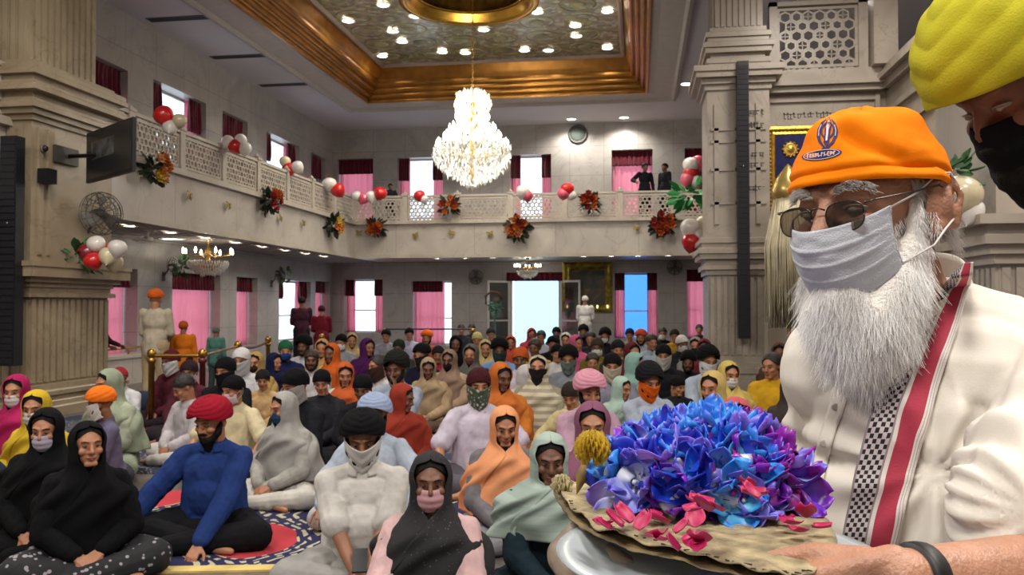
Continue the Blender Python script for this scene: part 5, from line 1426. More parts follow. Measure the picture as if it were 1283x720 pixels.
person(344,440,11.0,'person in navy hooded top leaning before the green capped child',('scarf','#171c3c'),'#171c3c','#15182c','lap',30,.5,.3,.16,None,sk='b')
person(381,416,13.0,'person in black turban and white shirt below the standing man by the window',('turban',BK),'#bdbcc0','#9a999c','lap',0,0,.1,.06,None,sk='c')
person(391,437,10.9,'man with dark curly hair and bare brown face in white shirt',('hair','#2a1b16'),'#b9b4b6','#77727a','lap',8,.2,.1,.06,None,'short','c')
person(416,428,11.4,'woman in orange scarf with a lime and yellow shawl',('scarf','#c05a20'),'#b7b55a','#a94d1f','lap',-5,.1,.1,.06,None,sk='c',female=True)
person(404,421,12.6,'woman in light patterned scarf beside the orange and lime shawl',('scarf','#b08a5a'),'#b9a77c','#8c7b5c','lap',5,-.1,.1,.06,None,sk='b',female=True)
person(428,408,15.0,'person in black cap with white mask in the middle rows',('patka',BK),'#8d9094','#4b4c55','lap',0,0,.1,.06,('surgical','#d8d8da'),sk='b')
person(441,411,15.4,'person in tan hooded shawl right of the white masked black cap',('scarf','#b39a6c'),'#b39a6c','#9a8258','lap',0,.2,.1,.06,None,sk='b')
person(461,418,12.6,'person in deep purple headscarf seen from behind the long haired woman',('scarf','#481a4e'),'#3f1a4a','#2c1838','lap',0,.3,.1,.06,None,sk='a')
person(474,443,9.6,'woman with dark hair and brown cloth mask in white tunic',('hair','#1a1210'),'#bdb7b6','#8f8a88','lap',-20,-.4,.1,.06,('bandana','#3a2824'),sk='b',female=True)
person(497,433,9.2,'man in black turban and pale blue shirt raising a hand to his chin',('turban','#191a17'),'#98a2b2','#393c48','chin',-14,-.1,.15,.06,None,sk='c')
person(529,427,11.0,'man in shiny black turban and dark navy shirt in the middle rows',('turban',BK,2),'#1b1830','#17151f','lap',-10,0,.1,.06,('bandana','#1d2226'),sk='b')
person(535,411,17.0,'person in bright orange turban before the far pink curtain',('turban','#d9641c',2),'#a85c3a','#5b2c2c','lap',0,0,.1,.06,None,sk='b')
person(484,411,18.0,'person in black cap by the left end of the thin barrier rope',('patka',BK),'#8a8b94','#42424c','lap',0,0,.1,.06,None,sk='b')
person(513,409,19.0,'person in black cap and pale lilac shirt behind the barrier rope',('patka',BK),'#a5a3bb','#55546a','lap',0,0,.1,.06,None,sk='b')
person(500,424,13.4,'person in dark green cap between the black turban and the barrier',('patka','#1f2b22'),'#2c3a34','#22262a','lap',0,.1,.1,.06,None,sk='c')
person(563,436,10.2,'woman in beige scarf over brown face with dark mask',('scarf','#8a7160'),'#a98f76','#5b3a32','lap',-6,-.1,.1,.06,('surgical','#1f1918'),sk='c',female=True)
person(571,411,14.2,'woman in black scarf and bright orange dress near the pink curtain',('scarf',BK),'#c9703c','#a34f2c','lap',0,0,.1,.06,None,sk='c',female=True)
person(549,432,11.6,'person in crimson clothes between the navy shirt and the beige scarf',('patka','#241a20'),'#a02e44','#701f30','lap',-4,.2,.1,.06,None,sk='a')
person(590,429,10.3,'man in grey hooded scarf with brown mask over dark clothes',('scarf','#5a5a54'),'#3a2e30','#2c2428','lap',-8,-.15,.1,.06,('surgical','#6a4238'),sk='b')
person(598,411,16.0,'person in pale yellow cap and cream top near the far wall',('patka','#c4b878'),'#bfb79c','#77705c','lap',0,0,.1,.06,None,sk='b')
person(608,424,13.2,'person in cream scarf with yellow border left of the pale blue shirt',('scarf','#b9a874'),'#b9ab88','#6c6450','lap',0,.1,.1,.06,None,sk='b')
person(578,404,22.5,'black haired person against the far wall left of the doorway',('hair','#15110f'),'#2c2b33','#22222a','lap',0,0,.1,.06,None,sk='b')
person(591,402,23.4,'black haired person nearest the far wall left of the leafy stand',('hair','#15110f'),'#3a3a45','#22222a','lap',0,0,.1,.06,None,sk='b')
person(600,460,6.9,'man in dark red cap with camouflage mask and lilac white shirt',('patka','#3c151b'),'#bfb5c4','#5b5660','knees',-6,-.05,.1,.04,('bandana','#4a5348',pattern_mat('camouflage','#43503f','#aaa99c',40,.3)),sk='b',sleeve='short',long_=False,extra=col(cloth('#bfb5c4')))
person(626,411,12.0,'man in black turban and sky blue shirt sitting upright in middle rows',('turban',BK),'#6f96c9','#5b6f90','lap',0,0,.1,.06,('bandana','#2b3e3c'),sk='c')
person(615,406,19.0,'person in dark cap just left of the sky blue shirt',('patka','#26242a'),'#a29a96','#4c4a52','lap',0,0,.1,.06,None,sk='b')
person(640,419,16.0,'person in coral red scarf right of the sky blue shirt',('scarf','#c0533f'),'#b9503c','#8c3c30','lap',0,0,.1,.06,None,sk='b')
person(652,433,10.0,'person in rust orange head cloth with pale lilac shawl',('patka','#a84c20'),'#b5aab4','#a59ca6','lap',16,-.4,.1,.06,None,sk='c',female=True)
person(670,418,12.8,'person with brown bare face in mustard yellow shirt',('hair','#3a2620'),'#c28f3c','#5b442c','lap',-4,0,.1,.06,None,sk='c')
person(674,443,8.7,'woman with black mask in a cream striped headscarf',('scarf','#8a8270',stripe_mat('cream_striped_scarf','#948c78','#bdb49c',5,2)),'#8f8873','#232838','lap',-4,-.1,-.1,.02,('bandana','#1c181b'),sk='b',female=True)
person(666,405,19.0,'person in crimson scarf in front of the bright doorway',('scarf','#9c3044'),'#9c3044','#6c2434','lap',0,0,.1,.06,None,sk='a')
person(678,412,17.2,'person in pale shirt in front of the doorway',('hair','#15110f'),'#a9b0bc','#4c505c','lap',0,0,.1,.06,None,sk='a')
person(697,404,19.8,'person in black cap right of the bright doorway',('patka',BK),'#17171c','#17171c','lap',0,0,.1,.06,('surgical','#3c4654'),sk='a')
person(692,420,15.0,'person in plain black clothes under the glass door leaf',('patka',BK),'#17171c','#17171c','lap',0,0,.1,.06,None,sk='a')
person(709,403,15.6,'woman in white scarf with rose pink shawl',('scarf','#cfcac6'),'#c04f7a','#9c3f63','lap',0,.2,.1,.06,None,sk='b',female=True)
person(722,412,14.6,'person bundled in a bright rose pink shawl',('scarf','#c25a80'),'#c25a80','#8c3c58','lap',0,.9,.1,.06,None,sk='b',female=True)
person(712,431,10.6,'man in tall black cap with grey-green mask and grey shirt',('turban',BK),'#7c8088','#4a4c55','lap',-4,0,.1,.06,('bandana','#66736c'),sk='b')
person(698,430,12.4,'person in white clothes between the mustard shirt and the tall black cap',('patka',BK),'#c4c0bf','#8c8a88','lap',-4,0,.1,.06,None,sk='b')
person(731,398,20.5,'man in black turban and dark jacket beneath the gold framed picture',('turban',BK),'#17171c','#17171c','lap',0,0,.1,.06,('surgical','#5c646c'),sk='b')
person(740,412,16.4,'man with black hair and light jacket behind the olive shirt',('hair','#15110f'),'#2c2c33','#22222a','lap',0,0,.1,.06,None,sk='b')
person(748,419,12.8,'man in white mask and olive green shirt',('patka','#3a3328'),'#6d6424','#3c3820','lap',-4,0,.1,.06,('surgical','#d5d2cc'),sk='c')
person(758,399,17.6,'man in black turban, white mask and black shirt right of the gold picture',('turban',BK),'#1b1b20','#1b1b20','lap',0,0,.1,.06,('surgical','#c9cbd0'),sk='b')
person(774,424,12.6,'person in dark cap with brown face right of the olive shirt',('patka','#1c1c22'),'#37323a','#2c2830','lap',-4,0,.1,.06,None,sk='b')
person(742,441,10.6,'person in dark hair and pale yellow shirt behind the pink turban',('hair','#1a1412'),'#b9aa62','#5c5638','lap',-4,.1,.1,.06,None,sk='b')
person(738,459,6.8,'moustached man in large soft pink turban and pink shirt',('turban','#c78a9c',1),'#b391a5','#8c7080','lap',-4,.05,.25,.05,None,'short','b',long_=True)
person(716,478,7.4,'person in cream sleeve seated just left of the pink turban',('patka','#2c2522'),'#cdbd8e','#8c8468','knees',-20,.2,.4,.2,None,sk='b')
person(767,441,9.2,'man in black head cloth with beige cloth mask and grey shirt',('patka',BK),'#7d7c8c','#4a4a58','lap',-4,0,.1,.06,('bandana','#b5a894'),sk='b')
person(742,500,5.0,'woman with dark hair and mauve scarf peering over the yellow flower',('scarf','#7c4f66'),'#7c4f66','#5b3a4c','lap',-5,0,.1,.06,None,sk='b',female=True)
person(792,415,11.4,'person in dark red scarf wrapped with grey over teal clothes',('scarf','#5c2028'),'#7da39a','#5b7c74','lap',4,.2,.1,.06,('bandana','#777a7e'),sk='b')
person(796,440,10.4,'person in pale teal shawl left of the orange mask',('scarf','#86aaa0'),'#86aaa0','#66877e','lap',14,1.0,.2,.1,None,sk='b')
person(803,405,17.0,'person in orange red turban before the blue window',('turban','#c0482a',2),'#a3b1b8','#5b6670','lap',0,0,.1,.06,None,sk='b')
person(789,400,18.6,'person in dark blue cap under the blue window',('patka','#1c2236'),'#8c8a7c','#4a4a44','lap',0,0,.1,.06,None,sk='b')
person(816,412,14.6,'person in pale blue shirt right of the orange red turban',('hair','#15110f'),'#9fb0be','#4c5560','lap',0,0,.1,.06,None,sk='b')
person(813,452,7.6,'man in black turban with bright orange mask and pale blue shirt',('turban','#17161a'),'#9fa9b8','#2f3340','clasp',-4,.1,.3,.1,('bandana','#cf5a18'),sk='b',long_=False)
person(831,415,11.2,'man in black cap with off-white cloth mask and black jacket',('patka',BK),'#1a1a20','#1a1a20','lap',-4,0,.1,.06,('bandana','#b4b0a8'),sk='b')
person(830,394,19.5,'man with black hair, white mask and black shirt by the far right window',('hair','#15110f'),'#1b1b20','#1b1b20','lap',0,0,.1,.06,('surgical','#d2d2d0'),sk='b')
person(845,405,18.0,'person in dark cap before the mustard panel by the far right window',('patka','#2a2320'),'#a8802c','#5b4a24','lap',0,0,.1,.06,None,sk='b')
person(854,407,13.7,'man in white cap and charcoal jacket in the back rows',('patka','#c2bfbb'),'#1f2227','#1f2227','lap',0,0,.1,.06,('surgical','#b7b4b2'),sk='c')
person(871,404,13.6,'person in grey scarf beside the dark red scarf near the pier',('scarf','#8a8683'),'#8a8683','#5b5855','lap',0,0,.1,.06,('surgical','#1f2b2c'),sk='b')
person(882,408,13.4,'person in dark red scarf near the left edge of the pier',('scarf','#6a2630'),'#5b8279','#3a5650','lap',0,.1,.1,.06,None,sk='b')
person(876,393,22.5,'black haired person against the far wall near the pier',('hair','#15110f'),'#37333a','#22222a','lap',0,0,.1,.06,None,sk='b')
person(887,425,9.7,'man in black turban with white mask and pale blue grey shirt',('turban',BK),'#a9b3c2','#3c4150','front',10,-.1,.1,.06,('bandana','#c6c9cc'),sk='b',sleeve='short')
person(862,438,11.2,'person in black clothes and tall black turban left of the blue grey shirt',('turban',BK),'#17171c','#17171c','lap',0,0,.1,.06,None,sk='c')
person(913,450,8.5,'woman in pale yellow headscarf with white mask before the fluted pier',('scarf','#c0a85e'),'#bda55c','#a08a4c','lap',0,.2,.1,.06,('surgical',MW),sk='b',female=True)
person(892,462,7.1,'woman with bare face and dark hair under a straw yellow scarf',('scarf','#b9a062'),'#b39a5c','#8c7a4c','lap',-6,-.2,.1,.06,None,sk='b',female=True)
person(922,495,5.3,'woman in coral pink headscarf and dark spectacles behind the flowers',('scarf','#b65560'),'#a84c58','#7c3a44','lap',-4,.05,.1,.05,('surgical','#5c2c3c'),sk='b',female=True,extra=lambda t,J,s: specs(t,J))
person(966,440,9.0,'woman with dark hair in bright yellow clothes at the foot of the pier',('hair','#1c1512'),'#c79a24','#8c6c1c','lap',-15,-.2,.1,.06,None,sk='b',female=True)
person(976,424,11.4,'person in brown shawl behind the woman in bright yellow',('scarf','#4c362c'),'#4c362c','#3a2c26','lap',-10,0,.1,.06,None,sk='c')
person(990,470,8.2,'dark haired woman in patterned dark shawl partly hidden by white tunic',('scarf','#3a3230'),'#3f3633','#2c2826','lap',-10,0,.1,.06,None,sk='c',female=True)
person(505,478,7.6,'person in rust red clothes seated behind the pale blue turban',('scarf','#8c3426'),'#8c3426','#6c2820','lap',10,.9,.3,.14,None,sk='c',female=True)
person(628,452,8.6,'person in orange clothes behind the camouflage mask',('scarf','#b5632c'),'#c4762f','#8c5424','lap',-10,.6,.2,.1,None,sk='c',female=True)
person(660,456,9.2,'person in white shawl left of the cream striped scarf',('scarf','#b9b2b4'),'#b9b2b4','#9a9496','lap',20,.9,.3,.2,None,sk='b',female=True)
person(455,468,8.4,'person in black clothes behind the pale blue turban to the left',('patka',BK),'#1c1b20','#1c1b20','lap',-10,.1,.3,.16,None,sk='c')
person(433,452,9.4,'person in orange and white clothes right of the black polo shirt',('scarf','#b5562a'),'#c4bdb6','#8c4a2c','lap',-10,.5,.2,.1,None,sk='b',female=True)
person(404,462,9.2,'person in dark grey clothes just right of the black polo shirt',('patka',BK),'#26262c','#26262c','lap',-10,.3,.2,.1,None,sk='b')
person(330,462,9.8,'person in cream and peach clothes between the tan scarf and grey-white scarf',('patka','#1c1a1c'),'#b9976a','#5b4c3a','lap',-10,.2,.2,.1,None,sk='b')
person(537,446,9.9,'person in beige clothes below the dark navy shirt',('scarf','#9a8468'),'#a98f70','#5b4a3c','lap',-10,.4,.2,.14,None,sk='c',female=True)
person(848,470,8.6,'person in charcoal clothes behind the pale blue shirt',('patka',BK),'#1c1d22','#1c1d22','lap',10,.5,.2,.1,None,sk='b')
person(779,470,8.4,'person in pale mint clothes between the beige mask and orange mask',('scarf','#9db4a8'),'#9db4a8','#7c9388','lap',0,.6,.2,.1,None,sk='b',female=True)
build_people()
# --- standing figures
standing(195,361,12.2,'standing man in orange turban and cream tunic with his back turned','#b3a894','#a89472',('turban','#c2591c'),175,'b','front',robe=False)
standing(230,400,12.6,'small boy in orange shirt and orange cap standing with his back turned','#c26a18','#241a1e',('patka','#a3481c'),185,'a','down')
standing(271,408,14.4,'small child in teal top and grey cap standing by the left curtains','#4f7c70','#3c4a4a',('patka','#5c625f'),170,'a','down')
standing(378,370,19.8,'standing man in dark maroon jacket against the bright left window','#3a1c28','#1f1a22',('hair','#15110f'),200,'c','front')
standing(403,381,18.4,'standing woman in maroon dress with a tan scarf near the corner','#6c1a28','#5c1622',('patka','#3a1820'),190,'b','front',robe=True)
standing(733,369,24.2,'standing person in white clothes before the gold framed picture','#cfccc8','#bdbab4',('patka','#c9c5bf'),160,'b','front')
standing(121,392,13.6,'person in dark maroon clothes behind the left column stretching an arm towards the ledge','#3c1c26','#241a20',('patka','#2a1a20'),88,'c','rail')
standing(808,190,25.5,'dark suited man reaching over the far balcony railing','#14151a','#14151a',('hair','#15110f'),20,'c','reach',h=1.78,z=BZ1,xy=(onY(808,235,25.2).x,25.2))
standing(833,190,25.5,'dark suited man standing upright on the far balcony','#17171d','#17171d',('hair','#15110f'),-60,'c','down',h=1.8,z=BZ1,xy=(onY(833,235,25.4).x,25.4))
standing(489,222,25.5,'dark haired person leaning behind the far balcony railing near the corner','#2a2430','#1f1c26',('hair','#15110f'),10,'c','rail',h=1.35,z=BZ1,xy=(onY(489,235,25.3).x,25.3))
# ================================================================== THE MAN IN THE ORANGE HEAD CLOTH
RZI = Matrix.Rotation(-YAW, 3, 'Z')
def vf(px, py, depth): return RZI @ at(px, py, depth)
def vz(px, py, z): return RZI @ onZ(px, py, z)
ORIG = V((0, 0, 1.5))
def vray(px, py): return (RZI @ ray(px, py)).normalized()
def bvh(me): return BVHTree.FromPolygons([v.co.copy() for v in me.vertices], [tuple(p.vertices) for p in me.polygons])
class FG:
    """a thing whose meshes are laid out in the hall turned square to the view"""
    def __init__(s, name, label, cat, base, group=None):
        s.base = V(base); w = Matrix.Rotation(YAW, 3, 'Z') @ s.base
        s.t = thing(name, label, cat, w, YAW, group)
    def put(s, name, me, m, parent=None):
        me.transform(Matrix.Translation(-s.base)); o = link(name, me, m); o.parent = parent or s.t
        return o
def strands(name, roots, m, fg, r=.0004, parent=None, seed=1, curl=.25):
    rnd = random.Random(seed)
    cu = bpy.data.curves.new(name, 'CURVE'); cu.dimensions = '3D'; cu.bevel_depth = r; cu.bevel_resolution = 0; cu.use_fill_caps = False
    for p, d, L in roots:
        p = V(p); d = V(d).normalized(); q = V((rnd.uniform(-1, 1), rnd.uniform(-1, 1), rnd.uniform(-.3, .3))) * curl
        sp = cu.splines.new('POLY'); sp.points.add(3)
        for k in range(4):
            t = k / 3; x = p + d * (L * t) + q * (L * t * t) + V((0, 0, -.25 * L * t * t)) - fg.base
            sp.points[k].co = (*x, 1); sp.points[k].radius = 1 - .6 * t
    o = bpy.data.objects.new(name, cu); COL.objects.link(o)
    dg = bpy.context.evaluated_depsgraph_get(); dg.update(); me = bpy.data.meshes.new_from_object(o.evaluated_get(dg)); bpy.data.objects.remove(o)
    me.materials.clear(); o = link(name, me, m, parent or fg.t); o['kind'] = 'stuff'
    return o
ALPHA = math.radians(-54)
HC = vf(1086, 264, 1.08)
HM = Matrix.Translation(HC) @ Matrix.Rotation(math.radians(-3.5), 4, 'Y') @ Matrix.Rotation(ALPHA, 4, 'Z') @ Matrix.Rotation(.05, 4, 'X')
man = FG('person', 'man in orange head cloth, spectacles, white mask and cream tunic holding the flower tray', 'person', (.56, 1.15, 0))
FS = mat('man_skin', '#ad7d64', .45, 0, .1, 30, .25, 220, sub=.15)
# --- skin: head, neck, trunk, arms, hands, legs in one surface
m = MB(); head_prims(m, HM, True, 1.04)
def hC(a, b, r0, r1): m.cap(HM @ V(a), HM @ V(b), r0, r1, 10, 3)
for s in (-1, 1):
    hC((s * .089, .038, .030), (s * .095, .052, .006), .0045, .0045); hC((s * .095, .052, .006), (s * .089, .042, -.030), .0045, .0065); hC((s * .089, .038, .030), (s * .084, .018, .026), .0045, .004); hC((s * .089, .036, .014), (s * .089, .036, -.014), .0035, .0035); m.ell(HM @ V((s * .083, .034, -.002)), (.0065, .016, .026))
for s in (-1, 1):   # fuller ears, lids and bags under the eyes
    hC((s * .08, .014, -.03), (s * .083, .04, -.026), .009, .007); pass
    hC((s * .044, -.073, -.012), (s * .018, -.083, -.014), .006, .005); hC((s * .046, -.072, .012), (s * .018, -.083, .013), .0055, .0055)
NB = vf(1135, 395, 1.15)
m.cap(HM @ V((0, .03, -.05)), NB, .057, .064)
BF = V((-math.sin(math.radians(47)), -math.cos(math.radians(47)), 0)); BL = V((math.cos(math.radians(47)), -math.sin(math.radians(47)), 0))   # body front, body left
BC_ = V((NB.x + .022, NB.y + .0, 0))
def B(f, l, z): return BC_ + BF * f + BL * l + V((0, 0, z))
m.cap(NB, B(0, 0, 1.38), .066, .10)
m.ell(B(.01, 0, 1.3), (.13, .13, .17)); m.ell(B(.02, 0, 1.08), (.13, .13, .18)); m.cap(B(0, -.11, 1.43), B(0, .13, 1.43), .045, .05)
WL = vf(1130, 724, .75); EL_ = vf(1368, 722, .84); SL = B(.0, .185, 1.43)
m.cap(SL, EL_, .05, .042); m.cap(EL_, EL_.lerp(WL, .35), .043, .041, 16); m.cap(EL_.lerp(WL, .35), WL, .041, .0255, 16)
hand_prims(m, WL, V((-1, .10, -.42)), V((.05, -.92, .10)), 1, .30, 1.04, .06, .36, .0092)
SR = B(-.01, -.145, 1.42); WR = vf(1000, 640, 1.10) + V((0, .03, -.03)); ER = ik(SR, WR, .27, .25, (.2, .4, -1))
m.cap(SR, ER, .048, .04); m.cap(ER, WR, .038, .025); hand_prims(m, WR, V((-1, -.2, 0)), V((0, .9, -.3)), -1, .4, 1.0)
for s in (-1, 1):
    m.cap(B(0, s * .09, .95), B(.01, s * .1, .5), .085, .055); m.cap(B(.01, s * .1, .5), B(-.03, s * .1, .09), .055, .035); m.cap(B(-.05, s * .1, .04), B(.13, s * .12, .03), .036, .028)
skinme = organic(m, .0034, 3)
skb = bvh(skinme)
body_o = man.put('body', skinme, FS)
# --- eyes, brows, mouth area
for sd in (-1, 1): e_ = eyes_mesh(sd).copy(); e_.transform(HM); e_.materials.clear(); man.put('eye', e_, [mat('eye_white_warm', '#b9a99c', .2, 0, 0), EYED])
WHH = mat('white_hair_strand', '#ffffff', .5, 0, 0); GRH = mat('grey_hair_strand', '#8f8a86', .55, 0, 0)
rnd = random.Random(21)
def hdir(d): return HM.to_3x3() @ V(d)
roots = []
for s in (-1, 1):
    for k in range(260):
        u = rnd.random(); x = s * (.014 + .040 * u); y = -.095 + .022 * u * u; z = .0215 + .008 * math.sin(u * PI) + rnd.uniform(-.005, .006)
        roots.append((HM @ V((x, y + .002, z)), hdir((s * (.7 + u), -.5 + rnd.uniform(-.4, .2), .5 - u + rnd.uniform(-.3, .5))), rnd.uniform(.006, .012)))
strands('eyebrows', roots, mat('brow_hair_strand', '#b9b4af', .55, 0, 0), man, .00042, None, 3)
# --- beard: dense base and combed strands
m = MB()
def bC(a, b, r0, r1): m.cap(HM @ V(a), HM @ V(b), r0, r1, 14, 5)
for s in (-1, 1):
    bC((s * .068, -.010, .0), (s * .067, -.016, -.04), .007, .012); bC((s * .067, -.016, -.04), (s * .054, -.035, -.085), .012, .022); bC((s * .054, -.035, -.085), (s * .028, -.055, -.125), .022, .034)
    bC((s * .055, -.015, -.085), (s * .04, -.01, -.12), .018, .024); bC((s * .062, .006, -.05), (s * .046, -.004, -.12), .010, .020)
bC((0, -.066, -.10), (0, -.05, -.155), .038, .044); bC((0, -.05, -.15), (.005, -.03, -.20), .044, .028); bC((-.022, -.045, -.13), (.03, -.035, -.145), .034, .036)
bc = organic(m, .004, 4); wrinkle(bc, .004, 34, 4)
bb = bvh(bc)
beard_o = man.put('beard', bc, mat('beard_base', '#efebe4', .8, 0, .05, 60, .5, 240))
pts = [(v.co.copy() + man.base, v.normal.copy()) for v in bc.vertices]
roots = []
for k in range(17000):
    p, n = rnd.choice(pts); l = HM.inverted() @ p
    out = (p - (HM @ V((0, .0, -.05)))).normalized()
    side = 1 if l.x > 0 else -1
    d = hdir((side * .12, -.22, -1)) + out * .22 + V((rnd.uniform(-.25, .25), rnd.uniform(-.25, .25), rnd.uniform(-.2, .2)))
    L = rnd.uniform(.008, .018) if l.z > -.06 else rnd.uniform(.014, .034)
    roots.append((p - n * .002, d, L))
for v in skinme.vertices:
    w0 = v.co + man.base; l = HM.inverted() @ w0
    if abs(l.x) > .034 and -.072 < l.y < .012 and -.10 < l.z < -.012 - max(0, -l.y - .02) * .5 and rnd.random() < .75:
        nn = v.normal; roots.append((w0, hdir((0, -.25, -1)) + nn * .5 + V((rnd.uniform(-.3, .3), rnd.uniform(-.3, .3), rnd.uniform(-.2, .2))), rnd.uniform(.005, .012)))
dk = [r for r in roots if rnd.random() < .10]; 
strands('beard_strands', roots, WHH, man, .00027, beard_o, 5, .35)
strands('grey_beard_strands', dk, mat('grey_beard_strand', '#c9c4be', .55, 0, 0), man, .00027, beard_o, 6, .35)
# hair behind and above the ear
roots = []
for s in (-1, 1):
    for k in range(800):
        a = rnd.random(); p = V((s * (.074 + rnd.uniform(-.002, .004)), .045 + .05 * a, .028 - .075 * rnd.random())); p.x *= math.sqrt(max(.05, 1 - (max(0, p.y - .02) / .105) ** 2)) * 1.03
        roots.append((HM @ p, hdir((s * .25, .55, -.9)) + V((rnd.uniform(-.2, .2),) * 3), rnd.uniform(.012, .028)))
    for k in range(400):
        p = V((s * (.072 + rnd.uniform(-.001, .003)), -.018 + .028 * rnd.random(), .03 - .05 * rnd.random())); roots.append((HM @ p, hdir((s * .2, -.1, -1)) + V((rnd.uniform(-.2, .2),) * 3), rnd.uniform(.01, .02)))
strands('side_hair', roots, mat('side_hair_strand', '#c9c5c0', .55, 0, 0), man, .0004, None, 8)
# --- face mask with pleats and loops
m = MB()
def mfn(a, b):
    u = (a - .5) * 2; ang = u * 1.02
    zt = -.022 + .021 * u * u; zb = -.108 + .036 * u * u; z = zt + (zb - zt) * b
    x = math.sin(ang) * .079; y = -math.cos(ang) * .120 + .0 + .030 * b * b * (1 - .5 * u * u) - .004 * math.sin(b * PI) - .004 * math.exp(-(u * 4) ** 2) * (1 - b)
    pl = 0
    for c in (.28, .5, .72): pl += .0026 * max(0, 1 - abs(b - c) / .06) * (1 if b > c - .02 else .4)
    pl *= (1 - u ** 6)
    w = .0014 * noise.noise(V((u * 5, b * 9, 2))) 
    return HM @ V((x, y - pl + w, z))
m.grid(mfn, 61, 60)
MASKM = mat('mask_paper', '#c3c7d1', .8, 0, .03, 30, .3, 500)
mo = man.put('face_mask', solid(m.mesh('m'), .0012), MASKM)
hem = MB()
for side in (0, 1):
    pts = [mfn(side, k / 12) for k in range(13)]; hem.tube(pts, .0016, 6)
for bb_ in (0, 1): hem.tube([mfn(k / 30, bb_) for k in range(31)], .0013, 6)
man.put('hem', hem.mesh('h'), MASKM, mo)
for s in (-1, 1):
    lp = MB()
    a0 = mfn(1 if s > 0 else 0, .02); a1 = mfn(1 if s > 0 else 0, .97)
    lp.tube([a0, HM @ V((s * .078, -.02, .012)), HM @ V((s * .088, .012, .033)), HM @ V((s * .093, .034, .034)), HM @ V((s * .094, .05, .018)), HM @ V((s * .09, .052, -.01))], .00135, 8)
    lp.tube([a1, HM @ V((s * .089, -.012, -.052)), HM @ V((s * .092, .012, -.034)), HM @ V((s * .09, .044, -.02)), HM @ V((s * .09, .052, -.01))], .00135, 8)
    man.put('mask_loop', lp.mesh('l'), cloth('#d9d2cf'), mo)
# --- spectacles
TINT = glass_mat('spectacle_lens', '#bdb5ae', .09)
gl = thing('spectacles', 'thin rimmed spectacles with dark reflecting lenses on the bearded man', 'spectacles', Matrix.Rotation(YAW, 3, 'Z') @ HC, YAW)
class G2(FG):
    def __init__(s, t, base): s.t = t; s.base = V(base)
gg = G2(gl, HC)
def lens_pt(s, a, k=1.0, y=-.1065):
    c, q = math.cos(a), math.sin(a); p = 2.6
    rx, rz = .0235 * k, .0165 * k
    x = rx * math.copysign(abs(c) ** (2 / p), c); z = rz * math.copysign(abs(q) ** (2 / p), q) * (1.0 if q > 0 else 1.12)
    return HM @ V((s * .0335 + x, y + .004 * abs(s * .0335 + x) / .06 + .0, -.006 + z))
for s in (-1, 1):
    m = MB(); m.rings([[lens_pt(s, 2 * PI * k / 32, 1, -.1075) for k in range(32)], [lens_pt(s, 2 * PI * k / 32, 1, -.1055) for k in range(32)]]); gg.put('lens', m.mesh('l', False), TINT)
m = MB()
for s in (-1, 1): m.tube([lens_pt(s, 2 * PI * k / 32, 1.02) for k in range(33)], .0009, 6)
m.tube([HM @ V(q) for q in ((-.0095, -.1065, .003), (-.004, -.111, .006), (.004, -.111, .006), (.0095, -.1065, .003))], .0011, 6)
gg.put('frame', m.mesh('f'), mat('gunmetal', '#4a4542', .25, .8, 0))
for s in (-1, 1):
    m = MB(); m.tube([HM @ V(q) for q in ((s * .058, -.102, .006), (s * .068, -.092, .008), (s * .080, -.03, .014), (s * .086, .02, .020), (s * .086, .04, .008))], .0013, 6); gg.put('temple', m.mesh('t'), mat('gunmetal', '#4a4542', .25, .8, 0))
# --- orange head cloth
m = MB()
def tfn(a, b):
    ph = a * 2 * PI; fr = max(0, -math.sin(ph)); bk = max(0, math.sin(ph))
    bot = .045 + .08 * fr - .28 * bk
    th = PI / 2 - (PI / 2 - bot) * b
    c, s_ = math.cos(th), math.sin(th)
    p = V((.0895 * c ** .86 * math.cos(ph), .1105 * c ** .86 * math.sin(ph), .106 * s_))
    n = p.normalized()
    # hem roll and a second crease above it
    hb = (1 - b)
    d = .0032 * math.exp(-((hb - .03) / .025) ** 2) - .0028 * math.exp(-((hb - .10) / .02) ** 2) + .0012 * math.exp(-((hb - .15) / .03) ** 2)
    # gathered folds running back over the crown
    q = math.cos(ph) * 3.2 + s_ * 2.0
    d += .0052 * math.sin(q * 3.1 + noise.noise(p * 12) * 3) * sstep(s_, .45, .95) * (.3 + .7 * sstep(p.y, -.06, .06))
    d += .0035 * noise.noise(p * 22) + .0016 * noise.noise(p * 55)
    d += .008 * math.exp(-((s_ - .80) / .12) ** 2) * (.4 + .6 * fr)       # squared-off front crown
    # long diagonal crease from above the emblem to the crown
    e = (p.x * .6 + p.z * .8) - .070; d += (-.0075 * math.exp(-(e / .007) ** 2) + .004 * math.exp(-((e - .013) / .008) ** 2)) * sstep(p.x, -.01, .04) * fr ** .4
    p = p + n * d
    return HM @ (p + V((0, .012, .022)))
m.grid(tfn, 150, 90, True)
ORM = mat('orange_cotton', '#f48000', .85, 0, .04, 12, .08, 600)
tme = solid(m.mesh('t'), .0016)
tb = bvh(tme)
t_o = man.put('head_cloth', tme, ORM)
def on(bv, px, py, off=.0012, fallback=None):
    h = bv.ray_cast(ORIG, vray(px, py))
    if h[0] is None: return fallback
    return h[0] + (h[1] * off if h[1].dot(vray(px, py)) < 0 else -h[1] * off)
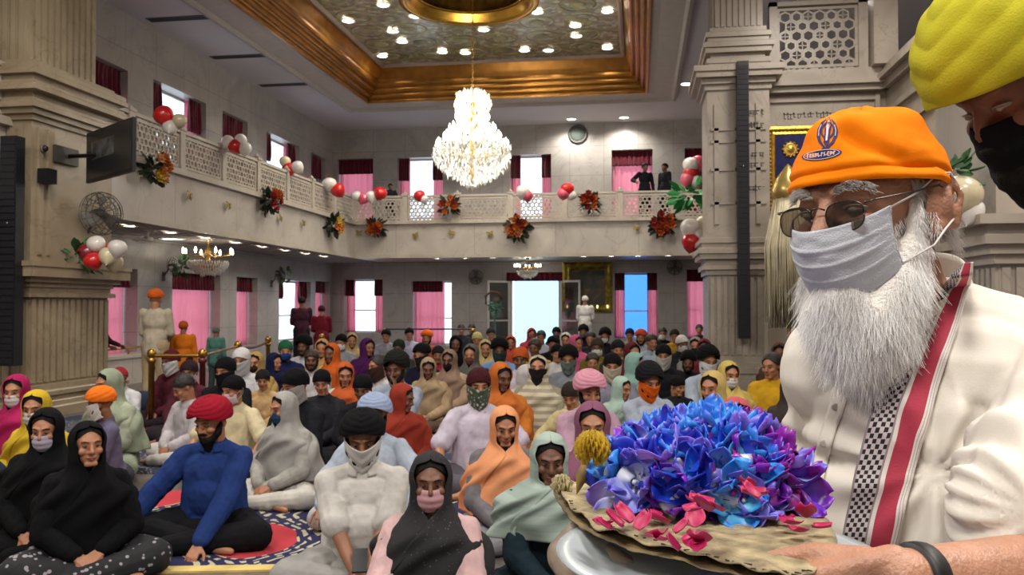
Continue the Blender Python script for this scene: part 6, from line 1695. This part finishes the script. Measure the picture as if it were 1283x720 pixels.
def patch(mb, poly, off, bv, n=1):
    # subdivide the outline so that it hugs the cloth
    P = []
    for i in range(len(poly)):
        a = poly[i]; b = poly[(i + 1) % len(poly)]
        P.append(a); P.append(((a[0] + b[0]) / 2, (a[1] + b[1]) / 2))
    c = (sum(p[0] for p in P) / len(P), sum(p[1] for p in P) / len(P))
    q = [on(bv, *p, off) for p in P]; cc = on(bv, *c, off)
    if any(x is None for x in q) or cc is None: return
    mb.add([cc] + q, [(0, i + 1, (i + 1) % len(q) + 1) for i in range(len(q))])
def bandp(mb, pts, w, off, bv):
    L = []; R_ = []
    for i, p in enumerate(pts):
        a = pts[max(i - 1, 0)]; b = pts[min(i + 1, len(pts) - 1)]; dx, dy = b[0] - a[0], b[1] - a[1]; l = math.hypot(dx, dy) or 1
        ww = w[i] if isinstance(w, (list, tuple)) else w
        L.append(on(bv, p[0] - dy / l * ww, p[1] + dx / l * ww, off)); R_.append(on(bv, p[0] + dy / l * ww, p[1] - dx / l * ww, off))
    if any(x is None for x in L + R_): return
    n = len(pts); mb.add(L + R_, [(i, i + 1, n + i + 1, n + i) for i in range(n - 1)])
NAVY = mat('emblem_navy', '#241c58', .7, 0, 0); EW = mat('emblem_white', '#cfc3cf', .7, 0, 0)
ecx, ecy = 1037, 167
nv = MB(); wh = MB()
sh = lambda x, y: (ecx + x - y * .10, ecy + y)
patch(nv, [sh(0, -20), sh(4.5, -12), sh(3.4, 0), sh(3.6, 12), sh(0, 17), sh(-3.6, 12), sh(-3.4, 0), sh(-4.5, -12)], .0010, tb)
patch(wh, [sh(0, -16), sh(1.6, -10), sh(1.2, 10), sh(-1.2, 10), sh(-1.6, -10)], .0016, tb)
bandp(nv, [sh(7.5 * math.cos(a), -3 + 9.5 * math.sin(a)) for a in [2 * PI * k / 24 for k in range(25)]], 1.0, .0012, tb)
for s in (-1, 1):
    bandp(nv, [sh(s * x, y) for x, y in ((3, -17), (8, -12), (10.5, -4), (10.5, 4), (8, 11), (3, 17), (-1, 20))], [.4, 1.3, 2.0, 2.1, 1.7, 1.2, .9], .0013, tb)
    bandp(wh, [sh(s * x, y) for x, y in ((8.2, -10), (10.2, -3), (10, 4))], .5, .0018, tb)
    bandp(nv, [sh(s * 1, 18), sh(s * 5, 21)], .9, .0012, tb)
ex, ey = 1030, 194
el = lambda a, k=1: (ex + 25 * k * math.cos(a) + 0, ey + 6.3 * k * math.sin(a) - 25 * k * math.cos(a) * .13)
patch(nv, [el(2 * PI * k / 20) for k in range(20)], .0010, tb)
bandp(wh, [el(2 * PI * k / 40, .88) for k in range(41)], .35, .0016, tb)
r2 = random.Random(12)
x = -17
while x < 16:   # small unreadable lettering in the oval
    w_ = r2.uniform(2.2, 3.4); y0 = ey - x * .13
    bandp(wh, [(ex + x, y0 - 2.6), (ex + x + r2.uniform(-.5, .5), y0 + 2.4)], .55, .0018, tb)
    if r2.random() > .3: bandp(wh, [(ex + x, y0 - 2.4), (ex + x + w_ * .8, y0 - 2.6 + r2.uniform(0, 2))], .5, .0018, tb)
    if r2.random() > .4: bandp(wh, [(ex + x, y0 + r2.uniform(-.5, 2.4)), (ex + x + w_ * .8, y0 + r2.uniform(0, 2.4))], .5, .0018, tb)
    x += w_ + .8
man.put('emblem', nv.mesh('n'), NAVY, t_o); man.put('emblem_white_print', wh.mesh('w'), EW, t_o)  # navy and white print of the emblem, lettering included
# --- cream tunic
m = MB()
m.ell(B(.0, 0.01, 1.33), (.158, .158, .14)); m.ell(B(.02, .01, 1.22), (.160, .160, .17)); m.ell(B(.035, .0, 1.05), (.170, .170, .2)); m.ell(B(.02, 0, .85), (.185, .185, .2)); m.cap(B(0, 0, .8), B(0, 0, .55), .18, .2)
m.cap(B(-.005, -.03, 1.485), B(.0, -.125, 1.43), .052, .055); m.cap(B(-.005, .03, 1.485), B(.0, .16, 1.43), .052, .060)
m.cap(B(.03, -.10, 1.40), B(.03, .10, 1.40), .085, .085)
m.cap(SL, SL.lerp(EL_ + V((-.03, .02, .02)), .55), .075, .088); m.cap(SL.lerp(EL_ + V((-.03, .02, .02)), .55), EL_ + V((-.035, .03, .055)), .088, .082)
m.cap(SR, ER, .062, .06); m.cap(ER, ER.lerp(WR, .5), .06, .05)
kme = organic(m, .0052, 4)
kme.update()
nrm = [v.normal.copy() for v in kme.vertices]
arm0 = SL.lerp(EL_, .25)
for v, n in zip(kme.vertices, nrm):
    p = v.co; d = 0
    q = V((p.x * 7 + p.z * 4, p.y * 6, p.z * 5 - p.x * 3)); r_ = 1 - abs(noise.noise(q)) * 2; d += .0055 * r_ * abs(r_)
    q = V((p.x * 14 - p.z * 9, p.y * 12, p.z * 7)); d += .0016 * noise.noise(q)
    # creases radiating from the armpit
    a = math.atan2(p.z - 1.30, p.x - .50); dist = math.hypot(p.z - 1.30, p.x - .50)
    d += .006 * math.sin(a * 11 + 1) * math.exp(-((dist - .07) / .05) ** 2)
    # sleeve folds
    k = (p - SL).dot((EL_ - SL).normalized())
    if p.y < .95 and p.x > .48: d += .0045 * math.sin(k * 75 + noise.noise(p * 9) * 4)
    v.co = p + n * d
kme.update()
kb = bvh(kme)
KM = mat('cream_cotton', '#dbd5cb', .9, 0, .02, 8, .06, 420)
k_o = man.put('tunic', kme, KM)
tr = MB()
for s in (-1, 1): tr.cap(B(0, s * .09, .85), B(.01, s * .1, .5), .11, .09); tr.cap(B(.01, s * .1, .5), B(-.02, s * .1, .1), .09, .07)
man.put('trousers', wrinkle(organic(tr, .012, 3), .005, 9, 2), KM)
# collar stand
m = MB(); CC = vf(1132, 372, 1.15)
def cfn(a, b):
    ang = (a - .5) * 2 * PI * .93       # 0 at the back
    back = -BF; d = back * math.cos(ang) + BL * math.sin(ang)
    r = .068 + .016 * (1 - b) + .006 * abs(math.sin(ang))
    return CC + d * r + V((0, 0, .048 * math.cos(ang) + .018 * math.sin(ang) * .4 + (b - .5) * .052 - .012))
m.grid(cfn, 70, 8)
man.put('collar', solid(m.mesh('c'), .004), KM)
# placket with buttons
def strip_on(pxs, w, off, bv, nu=4, ext=None):
    pass
m = MB(); pl = [(1078, 440), (1066, 470), (1054, 500), (1043, 530), (1034, 560), (1027, 590), (1022, 620)]
def interp(pts, t):
    k = t * (len(pts) - 1); i = min(int(k), len(pts) - 2); f = k - i; return tuple(a + (b - a) * f for a, b in zip(pts[i], pts[i + 1]))
def pfn(a, b):
    x, y = interp(pl, b); return on(kb, x + (a - .5) * 17, y + (a - .5) * 4, .0018) or V((0, 0, 0))
m.grid(pfn, 6, 36); pme = solid(m.mesh('p'), .0016)
pk = man.put('placket', pme, KM)
for k in range(4):
    x, y = interp(pl, .14 + k * .25); c = on(kb, x, y, .004)
    if c: man.put('button', MB().lathe([(.001, .0015), (.0035, .002), (.005, .001), (.005, 0)], (0, 0, 0), 14, M=Matrix.Translation(c) @ (BF + V((0, -.6, .1))).normalized().to_track_quat('Z', 'Y').to_matrix().to_4x4()).mesh('b'), mat('button_shell', '#a9a198', .3, 0, .05), pk)
# --- stole over the shoulder
def stole_mat():
    m, nt, b = new_mat('striped_stole'); L = nt.links
    uv = N(nt, 'ShaderNodeUVMap'); sp = N(nt, 'ShaderNodeSeparateXYZ'); L.new(uv.outputs[0], sp.inputs[0]); u, v = sp.outputs[0], sp.outputs[1]
    def mth(op, a, bb=None):
        n = N(nt, 'ShaderNodeMath', operation=op)
        for i, x in enumerate((a, bb)):
            if x is None: continue
            if isinstance(x, (int, float)): n.inputs[i].default_value = x
            else: L.new(x, n.inputs[i])
        return n.outputs[0]
    def rng(a, lo, hi): return mth('MULTIPLY', mth('GREATER_THAN', a, lo), mth('LESS_THAN', a, hi))
    def mix(f, c0, c1):
        n = N(nt, 'ShaderNodeMix', data_type='RGBA'); L.new(f, n.inputs[0])
        for i, c in ((6, c0), (7, c1)):
            if isinstance(c, str): n.inputs[i].default_value = (*rgb(c), 1)
            else: L.new(c, n.inputs[i])
        return n.outputs[2]
    base = mix(mth('GREATER_THAN', mth('FRACT', mth('MULTIPLY', u, 60.0)), .5), '#d8d0cb', '#cfc6c0')
    # checked border: three columns of black ticks between grey rules
    inb = rng(u, .03, .43)
    col_ = mth('FRACT', mth('MULTIPLY', mth('SUBTRACT', u, .03), 1 / .1334)); row = mth('MULTIPLY', v, 46.0)
    odd = mth('MULTIPLY', mth('FLOOR', mth('MULTIPLY', mth('SUBTRACT', u, .03), 2 / .1334)), .5)
    tick = rng(mth('FRACT', mth('ADD', row, odd)), .12, .56)
    ck = mth('MULTIPLY', inb, tick)
    c = mix(inb, base, '#b9aeb0'); c = mix(ck, c, '#19161b')
    gr = mth('MAXIMUM', rng(u, .0, .04), rng(u, .42, .455)); c = mix(gr, c, '#8b7c82')
    red = rng(u, .53, .86); rc_ = mix(mth('GREATER_THAN', mth('FRACT', mth('MULTIPLY', u, 90.0)), .5), '#b0384e', '#9c2c42'); c = mix(red, c, rc_)
    rule = mth('MAXIMUM', rng(u, .90, .915), rng(u, .95, .965)); c = mix(rule, c, '#a59a98')
    L.new(c, b.inputs['Base Color']); b.inputs['Roughness'].default_value = .85
    n = N(nt, 'ShaderNodeTexNoise', i_Scale=500.0); tc = N(nt, 'ShaderNodeTexCoord'); L.new(tc.outputs['Object'], n.inputs['Vector']); bp = N(nt, 'ShaderNodeBump', i_Strength=.25, i_Distance=.002); L.new(n.outputs['Fac'], bp.inputs['Height']); L.new(bp.outputs[0], b.inputs['Normal'])
    return m
Ls = [(1203, 332), (1188, 349), (1166, 374), (1147, 400), (1127, 440), (1104, 484), (1089, 529), (1073, 591), (1063, 640), (1053, 693), (1044, 760)]
Rs = [(1217, 328), (1217, 345), (1211, 368), (1204, 400), (1190, 440), (1176, 484), (1163, 529), (1146, 591), (1134, 640), (1121, 693), (1110, 760)]
m = MB(); nu_, nv_ = 15, 110; rowsP = []
for j in range(nv_):
    t = j / (nv_ - 1); l = interp(Ls, t); r = interp(Rs, t); row = []
    for i in range(nu_):
        a = i / (nu_ - 1); h = kb.ray_cast(ORIG, vray(l[0] + (r[0] - l[0]) * a, l[1] + (r[1] - l[1]) * a))
        row.append(h[0])
    rowsP.append(row)
# smooth the depth so the cloth bridges the folds of the tunic
D = [[(p - ORIG).length if p else None for p in row] for row in rowsP]
for j in range(nv_):
    for i in range(nu_):
        if D[j][i] is None: D[j][i] = next((D[j][k] for k in sorted(range(nu_), key=lambda q: abs(q - i)) if D[j][k]), None) or (D[j - 1][i] if j else 1.1)
for it in range(6):
    D = [[min(D[j][i], (sum(D[q][i] for q in (max(j - 2, 0), max(j - 1, 0), j, min(j + 1, nv_ - 1), min(j + 2, nv_ - 1))) / 5)) for i in range(nu_)] for j in range(nv_)]
vs = []
for j in range(nv_):
    t = j / (nv_ - 1); l = interp(Ls, t); r = interp(Rs, t)
    for i in range(nu_):
        a = i / (nu_ - 1); fold = .0016 * math.sin(a * 5 + t * 6)
        vs.append(ORIG + vray(l[0] + (r[0] - l[0]) * a, l[1] + (r[1] - l[1]) * a) * (D[j][i] - .006 - .003 * math.sin(a * PI) + fold))
m.add(vs, [(j * nu_ + i, j * nu_ + i + 1, (j + 1) * nu_ + i + 1, (j + 1) * nu_ + i) for j in range(nv_ - 1) for i in range(nu_ - 1)]); m.uv = (nu_, nv_)
man.put('stole', solid(m.mesh('s', True, True), .003), stole_mat())
# --- wrist band
ax = (EL_ - WL).normalized(); bc0 = WL + ax * .018
m = MB().tube([bc0 + ax * (k * .004 - .008) for k in range(6)], [.029, .0315, .0318, .0318, .0315, .029], 28)
tagw = man.put('wrist_band', m.mesh('w'), mat('black_rubber', '#131315', .5, 0, .05))
# nails
nl = MB()

# ================================================================== tray, mat and flowers
MZ = 1.266
tc_ = vz(880, 655, MZ)
tr_ = FG('steel_platter', 'shiny steel platter carried under the dried leaf mat', 'platter', (tc_.x, tc_.y, MZ - .03))
PM_ = mat('polished_steel', '#dde8ee', .3, .55, .05, 3)
tr_.put('dish', MB().lathe([(.001, -.028), (.11, -.028), (.135, -.02), (.15, -.006), (.163, -.004), (.165, -.001), (.15, .0), (.13, -.012), (.11, -.02), (.001, -.02)], (tc_.x + .005, tc_.y - .045, MZ - .016), 64).mesh('d'), PM_)
outl = [(698, 606), (704, 622), (722, 642), (748, 660), (790, 674), (845, 688), (900, 702), (950, 716), (990, 724), (1020, 716), (1040, 702), (1050, 680), (1035, 650), (1000, 628), (930, 615), (850, 608), (770, 600)]
def leafmat(nm, dz, k, seed, m_):
    P = [vz(x, y, MZ) for x, y in outl]; c = sum(P, V((0, 0, 0))) / len(P); n = 160; rr = 18; vs = [];
    ring_ = []
    for i in range(n):
        q = i / n * len(P); a = P[int(q) % len(P)]; b = P[(int(q) + 1) % len(P)]; f = q - int(q); ring_.append(a.lerp(b, f))
    out = MB(); vs = [c.copy()]
    for j in range(1, rr + 1):
        for i in range(n):
            p = c.lerp(ring_[i], j / rr * k)
            e = (j / rr) ** 6
            p = p + (ring_[i] - c).normalized() * (e * (.004 * noise.noise(V((i * .25, seed, 0))) + .0025 * noise.noise(V((i * .9, seed, 4)))))
            p.z += dz + .0035 * noise.noise(p * 14 + V((0, 0, seed))) + e * .006 * noise.noise(V((i * .16, seed, 9))) + .001 * noise.noise(p * 90)
            vs.append(p)
    fs = [(0, 1 + i, 1 + (i + 1) % n) for i in range(n)] + [(1 + (j - 1) * n + i, 1 + j * n + i, 1 + j * n + (i + 1) % n, 1 + (j - 1) * n + (i + 1) % n) for j in range(1, rr) for i in range(n)]
    out.add(vs, fs); return solid(out.mesh(nm), .0018, 1)
lm = FG('leaf_mat', 'wavy edged dried leaf mat under the blue and purple flowers', 'leaf mat', (tc_.x, tc_.y, MZ))
LM = mat('dried_leaf', '#9c8d6c', .7, 0, .3, 34, .6, 70)
lm.put('top_layer', leafmat('a', 0, 1, 1, LM), LM)
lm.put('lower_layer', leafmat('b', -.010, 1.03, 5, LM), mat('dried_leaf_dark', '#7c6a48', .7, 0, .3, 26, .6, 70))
st = MB()   # dark stitch holes along the near edge
r3 = random.Random(8)
for k in range(34):
    q = k / 34; x, y = interp(outl[1:10], q); x += r3.uniform(-3, 3); y -= r3.uniform(2, 7); a = vz(x, y, MZ + .0025); st.cap(a, a + V((r3.uniform(.002, .006), r3.uniform(-.003, .001), 0)), .0009, .0006, 6, 2)
lm.put('stitching', st.mesh('s'), mat('stitch_dark', '#35281c', .8))
# beige wrapper hanging at the left
m = MB(); a = vf(700, 692, .98); b = vf(800, 790, .84)
def wfn(u, v):
    c = a.lerp(b, v); t = (b - a).normalized(); s_ = t.cross(V((0, 0, 1))).normalized(); n = s_.cross(t); an = -.4 + u * 3.6
    r = .032 + .006 * v + .002 * math.sin(v * 9 + u * 4); return c + s_ * (r * math.cos(an) - .02) + n * (r * math.sin(an)) + V((0, 0, .002 * math.sin(u * 14)))
m.grid(wfn, 30, 20); w_ = FG('leaf_wrapper', 'curled beige and brown wrapper hanging below the left end of the leaf mat', 'wrapper', a)
w_.put('sheet', wrinkle(solid(m.mesh('w'), .002), .0015, 30, 3), mat('beige_wrapper', '#8f8071', .55, 0, .3, 9, .3, 40))
# orchids
def grad(name, stops):
    m, nt, b = new_mat(name); L = nt.links; tc = N(nt, 'ShaderNodeTexCoord'); ln = N(nt, 'ShaderNodeVectorMath', operation='LENGTH'); L.new(tc.outputs['Object'], ln.inputs[0])
    nz = N(nt, 'ShaderNodeTexNoise', i_Scale=70.0); L.new(tc.outputs['Object'], nz.inputs['Vector'])
    ml = N(nt, 'ShaderNodeMath', operation='MULTIPLY_ADD'); L.new(ln.outputs['Value'], ml.inputs[0]); ml.inputs[1].default_value = 27; 
    ad = N(nt, 'ShaderNodeMath', operation='MULTIPLY_ADD'); L.new(nz.outputs['Fac'], ad.inputs[0]); ad.inputs[1].default_value = .45; ad.inputs[2].default_value = -.22; L.new(ad.outputs[0], ml.inputs[2])
    r = N(nt, 'ShaderNodeValToRGB'); e = r.color_ramp.elements; e[0].position = 0; e[0].color = (*rgb(stops[0]), 1); e[1].position = 1; e[1].color = (*rgb(stops[-1]), 1)
    for i, c in enumerate(stops[1:-1]): q = e.new((i + 1) / (len(stops) - 1)); q.color = (*rgb(c), 1)
    L.new(ml.outputs[0], r.inputs['Fac']); L.new(r.outputs[0], b.inputs['Base Color']); b.inputs['Roughness'].default_value = .38; b.inputs['Subsurface Weight'].default_value = .15; b.inputs['Subsurface Scale'].default_value = .01; return m
OM = {'deep blue': grad('orchid_blue', ['#7fcce2', '#2c5cd8', '#1836b8', '#22229a']), 'violet': grad('orchid_violet', ['#b0b0ea', '#5a38c8', '#5c1ca4', '#7a2cb4']), 'turquoise and blue': grad('orchid_turquoise', ['#e0f4f0', '#74cfe6', '#2f94e0', '#2c56d4']), 'magenta and purple': grad('orchid_magenta', ['#ecd4f0', '#b84ccc', '#9426a4', '#5426a4']), 'pale lilac and blue': grad('orchid_pale', ['#f0eef4', '#b4b8ec', '#7c84e0', '#5440c4'])}
def bloom(seed):
    m = MB(); rnd = random.Random(seed)
    for k, (L, W, tilt, a) in enumerate(((.026, .0105, .25, 90), (.025, .0105, .35, 215), (.025, .0105, .35, 325), (.027, .0165, .12, 20), (.027, .0165, .12, 160))):
        tl = tilt + rnd.uniform(-.25, .25); cup = rnd.uniform(.006, .016)
        def f(u, v, L=L, W=W, cup=cup):
            w = W * math.sin(PI * min(.985, .05 + v * .93)) ** .7; x = (u - .5) * 2
            return V((x * w, L * v + .003, cup * v * v + .005 * x * x * v - .0015 * math.sin(v * 9 + x * 3)))
        g = MB(); g.grid(f, 7, 9); M = Matrix.Rotation(math.radians(a - 90), 4, 'Z') @ Matrix.Rotation(tl, 4, 'X'); m.add([M @ V(q) for q in g.v], g.f)
    pe = solid(m.mesh('bloom'), .0007)
    l = MB()
    l.grid(lambda u, v: V(((u - .5) * 2 * (.004 + .006 * v), -.002 - .013 * v, .004 + .007 * math.cos((u - .5) * 3) + .004 * v - .006 * v * v)), 8, 8); l.cap((0, 0, .001), (0, .001, .010), .0028, .0022, 8, 3)
    return pe, solid(l.mesh('lip'), .0007)
BLM = [bloom(s) for s in range(5)]
for pe, lp_ in BLM: pe.materials.append(None); lp_.materials.append(None)
LIPM = [mat('orchid_lip_magenta', '#a02a8c', .4, 0, .1), mat('orchid_lip_white', '#cfd6e4', .4, 0, .1), mat('orchid_lip_violet', '#3a1a88', .4, 0, .1)]
Wr = Matrix.Rotation(YAW, 3, 'Z'); r4 = random.Random(77)
hc = vz(884, 632, MZ); hc.y -= .0
GA = {'px': None}
names = list(OM)
def mound(u, v):
    """point and normal on the heap; u turns round it, v climbs"""
    an = u * 2 * PI; e = math.sin(v * PI / 2)
    x = .112 * math.cos(v * PI / 2) * math.cos(an); y = .085 * math.cos(v * PI / 2) * math.sin(an); z = .082 * e
    n = V((x / .112 ** 2, y / .085 ** 2, z / .09 ** 2)).normalized(); return V((x, y, z + .004)), n
cnt = 0
def add_bloom(p, n, kind, sc):
    pe, lpm = BLM[r4.randrange(5)]
    o = bpy.data.objects.new('orchid_bloom', pe); COL.objects.link(o); o.material_slots[0].link = 'OBJECT'; o.material_slots[0].material = OM[kind]
    q = (Wr @ (n + V((r4.uniform(-.5, .5), r4.uniform(-.5, .5), r4.uniform(-.3, .5)))).normalized()).to_track_quat('Z', 'Y').to_matrix().to_4x4() @ Matrix.Rotation(r4.uniform(0, 6.28), 4, 'Z') @ Matrix.Scale(sc, 4)
    o.matrix_world = Matrix.Translation(Wr @ (hc + p)) @ q
    tag(o, kind + ' orchid bloom in the heap on the leaf mat', 'flower', 'heap of dyed orchid blooms')
    l = bpy.data.objects.new('lip', lpm); COL.objects.link(l); l.parent = o; l.material_slots[0].link = 'OBJECT'; l.material_slots[0].material = LIPM[r4.randrange(3)]
for k in range(88):
    v = (k % 8 + r4.random()) / 8 * .95; u = r4.random(); 
    if v > .6 and r4.random() < .35: continue
    p, n = mound(u, v); p *= r4.uniform(.86, 1.05); p.z = max(p.z, .012)
    right = p.x > .03
    w = (4, 2, 5, 1, 3) if not right else (1.5, 3, 2, 4, 3)
    add_bloom(p, n, r4.choices(names, w)[0], r4.uniform(1.05, 1.45))
for k in range(26):   # under layer
    u = r4.random(); p, n = mound(u, r4.random() * .8); add_bloom(p * .7, n, r4.choice(names[:2]), 1.2)
pt = MB(); pt.grid(lambda u, v: V(((u - .5) * 2 * .015 * math.sin(PI * min(.98, .12 + v * .8)) ** .6, .03 * v, .006 * (2 * u - 1) ** 2 + .006 * v * v)), 8, 8); ptm = solid(pt.mesh('petal'), .0008); ptm.materials.append(None)
for px, py in ((752, 657), (766, 663), (780, 660), (800, 664), (815, 672), (832, 676), (846, 668), (862, 684), (872, 690), (880, 680), (905, 640), (893, 632), (888, 640), (985, 650), (1000, 655), (1010, 648), (1018, 660), (950, 625), (962, 618), (1005, 665), (823, 650), (850, 690), (790, 655), (835, 655), (870, 660), (860, 640), (940, 610)):
    z = MZ + .012 if py > 645 else MZ + .055
    p = vz(px, py, z); o = bpy.data.objects.new('rose_petal', ptm); COL.objects.link(o); o.material_slots[0].link = 'OBJECT'; o.material_slots[0].material = mat('rose_pink', '#a8104e', .5, 0, .15, 60)
    o.matrix_world = Matrix.Translation(Wr @ p) @ Matrix.Rotation(YAW + r4.uniform(0, 6), 4, 'Z') @ Matrix.Rotation(r4.uniform(-.3, .7), 4, 'X') @ Matrix.Scale(r4.uniform(.55, .8), 4)
    tag(o, 'loose pink rose petal among the orchids on the leaf mat', 'petal', 'pink rose petals on the leaf mat')
def puff(nm, lab, p, r, c, n):
    t = thing(nm, lab, 'flower', Wr @ p); m = MB(); r5 = random.Random(3)
    for k in range(n):
        z = 1 - 2 * (k + .5) / n; a = k * 2.4; d = V((math.sqrt(1 - z * z) * math.cos(a), math.sqrt(1 - z * z) * math.sin(a), z)); g = leaf_mesh(r * .55, r * .16, r * .1)
        M = Matrix.Translation(d * r * .5) @ d.to_track_quat('Y', 'Z').to_matrix().to_4x4(); m.add([M @ V(q) for q in g.v], g.f)
    m.build('petals', mat(nm + '_petal', c, .6, 0, .15, 60), t); MB().ell((0, 0, 0), r * .55).build('heart', mat(nm + '_heart', c, .6, 0, .15, 60), t); return t
puff('marigold', 'yellow marigold at the left top corner of the orchid heap', vf(742, 562, .97), .019, '#d6b43a', 90)
puff('flower_bud', 'small cream bud at the left end of the leaf mat', vf(704, 613, 1.05) + V((0, 0, .004)), .011, '#cfc49a', 30)
o = FG('dried_leaf', 'curled brown dry leaf below the yellow marigold', 'leaf', vf(735, 598, 1.02)); m = MB(); m.grid(lambda u, v: vf(722 + v * 45, 606 - 34 * math.sin(v * 2.6) * .8 - (u - .5) * 26, 1.02 + .02 * (u - .5) ** 2), 8, 14); o.put('blade', solid(m.mesh('d'), .0012), mat('brown_leaf', '#8f7444', .6, 0, .3, 40))

# ================================================================== THE MAN IN THE YELLOW TURBAN
YC = vf(1280, 104, 1.25)
YM = Matrix.Translation(YC) @ Matrix.Rotation(math.radians(-78), 4, 'Z') @ Matrix.Rotation(math.radians(36), 4, 'X') @ Matrix.Scale(1.0, 4)
ym = FG('person', 'tall man in yellow turban and black mask bending down from the right edge', 'person', (YC.x + .22, YC.y + .05, 0))
m = MB(); head_prims(m, YM, True, 1.0, 1.0); nb = V((YC.x + .19, YC.y + .04, 1.66))
m.cap(YM @ V((0, .03, -.06)), nb, .06, .066); bx_ = YC.x + .34; by_ = YC.y + .06
m.ell((bx_, by_, 1.38), (.13, .16, .2)); m.ell((bx_, by_, 1.1), (.12, .15, .2))
for s in (-1, 1):
    m.cap((bx_ - .02, by_ + s * .19, 1.5), (bx_ + .02, by_ + s * .26, 1.2), .05, .04); m.cap((bx_ + .02, by_ + s * .26, 1.2), (bx_ - .12, by_ + s * .24, 1.0), .04, .027); hand_prims(m, (bx_ - .12, by_ + s * .24, 1.0), V((-1, 0, -.6)), V((0, s, .3)), s, .4)
    m.cap((bx_, by_ + s * .09, .98), (bx_, by_ + s * .1, .5), .09, .055); m.cap((bx_, by_ + s * .1, .5), (bx_ + .02, by_ + s * .1, .09), .055, .035); m.cap((bx_ + .02, by_ + s * .1, .04), (bx_ - .14, by_ + s * .12, .03), .036, .028)
ym.put('body', organic(m, .0055, 3), mat('dark_skin', '#74452f', .5, 0, .1, 20, .15, 160, sub=.1))
def mcopy(me, M): c = me.copy(); c.materials.clear(); c.transform(M); return c
for sd in (-1, 1): ym.put('eye', mcopy(eyes_mesh(sd), YM), [EYEW, EYED])
ym.put('turban', mcopy(dome('yellow_turban', (0, .012, .052), (.120, .134, .128), -.18, .10, 5, .0022, 3.2, back=.25, point=.006, nu=110, nv=60), YM), mat('yellow_cotton', '#b9b32a', .8, 0, .05, 10, .2, 300))
ym.put('beard', mcopy(beard_mesh(1), YM @ Matrix.Scale(1.1, 4)), DARK)
ym.put('face_mask', mcopy(mask_mesh('surgical'), YM @ Matrix.Scale(1.04, 4)), cloth('#101014'))
c = MB(); c.ell((bx_, by_, 1.38), (.16, .2, .21)); c.ell((bx_, by_, 1.1), (.155, .18, .22)); c.cap((bx_, by_ - .15, 1.5), (bx_, by_ + .15, 1.5), .07, .07); c.cap(nb + V((0, 0, -.03)), (bx_, by_, 1.5), .075, .1)
for s in (-1, 1): c.cap((bx_ - .02, by_ + s * .19, 1.5), (bx_ + .02, by_ + s * .26, 1.2), .07, .06); c.cap((bx_ + .02, by_ + s * .26, 1.2), (bx_ - .09, by_ + s * .245, 1.04), .06, .045)
ym.put('shirt', wrinkle(organic(c, .008, 3), .005, 10, 2), cloth('#141418'))
c = MB()
for s in (-1, 1): c.cap((bx_, by_ + s * .09, .95), (bx_, by_ + s * .1, .5), .11, .085); c.cap((bx_, by_ + s * .1, .5), (bx_ + .02, by_ + s * .1, .1), .085, .07)
ym.put('trousers', wrinkle(organic(c, .012, 3), .005, 10, 2), cloth('#1c1c22'))
# ================================================================== camera, sky and lights
w = bpy.data.worlds.new('sky'); scene.world = w; w.use_nodes = True
bg = w.node_tree.nodes['Background']; bg.inputs[0].default_value = (.86, .93, 1.0, 1); bg.inputs[1].default_value = 2.6
cd = bpy.data.cameras.new('camera'); cam = bpy.data.objects.new('camera', cd); COL.objects.link(cam)
cd.sensor_width = 36; cd.lens = FPX * 36 / 1283; cd.clip_start = .05; cd.clip_end = 200
cam.location = CAMP; cam.rotation_euler = (PI / 2 + PITCH, 0, YAW)
cd.dof.use_dof = True; cd.dof.focus_distance = 1.0; cd.dof.aperture_fstop = 24
scene.camera = cam
for x, y, e in ((-6, 3, 250), (-1.5, -2.5, 520), (3, 1, 460), (-4.5, 7, 330), (5, 6, 300), (-7, -3, 200)):  # added unseen area lamps, standing in for ceiling lamps over the near hall
    light('AREA', (x, y, ZC - .03), e, (1, .94, .86), 2.0, name='added_fill_light')
light('AREA', (3.2, 12.5, ZC - .03), 200, (1, .92, .82), 1.4, name='added_fill_light')  # added unseen lamp that brightens the sanctum wall
scene.view_settings.view_transform = 'Standard'; scene.view_settings.look = 'None'
scene.view_settings.gamma = 1; scene.view_settings.use_curve_mapping = False; scene.view_settings.exposure = 0.0
